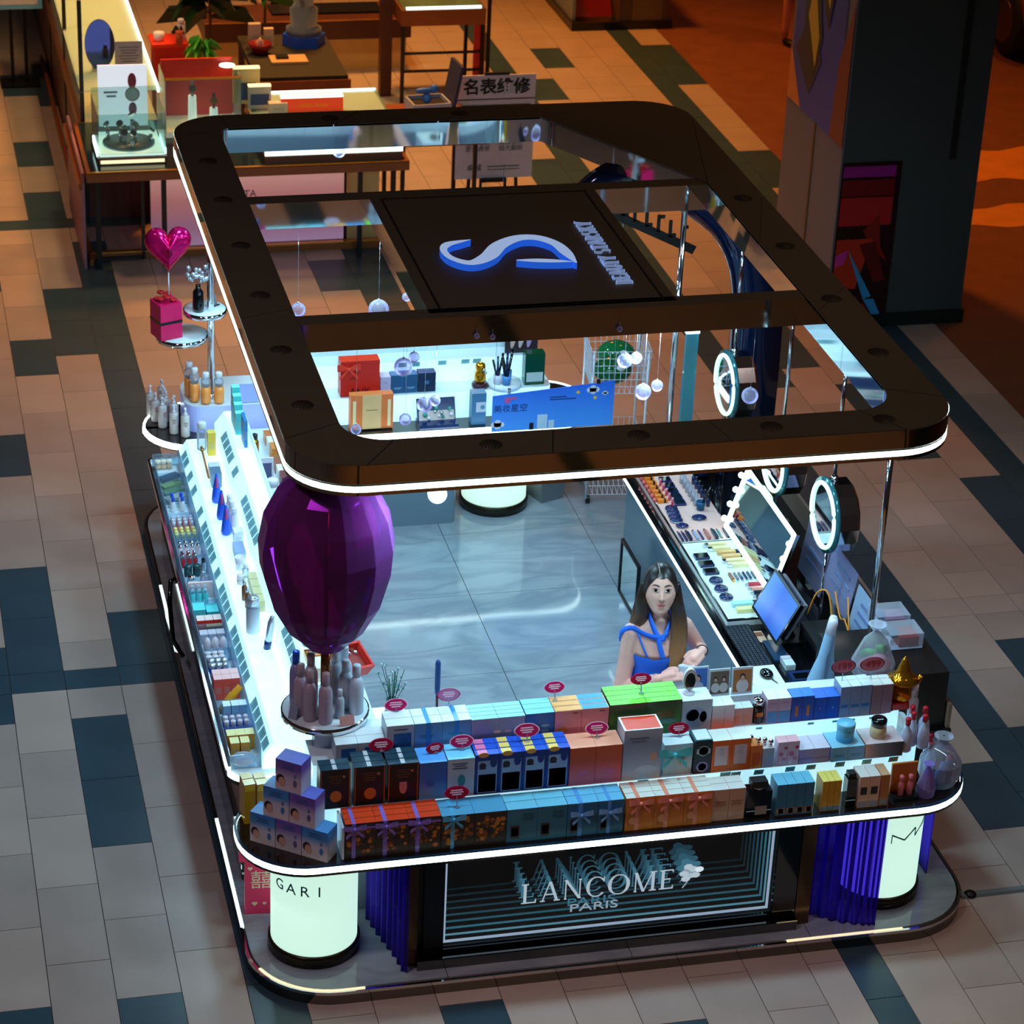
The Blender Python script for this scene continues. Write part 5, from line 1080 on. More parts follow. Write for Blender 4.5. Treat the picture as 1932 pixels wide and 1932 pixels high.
t = thing('computer_mouse', 'black computer mouse on the white tray', 'mouse', (3.415, -2.13, 1.037)); MB().ball((0, 0, .010), .032, 18, 0, 1, 1.35, .6).build('shell', BLACKG, t); MB().cyl(0, -.015, .018, .031, .005, 8).build('wheel', SILV, t)
tag(MB().tube([(3.43, -2.17, 1.04), (3.45, -2.24, 1.042), (3.43, -2.28, 1.05), (3.36, -2.30, 1.04), (3.33, -2.31, .95)], .0025, 6).build('mouse_cable', BLACK), 'thin dark cable trailing from the computer mouse', 'cable')
for i, (x, y, h, w) in enumerate(((3.575, -2.22, .33, .055), (3.69, -2.19, .29, .05))):
    t = thing('dispenser', '%s pale blue upright skin scanner head' % ('taller', 'shorter')[i], 'device', (x, y, .745), -.2); t.rotation_euler = (-.05, .18 if i == 0 else .02, -.2)
    MB().lathe([(w * .7, 0), (w * .75, .30), (w * .55, .38), (w * .42, .42), (w * .42, .42 + h * .55), (w * .3, .42 + h * .62), (0, .42 + h * .62)], 18).build('body', M('ice blue plastic', (150, 190, 220), .25), t); MB().lathe([(w * .44, .42 + h * .40), (w * .44, .42 + h * .58), (w * .3, .42 + h * .64), (0, .42 + h * .64)], 16).build('cap', PEARL, t)
# ------------------------------------------------------------------ right counter: tester trays
TRY1 = M('blush tester tray', (236, 190, 180), .3); TRY2 = M('ivory tester tray', (226, 236, 230), .3); NAVY = M('navy gloss', (20, 36, 84), .12, coat=.3)
for (y0, y1, mt, lb) in ((-.285, .66, TRY1, 'blush pink makeup tester tray at far end of right counter'), (-1.14, -.29, TRY2, 'ivory makeup tester tray on right counter nearer the keyboard')):
    t = thing('tester_tray', lb, 'tray', (3.715, (y0 + y1) / 2, .731)); L = y1 - y0
    MB().box(0, 0, 0, .315, L, .035).build('tray_body', mt, t); m = MB(); m.box(-.156, 0, .03, .006, L, .012); m.box(.156, 0, .03, .006, L, .012); m.box(0, -L / 2 + .003, .03, .31, .006, .012); m.build('lip', CHROME, t)
QZ = .767
def mk(name, lb, cat, x, y, parts, group, rz=0.):
    t = thing(name, lb, cat, (x, y, QZ), rz, group)
    for nm, m, mt in parts: m.build(nm, mt, t)
OD_ = ['nearest', 'second', 'third', 'fourth', 'fifth', 'sixth']
for i in range(6):
    mk('lipstick', 'orange and black lipstick tester, %s in the row' % OD_[i], 'lipstick', 3.60, .20 + .055 * i, [('case', MB().box(0, 0, 0, .055, .022, .02), CM((236, 130, 40))), ('band', MB().box(.012, 0, .0, .012, .0225, .0205), BLACK)], 'orange lipstick testers')
    mk('lipstick', 'rosy lip pot at inner edge of blush tray, %s' % OD_[i], 'lipstick', 3.562, .22 + .055 * i, [('pot', MB().cyl(0, 0, 0, .014, .013, 12), CM((206, 80, 80))), ('balm', MB().cyl(0, 0, .013, .016, .010, 12), CM((226, 110, 100)))], 'rosy lip pots')
    mk('bottle', 'small clear tester bottle on blush tray, %s in the row' % OD_[i], 'bottle', 3.775, .14 + .055 * i, [('body', MB().lathe([(.012, 0), (.014, .006), (.013, .05), (.006, .07), (0, .085)], 10), CLR), ('base', MB().cyl(0, 0, .001, .02, .0105, 10), CM((214, 190, 190)))], 'small clear testers')
    mk('bottle', 'short dark bottle in the outer row of blush tray, %s' % OD_[i], 'bottle', 3.838, .12 + .055 * i, [('body', MB().lathe([(.012, 0), (.013, .045), (.007, .05)], 10), NAVY), ('cap', MB().lathe([(.008, .05), (.008, .075), (0, .076)], 10), BLACKG)], 'short dark testers')
for i in range(5):
    mk('palette', 'square navy eyeshadow case, %s in the row on blush tray' % OD_[i], 'palette', 3.69, .17 + .072 * i, [('case', MB().box(0, 0, 0, .062, .055, .014), NAVY), ('sheen', MB().box(0, 0, .0138, .05, .044, .0006), BLACKG)], 'square navy cases')
    mk('lip_gloss', 'tiny red gloss tube between lipsticks and cases, %s' % OD_[i], 'gloss', 3.645, .16 + .06 * i, [('tube', MB().cyl(0, 0, 0, .03, .007, 8), CM((226, 60, 90))), ('cap', MB().cyl(0, 0, .03, .045, .006, 8), CM((250, 160, 160)))], 'tiny red gloss tubes')
for i in range(4): mk('compact', 'round navy compact standing in the stack, %s' % OD_[i], 'compact', 3.612 + .004 * i, -.03 + .045 * i, [('case', MB().lathe([(.034, 0), (.036, .006), (.034, .014), (0, .015)], 20), NAVY), ('rim', MB().lathe([(.0365, .005), (.0365, .008)], 20), SILV)], 'stacked round compacts')
mk('compact', 'large oval navy compact on blush tray', 'compact', 3.745, -.02, [('case', MB().ball((0, 0, .008), .042, 20, 0, 1, .8, .25), NAVY), ('rim', MB().cyl(0, 0, 0, .004, .03, 16), SILV)], None)
mk('compact', 'oval navy compact near inner edge of blush tray', 'compact', 3.625, -.10, [('case', MB().ball((0, 0, .008), .036, 20, 0, 1, .8, .25), NAVY), ('rim', MB().cyl(0, 0, 0, .004, .026, 16), SILV)], None)
mk('brush_cup', 'blue glass brush cup with dark brush on blush tray', 'cup', 3.785, .085, [('cup', MB().lathe([(.022, 0), (.026, .05), (.023, .05), (.02, .005), (0, .005)], 14), GLASS('blue glass', (60, 120, 170), .05, .4)), ('brush', MB().rod((0, 0, .01), (.045, -.02, .15), .006, 8), BLACKG)], None)
for i, (dx, c, w) in enumerate(((0, (26, 40, 80), .010), (.022, (26, 40, 80), .010), (.046, (30, 40, 70), .016), (.085, (150, 160, 190), .014), (.115, (26, 50, 110), .009), (.15, (170, 110, 100), .016), (.192, (24, 60, 80), .016), (.222, (60, 140, 140), .008), (.258, (26, 44, 90), .011))):
    mk('pencil', '%s makeup pencil in the near row of blush tray, %s from left' % (('navy', 'navy', 'thick navy', 'grey', 'slim blue', 'brown', 'teal black', 'green tipped', 'dark blue')[i], ('first', 'second', 'third', 'fourth', 'fifth', 'sixth', 'seventh', 'eighth', 'ninth')[i]), 'pencil', 3.58 + dx, -.215, [('barrel', MB().box(0, -.01, 0, w, .085, w), CM(c, .2)), ('tip', MB().box(0, .045, 0.001, w * .6, .025, w * .6), CM((60, 60, 80)))], 'makeup pencils')
for i in range(6):
    y = -.345 - .048 * i; c = (236, 222, 170) if i not in (2, 3) else (226, 180, 120)
    mk('foundation_tube', 'cream foundation tube lying across ivory tray, %s' % ('farthest', 'second', 'third', 'fourth', 'fifth', 'nearest')[i], 'tube', 3.745 + .012 * i, y, [('tube', MB().box(0, 0, 0, .10, .026, .02), CM(c, .25)), ('cap', MB().box(.062 if i in (2, 3) else -.062, 0, 0.001, .028, .022, .018), NAVY if i in (2, 3) else CHROME)], 'cream foundation tubes')
for i in range(3): mk('palette', 'rectangular navy compact on ivory tray, %s' % ('farthest', 'middle', 'nearest')[i], 'palette', 3.625, -.46 - .085 * i, [('case', MB().box(0, 0, 0, .078, .055, .014), NAVY), ('sheen', MB().box(0, 0, .0138, .066, .044, .0006), BLACKG)], 'rectangular navy compacts')
for i in range(3): mk('compact', '%s round navy compact on ivory tray' % ('open', 'middle', 'nearest')[i], 'compact', 3.622, -.73 - .09 * i, [('case', MB().lathe([(.034, 0), (.037, .006), (.034, .014), (0, .015)], 20), NAVY), ('rim', MB().lathe([(.0375, .004), (.0375, .007)], 20), SILV)], None)
for i in range(5): mk('pencil', 'dark liner on ivory tray, %s from left' % ('first', 'second', 'third', 'fourth', 'fifth')[i], 'pencil', 3.742 + .024 * i, -.70, [('barrel', MB().box(0, 0, 0, .010, .075, .010), NAVY), ('tip', MB().box(0, -.045, .001, .006, .016, .006), SILV)], 'dark liners')
mk('pencil', 'brown brush pencil left of dark liners', 'pencil', 3.715, -.70, [('barrel', MB().box(0, 0, 0, .014, .07, .012), CM((150, 90, 60))), ('tip', MB().box(0, -.04, .001, .010, .02, .008), GOLD)], None)
for i, (y, c, l) in enumerate(((-.80, (196, 60, 80), 'red'), (-.845, (240, 170, 160), 'peach'), (-.89, (20, 24, 40), 'black'), (-.93, (24, 40, 70), 'ink blue'))): mk('lip_pencil', '%s lip stick lying at outer edge of ivory tray' % l, 'pencil', 3.815, y, [('barrel', MB().box(0, 0, 0, .075, .018, .016), CM(c, .2)), ('tip', MB().box(-.045, 0, .002, .02, .012, .010), SILV)], None)
mk('carton', 'pale cyan slim carton at near edge of ivory tray', 'box', 3.68, -1.0, [('body', MB().box(0, 0, 0, .11, .035, .022), CM((170, 226, 240))), ('cap', MB().box(.07, 0, .001, .03, .03, .02), NAVY)], None)
mk('carton', 'pale yellow slim carton at near edge of ivory tray', 'box', 3.69, -1.06, [('body', MB().box(0, 0, 0, .12, .035, .022), CM((236, 230, 160))), ('end', MB().box(.062, 0, .001, .006, .033, .02), PEARL)], None)
# keyboard, monitor, card, mouse pad things
t = thing('keyboard', 'black computer keyboard on right counter', 'keyboard', (3.595, -1.37, .731)); MB().box(0, 0, 0, .14, .42, .018).build('body', BLACKG, t)
m = MB()
for i in range(6):
    for j in range(20): m.box(-.055 + .0215 * i, -.195 + .0205 * j, .018, .017, .0165, .005)
o = m.build('keys', M('key black', (34, 40, 54), .3), t); o['kind'] = 'stuff'
t = thing('monitor', 'small tilted blue screen monitor above the keyboard', 'monitor', (3.80, -1.29, .731))
c0, c1 = Vector((-.10, 0, .085)), Vector((0.0, -.01, .295)); up = (c1 - c0) / 2; nrm = Vector((0, 1, 0)).cross(up).normalized()
if nrm.x > 0: nrm = -nrm
mid = (c0 + c1) / 2
MB().obox(mid - nrm * .012, (0, .195, 0), up * 1.06, nrm * .012).build('bezel', BLACKG, t)
MB().obox(mid + nrm * .0006, (0, .18, 0), up * .93, nrm * .0008).build('screen', GR('screen image', [(0, (50, 110, 200)), (.5, (40, 90, 190)), (1, (90, 140, 235))], 'Y', .12, .28), t)
m = MB(); m.box(.05, 0, 0, .14, .16, .012); m.bar((.05, 0, .01), mid - nrm * .03, .05, .03); m.build('stand', BLACK, t)
MB().obox(mid - nrm * .035 + Vector((.02, 0, .01)), (0, .17, 0), up * .9, nrm * .008).build('rear_screen', SILV, t)
t = thing('card', 'tan printed card propped beside the keyboard', 'card', (3.69, -1.27, .731)); MB().box(0, 0, 0, .05, .11, .006).build('paper', CM((222, 180, 150)), t); MB().box(0, .02, .0062, .04, .04, .0006).build('print', CM((140, 80, 60)), t)
t = thing('tablet', 'dark blue tablet lying right of the keyboard', 'tablet', (3.73, -1.42, .731)); MB().box(0, 0, 0, .085, .20, .01).build('body', M('tablet blue', (36, 70, 104), .15), t); MB().box(.01, -.11, .0, .05, .03, .03).build('white_block', PEARL, t)
sbox(3.74, -1.58, .731, .05, .06, .03, (226, 240, 244), 'small white block at the end of the tablet')
t = thing('till_box', 'black till box behind the monitor', 'till', (3.98, -1.50, .731)); MB().box(0, 0, 0, .22, .30, .12).build('body', BLACK, t); MB().box(-.112, 0, .02, .006, .24, .06).build('drawer', BLACKG, t)
t = thing('card_reader', 'dark blue card reader in front of the till box', 'card reader', (3.77, -1.72, .731)); MB().box(0, 0, 0, .14, .09, .035).build('body', M('reader navy', (26, 50, 96), .2), t); MB().box(-.01, -.005, .0352, .09, .05, .002).build('pad', BLACKG, t)
ORC = M('orange cable', (236, 150, 40), .5)
for i, P in enumerate(([(3.92, -1.30, .86), (3.95, -1.33, 1.0), (3.99, -1.38, 1.02), (4.0, -1.45, .88), (3.98, -1.5, .86)], [(4.06, -1.30, .98), (4.05, -1.42, .90), (4.04, -1.52, .93), (4.06, -1.62, .80)], [(4.09, -1.40, 1.0), (4.06, -1.52, .90), (4.05, -1.6, .76)])):
    tag(MB().tube(spl(P, 6), .0045, 6).build('cable', ORC), 'orange cable %s' % ('looping above the till box', 'hanging from the clear poster holder', 'trailing down behind the poster holder')[i], 'cable')
# vanity mirror with light frame and bulbs
t = thing('vanity_mirror', 'leaning rectangular mirror with glowing frame and round bulbs', 'mirror', (3.85, -.56, .77))
b, tp = Vector((0, 0, .02)), Vector((.10, 0, .36)); up = (tp - b) / 2; mid = (b + tp) / 2; nrm = up.cross(Vector((0, 1, 0))).normalized()
if nrm.x > 0: nrm = -nrm
MB().obox(mid - nrm * .012, (0, .40, 0), up * 1.04, nrm * .010).build('backing', CHROME, t); MB().obox(mid, (0, .38, 0), up * .96, nrm * .001).build('glass', M('mirror glass', (206, 224, 230), .03, 1, var=.01), t)
FR = M('glowing frame', (240, 255, 240), .3, emit=1.6, ecol=(206, 250, 226), var=0)
m = MB()
for s in (-1, 1): m.obox(mid + Vector((0, s * .385, 0)) + nrm * .004, (0, .012, 0), up, nrm * .006); m.obox(mid + up * s * .98 + nrm * .004, (0, .39, 0), up.normalized() * .012, nrm * .006)
m.build('light_frame', FR, t)
BULB = M('warm bulb', (255, 255, 240), .3, emit=3., ecol=(250, 255, 236), var=0)
for s in (-1, 1):
    for k in range(4):
        MB().ball(mid + Vector((0, s * .402, 0)) + up * (-.78 + .5 * k) + nrm * .02, .017, 12).build('bulb', BULB, t)
# round drum mirrors hung from the canopy
def drum(y, z, label):
    t = thing('round_mirror', label, 'mirror', (4.02, y, z)); t.location = (0, 0, 0); x = 4.0
    MB().lathe([(.19, 0), (.19, .11), (.17, .125), (0, .125)], 14, (x, y, z), 0, False, (1, 0, 0)).build('drum_shell', CHROME, t)
    MB().lathe([(.195, -.006), (.195, .012)], 36, (x, y, z), 0, True, (1, 0, 0)).build('rim', M('aqua glass rim', (60, 120, 130), .1, .4), t)
    m = MB(); pts = [(x - .012, y + .165 * math.cos(a), z + .165 * math.sin(a)) for a in [2 * PI * k / 40 for k in range(40)]]; m.tube(pts, .011, 8, 0, True); m.build('light_ring', M('ring light', (240, 255, 235), .3, emit=1.1, ecol=(200, 246, 222), var=0), t)
    MB().lathe([(.158, -.008), (.158, -.0085), (0, -.0085)], 36, (x, y, z), 0, False, (1, 0, 0)).build('glass', MATS['mirror glass'], t)
    m = MB(); m.cyl(x + .03, y, z + .19, 2.358, .010, 12); m.cyl(x + .03, y, z + .185, z + .215, .018, 12); m.build('hanging_rod', CHROME, t)
    MB().cyl(x + .03, y, .731, z - .19, .008, 10).build('foot_rod', CHROME, t)
drum(-1.20, 1.37, 'nearest of the three round drum mirrors with glowing rings'); drum(-.42, 1.30, 'middle round drum mirror partly hidden by the canopy edge'); drum(.44, 1.35, 'farthest round drum mirror beside the light bar')
# clear poster holders and leaflets on the outer side
PST = GLASS('poster film', (190, 190, 226), .05, .35)
for i, (y, z, w, h, l) in enumerate(((-.80, .76, .34, .30, 'clear poster holder with pale print behind the vanity mirror'), (-1.18, .84, .36, .26, 'lilac clear poster holder below the nearest round mirror'), (-1.52, .80, .28, .26, 'grey price poster with round ear logo near the pink bundle'))):
    t = thing('poster_holder', l, 'poster', (4.13, y, .731)); MB().box(0, 0, 0, .05, .06, .03 + (z - .75)).build('foot', ACR, t)
    MB().obox((.0, 0, z - .731 + h / 2), (.002, 0, 0), (0, w / 2, 0), (.02, 0, h / 2)).build('sheet', PST if i < 2 else CM((150, 176, 210)), t)
    m = MB()
    for q in range(3): m.obox((-.008 + .006 * q, -.02, z - .731 + h * (.35 + .2 * q)), (.0026, 0, 0), (0, w * (.36 - .06 * q), 0), (.001, 0, .008))
    m.build('print', CM((110, 130, 176)), t)
for i, (y, w) in enumerate(((-1.74, .16), (-1.92, .16))):
    t = thing('clear_box', 'clear box of small gifts on outer end cabinet, %s' % ('farther', 'nearer')[i], 'box', (4.17, y, 1.031)); MB().box(0, 0, 0, .17, .14, .08).build('shell', CLR, t); MB().box(.02, 0, .002, .10, .10, .05).build('contents', CM(((206, 150, 180), (200, 60, 60))[i]), t); MB().ball((-.04, 0, .05), .025, 10).build('trinket', CM((90, 120, 170), .3), t)
vial(4.06, .58, .731, .03, .20, NAVY, CHROME, 'dark blue lotion bottle at far end of right counter'); t = thing('desk_lamp', 'small easel with glowing white globe lamp at far end of right counter', 'lamp', (3.72, .55, .775)); MB().ball((-.03, 0, .16), .03, 14).build('globe', LEDS, t); MB().rod((.0, 0, 0), (-.01, 0, .15), .007, 8).build('stem', LEDS, t); MB().rod((.06, 0, 0), (0, 0, .17), .007, 8).build('brace', SILV, t)
t = thing('toy', 'small red and white toy with antenna beside the globe lamp', 'toy', (3.64, .60, .767)); MB().ball((0, 0, .025), .025, 12).build('body', CM((226, 60, 30)), t); MB().ball((0, -.012, .012), .018, 10).build('belly', PEARL, t); MB().rod((0, 0, .04), (-.02, 0, .09), .006, 8).build('antenna', CM((226, 60, 30)), t)
t = thing('bowl', 'dark blue glossy bowl below the farthest round mirror', 'bowl', (3.93, .56, .731)); MB().lathe([(.04, 0), (.07, .04), (.085, .10), (.078, .10), (.06, .05), (0, .02)], 22).build('shell', NAVY, t); MB().ball((0, 0, .07), .05, 12, 0, 1, 1, .5).build('golden_contents', GOLD, t)
# ------------------------------------------------------------------ back counter goods
t = carton(2.03, 2.262, 1.565, .09, .886, .225, (206, 36, 26), (236, 60, 40), [('lines', .3, .5, .12, 1, (90, 20, 16)), ('bow', .2, .8, (240, 60, 40), 1.6)], 'large red gift box lettered ANK with red bow')
text('ANK', .06, M('dark red ink', (60, 12, 12), .5), t, (.0, -.0465, .03), (1, 0, 0), (0, 0, 1), .0006)
carton(2.07, 2.325, 1.455, .06, .716, .225, (240, 120, 60), (236, 130, 70), [('rect', .28, .0, .72, 1., (240, 186, 130)), ('rect', .06, .1, .13, .85, (250, 220, 170)), ('rect', .87, .1, .94, .85, (250, 220, 170)), ('lines', .5, .56, .26, 1, (160, 110, 60)), ('rect', .02, -.0, .98, .04, (40, 24, 20))], 'orange gift box with tan sleeve on back counter')
carton(2.268, 2.33, 1.57, .08, .886, .11, (186, 180, 220), (210, 206, 236), [('lines', .5, .7, .5, 2, (150, 150, 190))], 'pale lilac carton between red box and dark cartons')
run([2.332, 2.41, 2.49], 1.575, .07, .886, .115, (36, 84, 130), (60, 120, 170), [('lines', .5, .3, .6, 2, (150, 190, 220))], 'slate blue carton on back counter', 1)
run([2.495, 2.60], 1.575, .07, .886, .12, (20, 44, 76), (40, 80, 130), [('disc', .5, .5, .12, (70, 110, 160))], 'dark navy carton on back counter', 2)
t = thing('jewellery_case', 'open dark case of pearl ornaments on back counter', 'case', (2.59, 1.462, .7165)); MB().box(0, 0, 0, .235, .12, .03).build('base', NAVY, t); MB().obox((0, .045, .085), (.115, 0, 0), (0, .028, .062), (0, .006, -.003)).build('lid', NAVY, t); MB().obox((0, .038, .083), (.105, 0, 0), (0, .026, .056), (0, .001, -.0005)).build('lining', CM((206, 190, 186)), t)
rs = random.Random(8)
for k in range(14):
    u, v = rs.uniform(-.09, .09), rs.uniform(-.8, .8); MB().ball((u, .03 + .024 * v, .083 + .052 * v), .009 + .006 * rs.random(), 10).build('ornament', (CHROME, M('jade bead', (60, 150, 140), .2), PEARL)[k % 3], t)
carton(2.79, 2.878, 1.44, .07, .716, .20, (70, 120, 160), (120, 150, 180), [('rect', .3, .4, .98, .72, (206, 206, 220)), ('disc', .75, .56, .16, (90, 150, 170))], 'tall slate blue perfume carton beside blue banner')
t = thing('figurine', 'small golden figurine in clear wrap on dark round base', 'figurine', (2.872, 1.60, .886)); MB().lathe([(.045, 0), (.05, .02), (.042, .03)], 20).build('base', CM((60, 24, 40), .25), t); MB().lathe([(.025, .03), (.036, .05), (.034, .09), (.024, .11), (.032, .125), (.028, .15), (0, .162)], 16).build('body', GF, t); MB().ball((.015, -.028, .12), .011, 10).build('pearl', CHROME, t); MB().ball((.026, -.026, .10), .010, 10).build('pearl', CHROME, t)
t = thing('brush_stand', 'round white stand with blue cups of dark brushes on back counter', 'stand', (3.02, 1.594, .887)); MB().cyl(0, 0, 0, .03, .10, 28).build('plinth', WHITE, t)
for k, (dx, dy) in enumerate(((-.05, -.03), (.0, -.05), (.02, .02))):
    MB().lathe([(.024, .03), (.028, .09), (.025, .09), (.02, .035), (0, .035)], 16, (dx, dy, 0)).build('cup', (PEARL, CM((80, 140, 200)), CM((60, 110, 180)))[k], t)
    for q in range(3): MB().rod((dx, dy, .05), (dx + .03 * (q - 1), dy + .01, .18 + .02 * q), .007, 8).build('brush', (BLACK, NAVY, BLACKG)[q], t)
t = thing('poster_board', 'dark poster with pale hands print standing on back counter', 'poster', (3.15, 1.74, 1.031)); MB().box(0, 0, 0, .20, .008, .24).build('board', CM((60, 44, 50)), t)
for k in range(3):
    m = MB(); pts = [(-.05 + .05 * k + .016 * math.cos(a) + .01 * math.sin(a), .10 + .07 * math.sin(a)) for a in [2 * PI * q / 16 for q in range(16)]]; m.add([(a, -.0052, b) for a, b in pts], [tuple(range(16))]); m.build('hand_print', CM(((236, 190, 170), (226, 200, 190), (206, 160, 206))[k]), t)
t = thing('gift_bag', 'dark green glossy gift bag on back counter right end', 'bag', (3.20, 1.62, .886)); MB().box(0, 0, 0, .12, .07, .20).build('body', M('bottle green gloss', (10, 70, 40), .1), t); MB().box(0, -.036, .02, .10, .002, .06).build('tag', CM((200, 206, 190)), t)
# blue banner
t = thing('banner', 'bright blue banner with clouds hanging at back counter edge', 'banner', (3.27, 1.36, .70)); t.location = (0, 0, 0)
BN = GR('banner blue', [(0, (70, 150, 240)), (1, (36, 96, 214))], 'Z', .5, .12)
m = MB(); m.add([(2.895, 1.36, .70), (3.632, 1.36, .70), (3.632, 1.36, .985), (2.895, 1.36, .93), (2.895, 1.366, .70), (3.632, 1.366, .70), (3.632, 1.366, .985), (2.895, 1.366, .93)], [(0, 1, 2, 3), (7, 6, 5, 4), (3, 2, 6, 7), (0, 4, 5, 1), (0, 3, 7, 4), (1, 5, 6, 2)]); m.build('sheet', BN, t)
text('美妆星空', .052, M('navy ink', (30, 60, 130), .5), t, (3.005, 1.3585, .845), (1, 0, 0), (0, 0, 1), .0006)
m = MB(); m.box(3.29, 1.3585, .90, .10, .002, .006); m.box(3.32, 1.3585, .885, .16, .002, .006); m.build('printed_lines', MATS['navy ink'], t)
for cx, cz, s in ((3.50, .935, 1.), (3.575, .91, .5), (2.93, .745, 1.05)):
    m = MB()
    for dx, dz, r in ((-.022, 0, .016), (0, .008, .022), (.024, 0, .016), (0, -.008, .02)): m.lathe([(r * s, 0), (r * s, .0015)], 16, (cx + dx * s, 1.3595, cz + dz * s), 0, False, (0, -1, 0))
    m.build('cloud_print', CM((216, 216, 236)), t)
for cx, cz in ((3.41, .925), (3.515, .885)): MB().lathe([(.012, 0), (.012, .0018)], 5, (cx, 1.3595, cz), 0, False, (0, -1, 0)).build('star_print', CM((240, 196, 80)), t)
m = MB(); m.lathe([(.02, 0), (.02, .0018)], 14, (2.985, 1.3595, .90), 0, False, (0, -1, 0)); m.box(3.01, 1.3585, .905, .06, .002, .012); m.build('bird_print', CM((206, 90, 150)), t)
m = MB(); m.box(3.20, 1.3585, .70, .06, .0022, .095); m.box(3.255, 1.3585, .70, .035, .0022, .055); m.build('tube_print', CM((206, 220, 240)), t)
m = MB(); m.box(3.135, 1.3580, .70, .024, .003, .045); m.build('clip', BLACK, t)
for x in (2.99, 3.53): MB().box(x, 1.357, .945 if x < 3.2 else .975, .02, .012, .03).build('bulldog_clip', CHROME, t)
for x in (2.905, 3.62): MB().cyl(x, 1.363, .93 if x < 3 else .98, 2.36, .0012, 6).build('wire', SILV, t)
# wire trolley with green bags, bin
t = thing('trolley', 'white two tier wire trolley with green bags beside glowing drum', 'trolley', (3.74, 1.72, .07), -.12)
WIRE = M('white wire', (220, 226, 236), .35)
def basket(z0, z1, w, d, nm):
    m = MB(); nx, nz = 11, 7
    for s in (-1, 1):
        for k in range(nx): x = -w / 2 + w * k / (nx - 1); m.bar((x * .9, s * d / 2 * .9, z0), (x, s * d / 2, z1), .003); 
        for k in range(nx): y = -d / 2 + d * k / (nx - 1); m.bar((s * w / 2 * .9, y * .9, z0), (s * w / 2, y, z1), .003)
        for k in range(nz):
            f = k / (nz - 1); z = z0 + (z1 - z0) * f; q = .9 + .1 * f; m.bar((-w / 2 * q, s * d / 2 * q, z), (w / 2 * q, s * d / 2 * q, z), .003); m.bar((s * w / 2 * q, -d / 2 * q, z), (s * w / 2 * q, d / 2 * q, z), .003)
    for k in range(nx): x = -w / 2 * .9 + w * .9 * k / (nx - 1); m.bar((x, -d / 2 * .9, z0), (x, d / 2 * .9, z0), .003)
    o = m.build(nm, WIRE, t)
basket(.06, .42, .34, .36, 'lower_basket'); basket(.74, 1.02, .36, .38, 'upper_basket')
m = MB()
for a in (-1, 1):
    for b in (-1, 1): m.cyl(a * .165, b * .175, .04, 1.02, .007, 8)
m.build('frame', WIRE, t)
for a in (-1, 1):
    for b in (-1, 1): MB().lathe([(.028, -.012), (.028, .012)], 14, (a * .15, b * .15, .028), 0, False, (1, 0, 0)).build('wheel', BLACK, t)
for i, (x, y, z, c, l) in enumerate(((3.70, 1.66, .83, (16, 90, 40), 'glossy green bag with white mark lying in the upper trolley basket'), (3.77, 1.84, .85, (20, 110, 60), 'second green bag deeper in the upper trolley basket'))):
    b_ = thing('shopping_bag', l, 'bag', (x, y, z)); MB().ball((0, 0, .09), .10, 18, 0, 1.2, 1.0, .85).build('body', M('green film %d' % i, c, .08, bump=.3, scale=5.), b_); MB().ball((.02, -.07, .12), .035, 12, 0, 1.2, .6, .7).build('white_mark', PEARL, b_)
t = thing('waste_bin', 'grey tapered waste bin between glowing drum and trolley', 'bin', (3.335, 1.73, .07), .35); MB().add([(-.08, -.09, 0), (.08, -.09, 0), (.08, .09, 0), (-.08, .09, 0), (-.10, -.11, .30), (.10, -.11, .30), (.10, .11, .30), (-.10, .11, .30), (-.088, -.098, .30), (.088, -.098, .30), (.088, .098, .30), (-.088, .098, .30), (-.072, -.082, .02), (.072, -.082, .02), (.072, .082, .02), (-.072, .082, .02)], [(0, 3, 2, 1), (0, 1, 5, 4), (1, 2, 6, 5), (2, 3, 7, 6), (3, 0, 4, 7), (4, 5, 9, 8), (5, 6, 10, 9), (6, 7, 11, 10), (7, 4, 8, 11), (8, 9, 13, 12), (9, 10, 14, 13), (10, 11, 15, 14), (11, 8, 12, 15), (12, 13, 14, 15)]).build('shell', M('grey plastic', (104, 112, 116), .4), t)
MB().box(0, 0, .02, .13, .14, .2).build('liner', CM((120, 130, 100)), t)
t = thing('leaning_mirror', 'dark framed mirror leaning against the right counter inner side', 'mirror', (3.47, .30, .07)); m = MB(); m.box(0, -.17, 0, .02, .012, .34); m.box(0, .17, 0, .02, .012, .34); m.box(0, 0, 0, .02, .34, .012); m.box(0, 0, .328, .02, .34, .012); m.build('frame', BLACK, t); MB().box(0, 0, .012, .006, .33, .318).build('glass', MATS['mirror glass'], t)
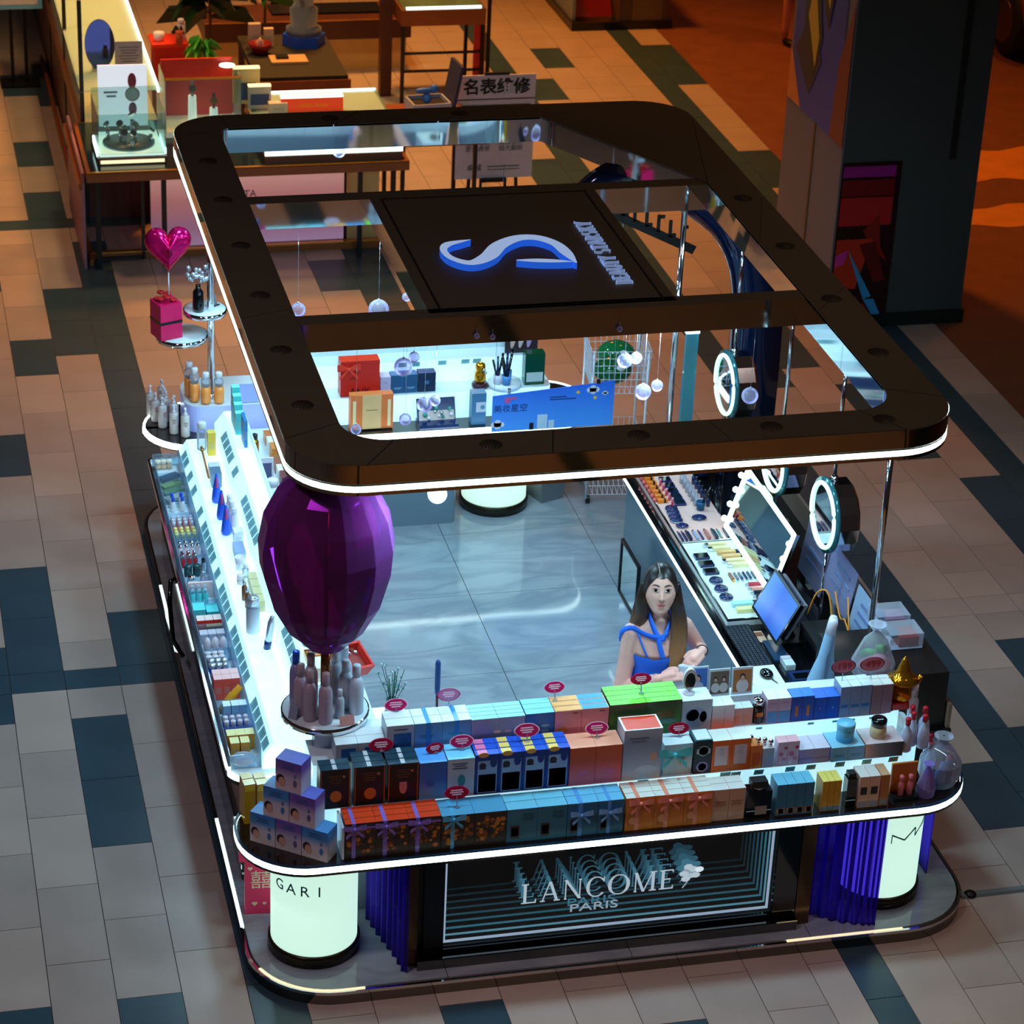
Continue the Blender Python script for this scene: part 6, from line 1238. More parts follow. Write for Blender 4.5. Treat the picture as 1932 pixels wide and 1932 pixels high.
# ------------------------------------------------------------------ hanging clear baubles
BUB = GLASS('bauble glass', (232, 224, 246), .03, .14)
def bauble(x, y, z, r, zt, label):
    t = thing('bauble', label, 'bauble', (x, y, z - r), 0, 'hanging baubles'); MB().ball((0, 0, r), r, 20).build('globe', BUB, t); MB().lathe([(r * .16, 2 * r - .003), (r * .12, 2 * r + .006)], 8).build('cap', SILV, t); MB().cyl(0, 0, 2 * r, zt - z + r, .0007, 5).build('thread', SILV, t)
for x, y, z, r, l in ((1.618, .57, 1.877, .039, 'clear bauble near left rail of canopy under far beam'), (2.052, .57, 1.853, .056, 'large clear bauble left of the centre panel'), (2.203, .57, 1.918, .024, 'small clear bauble tucked beside the centre panel'),
                      (1.866, -1.01, 2.227, .045, 'large clear bauble in front of slate blue cartons'), (1.919, -1.0, 2.271, .027, 'small clear bauble touching the large left one'), (1.881, -1.01, 1.952, .030, 'clear bauble above the back light strip'), (1.974, -1.01, 2.024, .038, 'clear bauble in front of jewellery case'), (2.02, -1.03, 2.05, .027, 'small clear bauble overlapping the jewellery case'), (1.642, -1.01, 1.915, .026, 'clear bauble below the orange gift box'),
                      (2.959, -1.01, 2.194, .038, 'clear bauble right of the trolley, upper left'), (3.018, -1.0, 2.199, .030, 'clear bauble right of the trolley, upper right'), (3.062, -1.01, 2.021, .041, 'clear bauble right of the trolley, lower left'), (3.135, -1.0, 2.045, .030, 'clear bauble right of the trolley, lower right'), (3.615, -1.01, 1.965, .042, 'clear bauble beside the farthest round mirror')):
    bauble(x, y, z, r, 2.357, l)
bauble(1.739, -2.40, 2.256, .043, 2.357, 'clear bauble peeking below the front canopy edge'); bauble(2.048, 1.80, 2.31, .036, 2.357, 'clear bauble with dark centre under the far canopy edge')
for i, (x, z) in enumerate(((2.2, 2.40), (2.277, 2.39), (2.90, 2.395))):
    t = thing('bauble', 'tiny clear bauble on the near beam face, %s' % ('left', 'middle', 'right')[i], 'bauble', (x, -1.086, z)); MB().ball((0, 0, 0), .014, 12).build('globe', BUB, t); MB().cyl(0, 0, .012, .04, .0012, 5).build('hook', SILV, t)
# ------------------------------------------------------------------ glossy arch over the rear entrance
t = thing('entrance_arch', 'glossy blue black curved arch band at rear right entrance', 'arch', (3.9, 1.3, .07)); t.location = (0, 0, 0)
P = spl([(4.27, .071), (4.27, .7), (4.27, 1.2), (4.25, 1.62), (4.16, 1.88), (3.98, 2.06), (3.75, 2.19), (3.54, 2.21), (3.38, 2.13), (3.29, 1.97)][::-1], 8)
m = MB(); n = len(P); vs = []
for i, (x, z) in enumerate(P):
    a, b = Vector(P[max(0, i - 1)]), Vector(P[min(n - 1, i + 1)]); d = (b - a).normalized(); wd = .05 + .10 * min(1, i / (n * .45)); nx, nz = -d.y * wd, d.x * wd
    for y in (1.16, 1.24): vs += [(x, y, z), (x + nx * 2, y, z + nz * 2)]
fs = []
for i in range(n - 1):
    a, b = 4 * i, 4 * i + 4; fs += [(a, b, b + 2, a + 2), (a + 1, a + 3, b + 3, b + 1), (a, a + 1, b + 1, b), (a + 2, b + 2, b + 3, a + 3)]
m.add(vs, fs, 0, True); m.build('band', M('blue black gloss', (16, 34, 70), .07, .3, coat=.5), t)
MB().tube([(x - .01, 1.155, z) for x, z in P], .006, 6).build('edge_trim', CHROME, t)
t = thing('letter_plate', 'black plate with upright cut letters hanging in rear opening', 'sign', (3.8, 1.25, 2.0)); t.location = (0, 0, 0)
m = MB(); m.bar((3.52, 1.25, 2.075), (4.02, 1.25, 1.83), .012, .05); m.build('plate', BLACK, t)
for k in range(6):
    f = k / 5; x, z = 3.58 + .36 * f, 2.06 - .175 * f; m = MB(); m.box(x, 1.25, z, .018, .012, .10); m.box(x + .02, 1.25, z + (.08 if k % 2 else .0), .03, .012, .018); m.build('letter', BLACK, t)
MB().cyl(3.72, 1.25, 2.0, 2.36, .004, 8).build('hanger', CHROME, t)
# ------------------------------------------------------------------ shop assistant
person = thing('person', 'shop assistant in bright blue halter dress looking up, holding a white tissue', 'person', (2.94, -1.90, .07)); PL = Vector((2.94, -1.90, .07))
SKIN = M('skin', (255, 186, 168), .45, var=.04, scale=20.)
def W2L(p): return Vector(p) - PL
def taper(mb, a, b, ra, rb, n=14, k=6):
    a, b = Vector(a), Vector(b); P = [a.lerp(b, i / k) for i in range(k + 1)]; mb.tube(P, [ra + (rb - ra) * i / k for i in range(k + 1)], n); mb.ball(a, ra, 14); mb.ball(b, rb, 14)
def rings(mb, R, n=28, mi=0, caps=True):
    """stack of ellipses (cx, cy, z, rx, ry)"""
    vs = []; fs = []
    for cx, cy, z, rx, ry in R:
        for k in range(n): a = 2 * PI * k / n; vs.append((cx + rx * math.cos(a), cy + ry * math.sin(a), z))
    for i in range(len(R) - 1):
        for k in range(n): fs.append((i * n + k, i * n + (k + 1) % n, (i + 1) * n + (k + 1) % n, (i + 1) * n + k))
    if caps: fs += [tuple(reversed(range(n))), tuple((len(R) - 1) * n + k for k in range(n))]
    mb.add(vs, fs, mi, True)
body = MB()
TOR = [(2.94, -1.885, .60, .13, .10), (2.94, -1.885, .78, .165, .115), (2.94, -1.885, .86, .155, .11), (2.94, -1.89, .96, .115, .085), (2.94, -1.895, 1.04, .118, .09), (2.94, -1.90, 1.11, .135, .10), (2.94, -1.895, 1.17, .138, .085), (2.94, -1.89, 1.215, .12, .065), (2.94, -1.89, 1.245, .075, .052), (2.942, -1.893, 1.27, .048, .046)]
rings(body, TOR)
taper(body, (2.942, -1.885, 1.25), (2.947, -1.882, 1.36), .044, .041)
RS, LS = (2.815, -1.895, 1.195), (3.07, -1.885, 1.20)
RE, LE = (2.765, -1.93, .905), (3.185, -1.815, 1.02)
RW, LW = (2.905, -2.075, 1.035), (3.125, -2.02, 1.135)
taper(body, RS, RE, .047, .037); taper(body, RE, RW, .037, .024); taper(body, LS, LE, .046, .037); taper(body, LE, LW, .036, .024)
for s in (-1, 1): taper(body, (2.94 + s * .085, -1.885, .62), (2.94 + s * .08, -1.88, .36), .085, .055); taper(body, (2.94 + s * .08, -1.88, .36), (2.94 + s * .075, -1.87, .12), .05, .035); taper(body, (2.94 + s * .075, -1.87, .10), (2.94 + s * .08, -2.0, .095), .032, .025)
def hand(mb, w, d, nrm, side, curl):
    w, d, nrm = Vector(w), Vector(d).normalized(), Vector(nrm).normalized(); s = d.cross(nrm).normalized() * side; nrm = s.cross(d).normalized() * side
    # palm
    for i in range(5): mb.ball(w + d * (.02 + .014 * i), .020, 10, 0, 1, 1, 1)
    for f in range(4):
        o = (f - 1.5) * .0165; L = (.068, .078, .074, .058)[f]; base = w + d * .075 + s * o; mb.tube([w + d * .02 + s * o * .8, base], [.013, .0105], 8)
        p1 = base + (d * math.cos(curl) - nrm * math.sin(curl)) * L * .45; p2 = p1 + (d * math.cos(curl * 2) - nrm * math.sin(curl * 2)) * L * .33; p3 = p2 + (d * math.cos(curl * 2.6) - nrm * math.sin(curl * 2.6)) * L * .24
        mb.tube([base, p1, p2, p3], [.0105, .0095, .0085, .007], 8); mb.ball(p3, .007, 8)
    tb = w + d * .03 - s * .022; t1 = tb + (d * .7 - s * .5 - nrm * .35).normalized() * .035; t2 = t1 + (d * .9 - nrm * .35).normalized() * .03; mb.tube([w + d * .012, tb, t1, t2], [.014, .013, .0105, .008], 8); mb.ball(t2, .008, 8)
hand(body, RW, (.085, -.055, .055), (-.2, -.6, .75), 1, .42)
hand(body, LW, (-.065, -.06, -.012), (.1, -.5, .85), -1, .6)
# head: shaped ellipsoid with brow, nose, cheeks, chin, ears (local frame: -Y is the face)
HC = Vector((2.93, -1.915, 1.43)); HR = Euler((-.24, 0, -.22)).to_matrix()
def hp(x, y, z): return HC + HR @ Vector((x, y, z))
vs = []; fs = []; NU, NV = 40, 32
for j in range(1, NV):
    t = PI * j / NV; z = -math.cos(t)
    for i in range(NU):
        a = 2 * PI * i / NU; cx, cy = math.sin(t) * math.cos(a), math.sin(t) * math.sin(a); rx, ry, rz = .076, .092, (.118 if z > 0 else .128)
        low = max(0., -z); rx *= 1 - .26 * low ** 1.8; f = max(0., -cy)
        yy = cy * ry * (1 - .12 * low) ; xx = cx * rx; zz = z * rz
        yy -= (.020 * f + .014) * math.exp(-((z + .90) / .24) ** 2) * (cy < .25)
        yy += .010 * math.exp(-((abs(cx) - .36) / .16) ** 2 - ((z - .03) / .13) ** 2) * (f > .2)
        vs.append(hp(xx, yy, zz))
b0 = len(vs); vs += [hp(0, -.01, -.118), hp(0, 0, .118)]
for j in range(NV - 2):
    for i in range(NU): fs.append((j * NU + i, j * NU + (i + 1) % NU, (j + 1) * NU + (i + 1) % NU, (j + 1) * NU + i))
for i in range(NU): fs.append((b0, (i + 1) % NU, i)); fs.append((b0 + 1, (NV - 2) * NU + i, (NV - 2) * NU + (i + 1) % NU))
body.add(vs, fs, 0, True)
body.tube([hp(0, -.082, .022), hp(0, -.092, -.002), hp(0, -.102, -.026)], [.0055, .006, .008], 10); body.ball(hp(0, -.102, -.028), .0085, 10); body.ball(hp(-.009, -.092, -.031), .006, 8); body.ball(hp(.009, -.092, -.031), .006, 8)
for s in (-1, 1): body.ball(hp(s * .075, .008, -.012), .018, 10, 0, .4, .8, 1.3)
me = body.mesh('body', SKIN); tmp = bpy.data.objects.new('tmp', me); COL.objects.link(tmp)
md = tmp.modifiers.new('r', 'REMESH'); md.mode = 'VOXEL'; md.voxel_size = .0048
sm = tmp.modifiers.new('s', 'SMOOTH'); sm.factor = .5; sm.iterations = 4
dg = bpy.context.evaluated_depsgraph_get(); bm_ = bpy.data.meshes.new_from_object(tmp.evaluated_get(dg)); bpy.data.objects.remove(tmp)
bm_.transform(Matrix.Translation(-PL)); bm_.polygons.foreach_set('use_smooth', [True] * len(bm_.polygons)); bm_.materials.clear(); bm_.materials.append(SKIN)
bo = bpy.data.objects.new('body', bm_); COL.objects.link(bo); bo.parent = person
def pp(mb, name, mat): 
    mb.v = [tuple(Vector(v) - PL) for v in mb.v]; return mb.build(name, mat, person)
# face details
IRIS = M('iris', (34, 22, 20), .15); LIPM = M('lips', (196, 90, 104), .35); BROW = M('brow', (70, 48, 42), .7); BLUSH = M('blush', (226, 140, 140), .6); EYW = M('eye white', (240, 236, 236), .2)
for s in (-1, 1):
    m = MB(); pts = [(s * .029 + (.0172) * math.cos(a), .012 + (.0074 if math.sin(a) > 0 else .0045) * math.sin(a)) for a in [2 * PI * k / 16 for k in range(16)]]
    def fy(x, z): return -.092 * math.sqrt(max(.05, 1 - (x / .076) ** 2 - (z / .118) ** 2)) 
    m.add([hp(x, fy(x, z) - .0018, z) for x, z in pts] , [tuple(range(16))] , 0, True); pp(m, 'eye', EYW)
    m = MB(); m.add([hp(s * .029 + .0076 * math.cos(a), fy(s * .029, .012) - .0034, .0125 + .0070 * math.sin(a)) for a in [2 * PI * k / 14 for k in range(14)]], [tuple(range(14))]); pp(m, 'iris', IRIS)
    m = MB(); m.tube([hp(s * (.029 + dx), fy(s * (.029 + dx), .019) - .0025, .012 + .0072 * math.cos(dx / .0165 * 1.35)) for dx in (-.016, -.010, -.004, .002, .008, .013, .018)], [.0008, .0014, .0017, .0017, .0017, .0016, .0008], 6); pp(m, 'eyelash', IRIS)
    m = MB(); m.tube([hp(s * x, fy(s * x, z) - .002, z) for x, z in ((.012, .031), (.022, .0355), (.034, .037), (.046, .0315))], [.0022, .003, .0026, .001], 6); pp(m, 'eyebrow', BROW)
m = MB(); P1 = [(-.021, -.058), (-.012, -.0545), (-.004, -.0525), (0, -.0538), (.004, -.0525), (.012, -.0545), (.021, -.058)]; P2 = [(.021, -.058), (.010, -.0655), (0, -.067), (-.010, -.0655)]
pts = P1 + P2[1:]; m.add([hp(x, -.0925 * math.sqrt(1 - (x / .066) ** 2) * .915 - .0068, z) for x, z in pts], [tuple(range(len(pts)))]); m.tube([hp(x, -.0845 * math.sqrt(1 - (x / .066) ** 2) - .008, -.0592) for x in (-.019, -.01, 0, .01, .019)], .0009, 5); pp(m, 'lips', LIPM)
# hair
HAIR = GR('brown hair', [(0, (190, 140, 90)), (.35, (150, 100, 60)), (.62, (60, 38, 28)), (1, (22, 14, 14))], 'Z', .35)
m = MB(); vs = []; fs = []; NU, NV = 44, 22
def hair_r(a, t):
    return 1.0
front = lambda a: max(0., -math.sin(a))
for j in range(NV + 1):
    for i in range(NU):
        a = 2 * PI * i / NU; f = front(a)
        lim = 2.05 - 1.17 * f ** 1.3 + (.12 if f > .97 else 0)   # hairline: lower at the back, high over the brow
        t = lim * j / NV
        x, y, z = .083 * math.sin(t) * math.cos(a), .101 * math.sin(t) * math.sin(a) + .004, .127 * math.cos(t)
        x *= 1.0 + .04 * math.sin(i * 1.7) * (t > .5); vs.append(hp(x, y, z))
for j in range(NV):
    for i in range(NU): fs.append((j * NU + i, (j + 1) * NU + i, (j + 1) * NU + (i + 1) % NU, j * NU + (i + 1) % NU))
m.add(vs, fs, 0, True)
def lock(ctrl, ws, th=.012):
    P = spl(ctrl, 6); n = len(P); vs = []; fs = []
    for i, p in enumerate(P):
        p = Vector(p); w = ws[0] + (ws[1] - ws[0]) * math.sin(PI * min(1, i / (n - 1) * 1.15 + .1) * .5) if i < n * .8 else ws[1] * (1 - .55 * (i / (n - 1) - .8) / .2)
        d = Vector((1, -.25, 0)).normalized(); e = Vector((.25, 1, 0)).normalized()
        for k in range(10): a = 2 * PI * k / 10; vs.append(p + d * w * math.cos(a) + e * th * math.sin(a))
    for i in range(n - 1):
        for k in range(10): fs.append((i * 10 + k, i * 10 + (k + 1) % 10, (i + 1) * 10 + (k + 1) % 10, (i + 1) * 10 + k))
    fs += [tuple(reversed(range(10))), tuple((n - 1) * 10 + k for k in range(10))]; m.add(vs, fs, 0, True)
# right side of picture: falls in front of her left shoulder; left side: behind the other shoulder; back mass
lock([hp(.066, .0, .03), hp(.078, -.005, -.05), (3.015, -1.955, 1.30), (3.015, -1.985, 1.20), (3.005, -2.005, 1.10), (2.995, -2.01, 1.03)], (.022, .040), .020)
lock([hp(.07, .02, .02), hp(.082, .012, -.06), (3.035, -1.93, 1.27), (3.035, -1.96, 1.17), (3.02, -1.985, 1.08)], (.022, .032), .018)
lock([hp(-.066, .0, .03), hp(-.084, .0, -.05), (2.855, -1.90, 1.31), (2.835, -1.885, 1.22), (2.825, -1.85, 1.12), (2.82, -1.83, 1.02)], (.022, .036), .022)
lock([hp(-.05, .06, .0), (2.88, -1.85, 1.33), (2.875, -1.82, 1.2), (2.87, -1.80, 1.05), (2.87, -1.79, .95)], (.04, .055), .03)
lock([hp(.0, .08, .0), (2.94, -1.83, 1.33), (2.945, -1.80, 1.2), (2.945, -1.79, 1.05), (2.945, -1.785, .95)], (.05, .06), .03)
lock([hp(.05, .06, .0), (3.0, -1.845, 1.33), (3.01, -1.81, 1.2), (3.01, -1.80, 1.05), (3.0, -1.79, .96)], (.04, .05), .03)
pp(m, 'hair', HAIR)
m = MB(); m.tube([hp(x, y, z) for x, y, z in ((-.012, -.083, .082), (-.013, -.066, .099), (-.016, -.04, .1155), (-.02, -.01, .1235))], [.0012, .002, .002, .001], 6); pp(m, 'hair_parting', M('scalp', (190, 160, 150), .6))
# dress: fitted bodice, skirt, halter and shoulder straps
DRS = M('blue dress', (40, 118, 250), .55, var=.05, scale=12., bump=.08)
m = MB(); R = [(cx, cy, z, rx + .007, ry + .008) for cx, cy, z, rx, ry in TOR if .8 < z < 1.1]
R = [(2.94, -1.885, .44, .24, .19), (2.94, -1.885, .62, .205, .155), (2.94, -1.885, .78, .175, .125)] + R + [(2.94, -1.90, 1.085, .14, .112), (2.94, -1.90, 1.12, .143, .110)]
n = 36; vs = []; fs = []
for i, (cx, cy, z, rx, ry) in enumerate(R):
    for k in range(n):
        a = 2 * PI * k / n; zz = z
        if i == len(R) - 1: zz += .012 * math.cos(a) * 1.5 - .02 * max(0, -math.sin(a)) + .01 * (abs(math.cos(a)) > .5)
        fold = 1 + (.05 * math.sin(k * 5) if z < .7 else 0); vs.append((cx + rx * fold * math.cos(a), cy + ry * fold * math.sin(a), zz))
for i in range(len(R) - 1):
    for k in range(n): fs.append((i * n + k, i * n + (k + 1) % n, (i + 1) * n + (k + 1) % n, (i + 1) * n + k))
m.add(vs, fs, 0, True); pp(m, 'dress', DRS)
def strap(ctrl, w, name):
    P = spl(ctrl, 6); m = MB(); n = len(P); vs = []
    for i, p in enumerate(P):
        a, b = Vector(P[max(0, i - 1)]), Vector(P[min(n - 1, i + 1)]); d = (b - a).normalized(); c = Vector((2.94, -1.88, p[2])); o = (Vector(p) - c).normalized(); s = d.cross(o).normalized() * w / 2
        vs += [Vector(p) + s + o * .003, Vector(p) - s + o * .003, Vector(p) - s - o * .002, Vector(p) + s - o * .002]
    fs = []
    for i in range(n - 1):
        a, b = 4 * i, 4 * i + 4
        for k in range(4): fs.append((a + k, a + (k + 1) % 4, b + (k + 1) % 4, b + k))
    fs += [(3, 2, 1, 0), (4 * n - 4, 4 * n - 3, 4 * n - 2, 4 * n - 1)]
    m.add(vs, fs, 0, True); pp(m, name, DRS)
strap([(2.94, -2.005, 1.10), (2.925, -2.0, 1.15), (2.915, -1.985, 1.20), (2.895, -1.945, 1.255), (2.89, -1.90, 1.29), (2.905, -1.86, 1.31)], .024, 'halter_strap')
strap([(2.935, -1.99, 1.19), (2.965, -1.965, 1.235), (2.99, -1.92, 1.275), (2.985, -1.87, 1.30)], .022, 'halter_strap')
strap([(2.965, -1.975, 1.215), (2.92, -1.985, 1.205), (2.86, -1.965, 1.215), (2.80, -1.925, 1.235), (2.765, -1.89, 1.20), (2.765, -1.86, 1.14)], .024, 'shoulder_strap')
strap([(2.865, -1.99, 1.11), (2.845, -1.98, 1.16), (2.83, -1.955, 1.205), (2.82, -1.91, 1.235)], .008, 'thin_strap')
# watch, bracelet, hair tie
def cuff(c, ax, r, w, th, name, mat):
    m = MB(); m.lathe([(r, -w / 2), (r + th, -w / 2), (r + th, w / 2), (r, w / 2), (r, -w / 2)], 20, c, 0, True, ax); return pp(m, name, mat)
d1 = Vector(RW) - Vector(RE)
cuff(Vector(RE).lerp(Vector(RW), .80), d1, .026, .022, .004, 'watch_band', CM((226, 226, 226))); c = Vector(RE).lerp(Vector(RW), .80); q = d1.normalized(); f = (Vector((-.2, -.8, -.3)) - q * Vector((-.2, -.8, -.3)).dot(q)).normalized(); m = MB(); m.obox(c + f * .031, q * .016, q.cross(f) * .015, f * .004); pp(m, 'watch_face', M('watch glass', (40, 60, 80), .1))
cuff(Vector(RE).lerp(Vector(RW), .93), d1, .026, .005, .003, 'bracelet', CM((230, 200, 200))); cuff(Vector(LE).lerp(Vector(LW), .93), Vector(LW) - Vector(LE), .026, .006, .003, 'hair_tie', BLACK)
# white tissue held in both hands
t = thing('tissue', 'white tissue hanging from the shop assistant hands', 'tissue', (3.02, -2.12, 1.10)); m = MB(); vs = []; fs = []
for j in range(9):
    for i in range(7):
        u, v = i / 6, j / 8; vs.append((-.01 - .02 * u * 0 + (.075 + .02 * v) * (u - .45) + .01 * math.sin(v * 5), -.004 + .012 * math.sin(u * 6 + v * 3), .03 - .15 * v - .02 * u * v))
for j in range(8):
    for i in range(6): a = j * 7 + i; fs.append((a, a + 1, a + 8, a + 7))
m.add(vs, fs, 0, True); o = m.build('sheet', CM((232, 240, 246)), t); sd = o.modifiers.new('s', 'SOLIDIFY'); sd.thickness = .0012
# ------------------------------------------------------------------ watch repair shop behind
WOOD = M('warm brown wood', (150, 82, 40), .35, var=.15, scale=3.); WOODD = M('dark brown wood', (84, 44, 26), .4, var=.15, scale=3.); GOLDL = M('brass trim', (236, 160, 60), .25, .8); PANEL = M('cream panel', (226, 190, 120), .5, var=.05)
WARM = M('warm case light', (255, 236, 190), .4, emit=1.6, ecol=(255, 226, 160), var=0); COOL = M('cool case light', (240, 255, 250), .4, emit=2.4, ecol=(206, 250, 240), var=0)
t = thing('shop_table', 'long brown display table with brass edge at front of watch shop', 'table', (2.1, 6.4, 0)); t.location = (0, 0, 0)
MB().box(2.12, 6.42, .70, 2.36, 1.14, .07).build('table_top', WOOD, t); MB().box(2.12, 5.86, .765, 2.36, .02, .012).build('brass_edge', GOLDL, t); MB().box(2.12, 6.42, .77, 2.3, 1.08, .006).build('top_inlay', M('dark glass inlay', (30, 44, 50), .12), t)
for x in (1.02, 1.5, 2.95, 3.2):
    MB().box(x, 5.95, 0, .035, .035, .70).build('leg', BLACK, t); MB().box(x, 6.9, 0, .035, .035, .70).build('leg', BLACK, t)
for x0, x1 in ((1.04, 1.35),):
    m = MB(); m.box((x0 + x1) / 2, 6.0, .04, x1 - x0, .02, .025); m.box(x1, 6.0, .04, .025, .02, .62); m.build('leg_frame', BLACK, t)
MB().box(2.1, 6.13, 0, 2.25, .05, .06).build('plinth_trim', WOOD, t); MB().box(2.1, 6.11, .055, 2.25, .03, .01).build('brass_edge', GOLDL, t)
t = thing('glow_sign', 'pink glowing sign board with VITA lettering under the shop table', 'sign', (2.14, 6.2, .06)); t.location = (0, 0, 0)
MB().box(2.15, 6.2, .06, 1.44, .06, .58).build('lit_face', GR('pink fade', [(0, (190, 150, 190)), (.25, (176, 120, 150)), (.6, (206, 130, 130)), (.9, (236, 170, 160)), (1, (255, 230, 220))], 'Z', .5, .38), t)  # fade puts the panel's light from the top into the colour
text('VITA', .075, M('pewter letters', (120, 90, 90), .4), t, (2.13, 6.165, .45), (1, 0, 0), (0, 0, 1), .003)
t = thing('panel_board', 'cream boards below the right end of shop table', 'panel', (3.02, 6.3, 0)); MB().box(.02, 0, 0, .24, .03, .68).build('board', PANEL, t); 
for k in range(2): MB().box(-.17 + .05 * k, -.02, 0, .02, .02, .68).build('slat', BLACK, t)
# left run of showcases
t = thing('shop_showcase', 'long glass topped showcase running back on the left of watch shop', 'showcase', (1.2, 9.6, 0)); t.location = (0, 0, 0)
MB().box(1.3, 10.0, 0, .58, 6.0, .68).build('body', WOODD, t); MB().box(1.0, 10.0, .66, .03, 6.0, .10).build('top_rail', WOOD, t); MB().box(1.3, 10.0, .70, .58, 6.0, .015).build('deck', M('cream cloth', (236, 216, 180), .6), t)
MB().box(1.3, 10.0, 1.0, .60, 6.0, .012).build('glass_top', GLS, t); MB().box(1.012, 10.0, .715, .008, 6.0, .285).build('glass_side', GLS, t); MB().box(1.59, 10.0, .98, .02, 6.0, .025).build('case_light', COOL, t)
for y in (7.02, 8.6, 10.2): MB().box(1.015, y, 0, .03, .03, 1.7).build('upright', BLACK, t)
MB().box(.92, 6.6, .0, .02, 1.3, .74).build('side_board', M('mauve board', (170, 120, 140), .5), t); MB().box(.90, 6.6, .62, .03, 1.35, .05).build('side_rail', WOOD, t); MB().box(.97, 8.5, 0, .03, 5, .05).build('side_rail', WOOD, t)
# watch case with turntable
t = thing('watch_case', 'glass watch case with round turntable of small watches, left end of table', 'display case', (1.285, 6.28, .777))
MB().box(0, 0, 0, .50, .55, .05).build('base', WOODD, t); MB().box(0, 0, .05, .46, .50, .02).build('lit_deck', M('lit deck', (236, 240, 220), .4, emit=.9, ecol=(206, 240, 226), var=0), t); MB().cyl(0, -.02, .07, .085, .19, 32).build('turntable', M('grey turntable', (90, 110, 120), .3), t)
m = MB(); m.box(0, -.255, .07, .48, .006, .30); m.box(0, .255, .07, .48, .006, .34); m.box(-.24, 0, .07, .006, .51, .30); m.box(.24, 0, .07, .006, .51, .30); m.build('glass_shell', GLS, t)
MB().box(0, -.285, .012, .46, .012, .022).build('case_light', M('amber case light', (255, 240, 200), .4, emit=1.1, ecol=(255, 244, 190), var=0), t)
for s in (-1, 1): MB().box(s * .245, -.05, .04, .012, .35, .05).build('case_light', COOL, t)
for k in range(9):
    a = k * .7; r = .06 + .10 * (k % 2); w = thing('watch', 'small watch on the turntable, %s' % ('front left', 'front', 'front right', 'right', 'rear right', 'rear', 'rear left', 'left', 'centre')[k], 'watch', (1.285 + r * math.cos(a - 2.2), 6.26 + r * math.sin(a - 2.2), .863), a, 'watches on the turntable')
    MB().cyl(0, 0, 0, .05 + .03 * (k % 3), .014, 12).build('stand', SILV, w); MB().lathe([(.026, -.006), (.026, .006)], 16, (0, -.01, .085 + .03 * (k % 3)), 0, False, (0, -.7, .7)).build('dial', CHROME, w)
t = thing('poster_card', 'white poster with a red strapped watch standing behind watch case', 'poster', (1.285, 6.62, .777)); t.rotation_euler = (-.06, 0, -.02)
MB().box(0, 0, .08, .36, .02, .46).build('card', M('brightened poster', (240, 240, 246), .4, emit=.8, ecol=(226, 230, 240), var=0), t); MB().box(0, .06, 0, .2, .1, .08).build('foot', WOODD, t)  # poster card is no lamp, its glow is added to brighten it
for nm, z, rx, rz, c in (('strap_print', .40, .032, .06, (206, 60, 80)), ('strap_print', .19, .03, .05, (176, 70, 110)), ('case_print', .30, .055, .055, (230, 190, 180)), ('dial_print', .30, .042, .042, (246, 240, 236))):
    pts = [(.07 + rx * math.cos(a), .02 + z + rz * math.sin(a)) for a in [2 * PI * k / 20 for k in range(20)]]; yy = -.0105 - {'strap_print': 0, 'case_print': .001, 'dial_print': .002}[nm]; MB().add([(a, yy, b) for a, b in pts], [tuple(range(20))]).build(nm, CM(c), t)
m = MB(); m.box(-.09, -.0115, .33, .10, .002, .016); m.box(-.085, -.0115, .30, .07, .002, .016); m.build('printed_lines', CM((206, 200, 206)), t)
# red glass case with white watch pillars
t = thing('watch_showcase', 'tall glass showcase with red back and two white watch pillars', 'display case', (1.87, 6.75, .777)); MB().box(0, 0, 0, .56, .42, .04).build('deck', M('cream deck', (246, 240, 214), .5, emit=.15, ecol=(255, 240, 200)), t); MB().box(0, .19, .04, .54, .02, .44).build('red_back', CM((236, 50, 26)), t)
m = MB(); m.box(0, -.205, .04, .56, .006, .40); m.box(-.28, 0, .04, .006, .42, .40); m.box(.28, 0, .04, .006, .42, .40); m.build('glass_shell', GLS, t); MB().box(0, -.2, .44, .58, .02, .014).build('brass_edge', GOLDL, t)
for i, (x, h) in enumerate(((-.06, .22), (.10, .12))):
    MB().lathe([(.035, .04), (.03, .04 + h)], 16, (x, -.02, 0)).build('pillar', M('lit pillar', (250, 250, 240), .4, emit=.6, ecol=(236, 255, 246), var=0), t); MB().lathe([(.028, -.01), (.028, .01)], 18, (x, -.04, .10 + h), 0, False, (0, -.9, .4)).build('watch_dial', (CHROME, GOLD)[i], t); MB().box(x, -.03, .04 + h, .022, .02, .12).build('watch_strap', (SILV, CM((120, 60, 40)))[i], t)
MB().lathe([(.06, .445), (.06, .45)], 20, (.22, .1, 0)).build('ceiling_spot', COOL, t)
# long low showcase
t = thing('watch_showcase', 'long low glass showcase with glowing edges at right end of table', 'display case', (2.74, 6.42, .777)); MB().box(0, 0, 0, 1.02, 1.1, .06).build('base', WOODD, t); MB().box(0, .02, .06, .96, 1.04, .01).build('cloth', CM((190, 150, 110)), t)
MB().box(0, -.55, .07, 1.02, .02, .035).build('case_light', COOL, t); MB().box(0, .55, .16, 1.02, .02, .03).build('case_light', COOL, t); MB().box(.505, 0, .16, .015, 1.1, .02).build('glass_edge', GLASS('green glass edge', (120, 200, 180), .05, .3), t); m = MB(); m.box(0, 0, .175, 1.02, 1.1, .006); m.build('glass_top', GLS, t)
for i in range(6): MB().box(-.3 + .14 * i, .25 - .1 * (i % 2), .07, .10, .10, .05).build('watch_cushion', CM(((226, 190, 170), (196, 90, 80), (206, 200, 206), (150, 60, 60), (236, 210, 190), (176, 110, 90))[i]), t)
MB().box(-.3, -.35, .07, .34, .3, .03).build('tray', M('blue cloth', (90, 130, 220), .6), t)
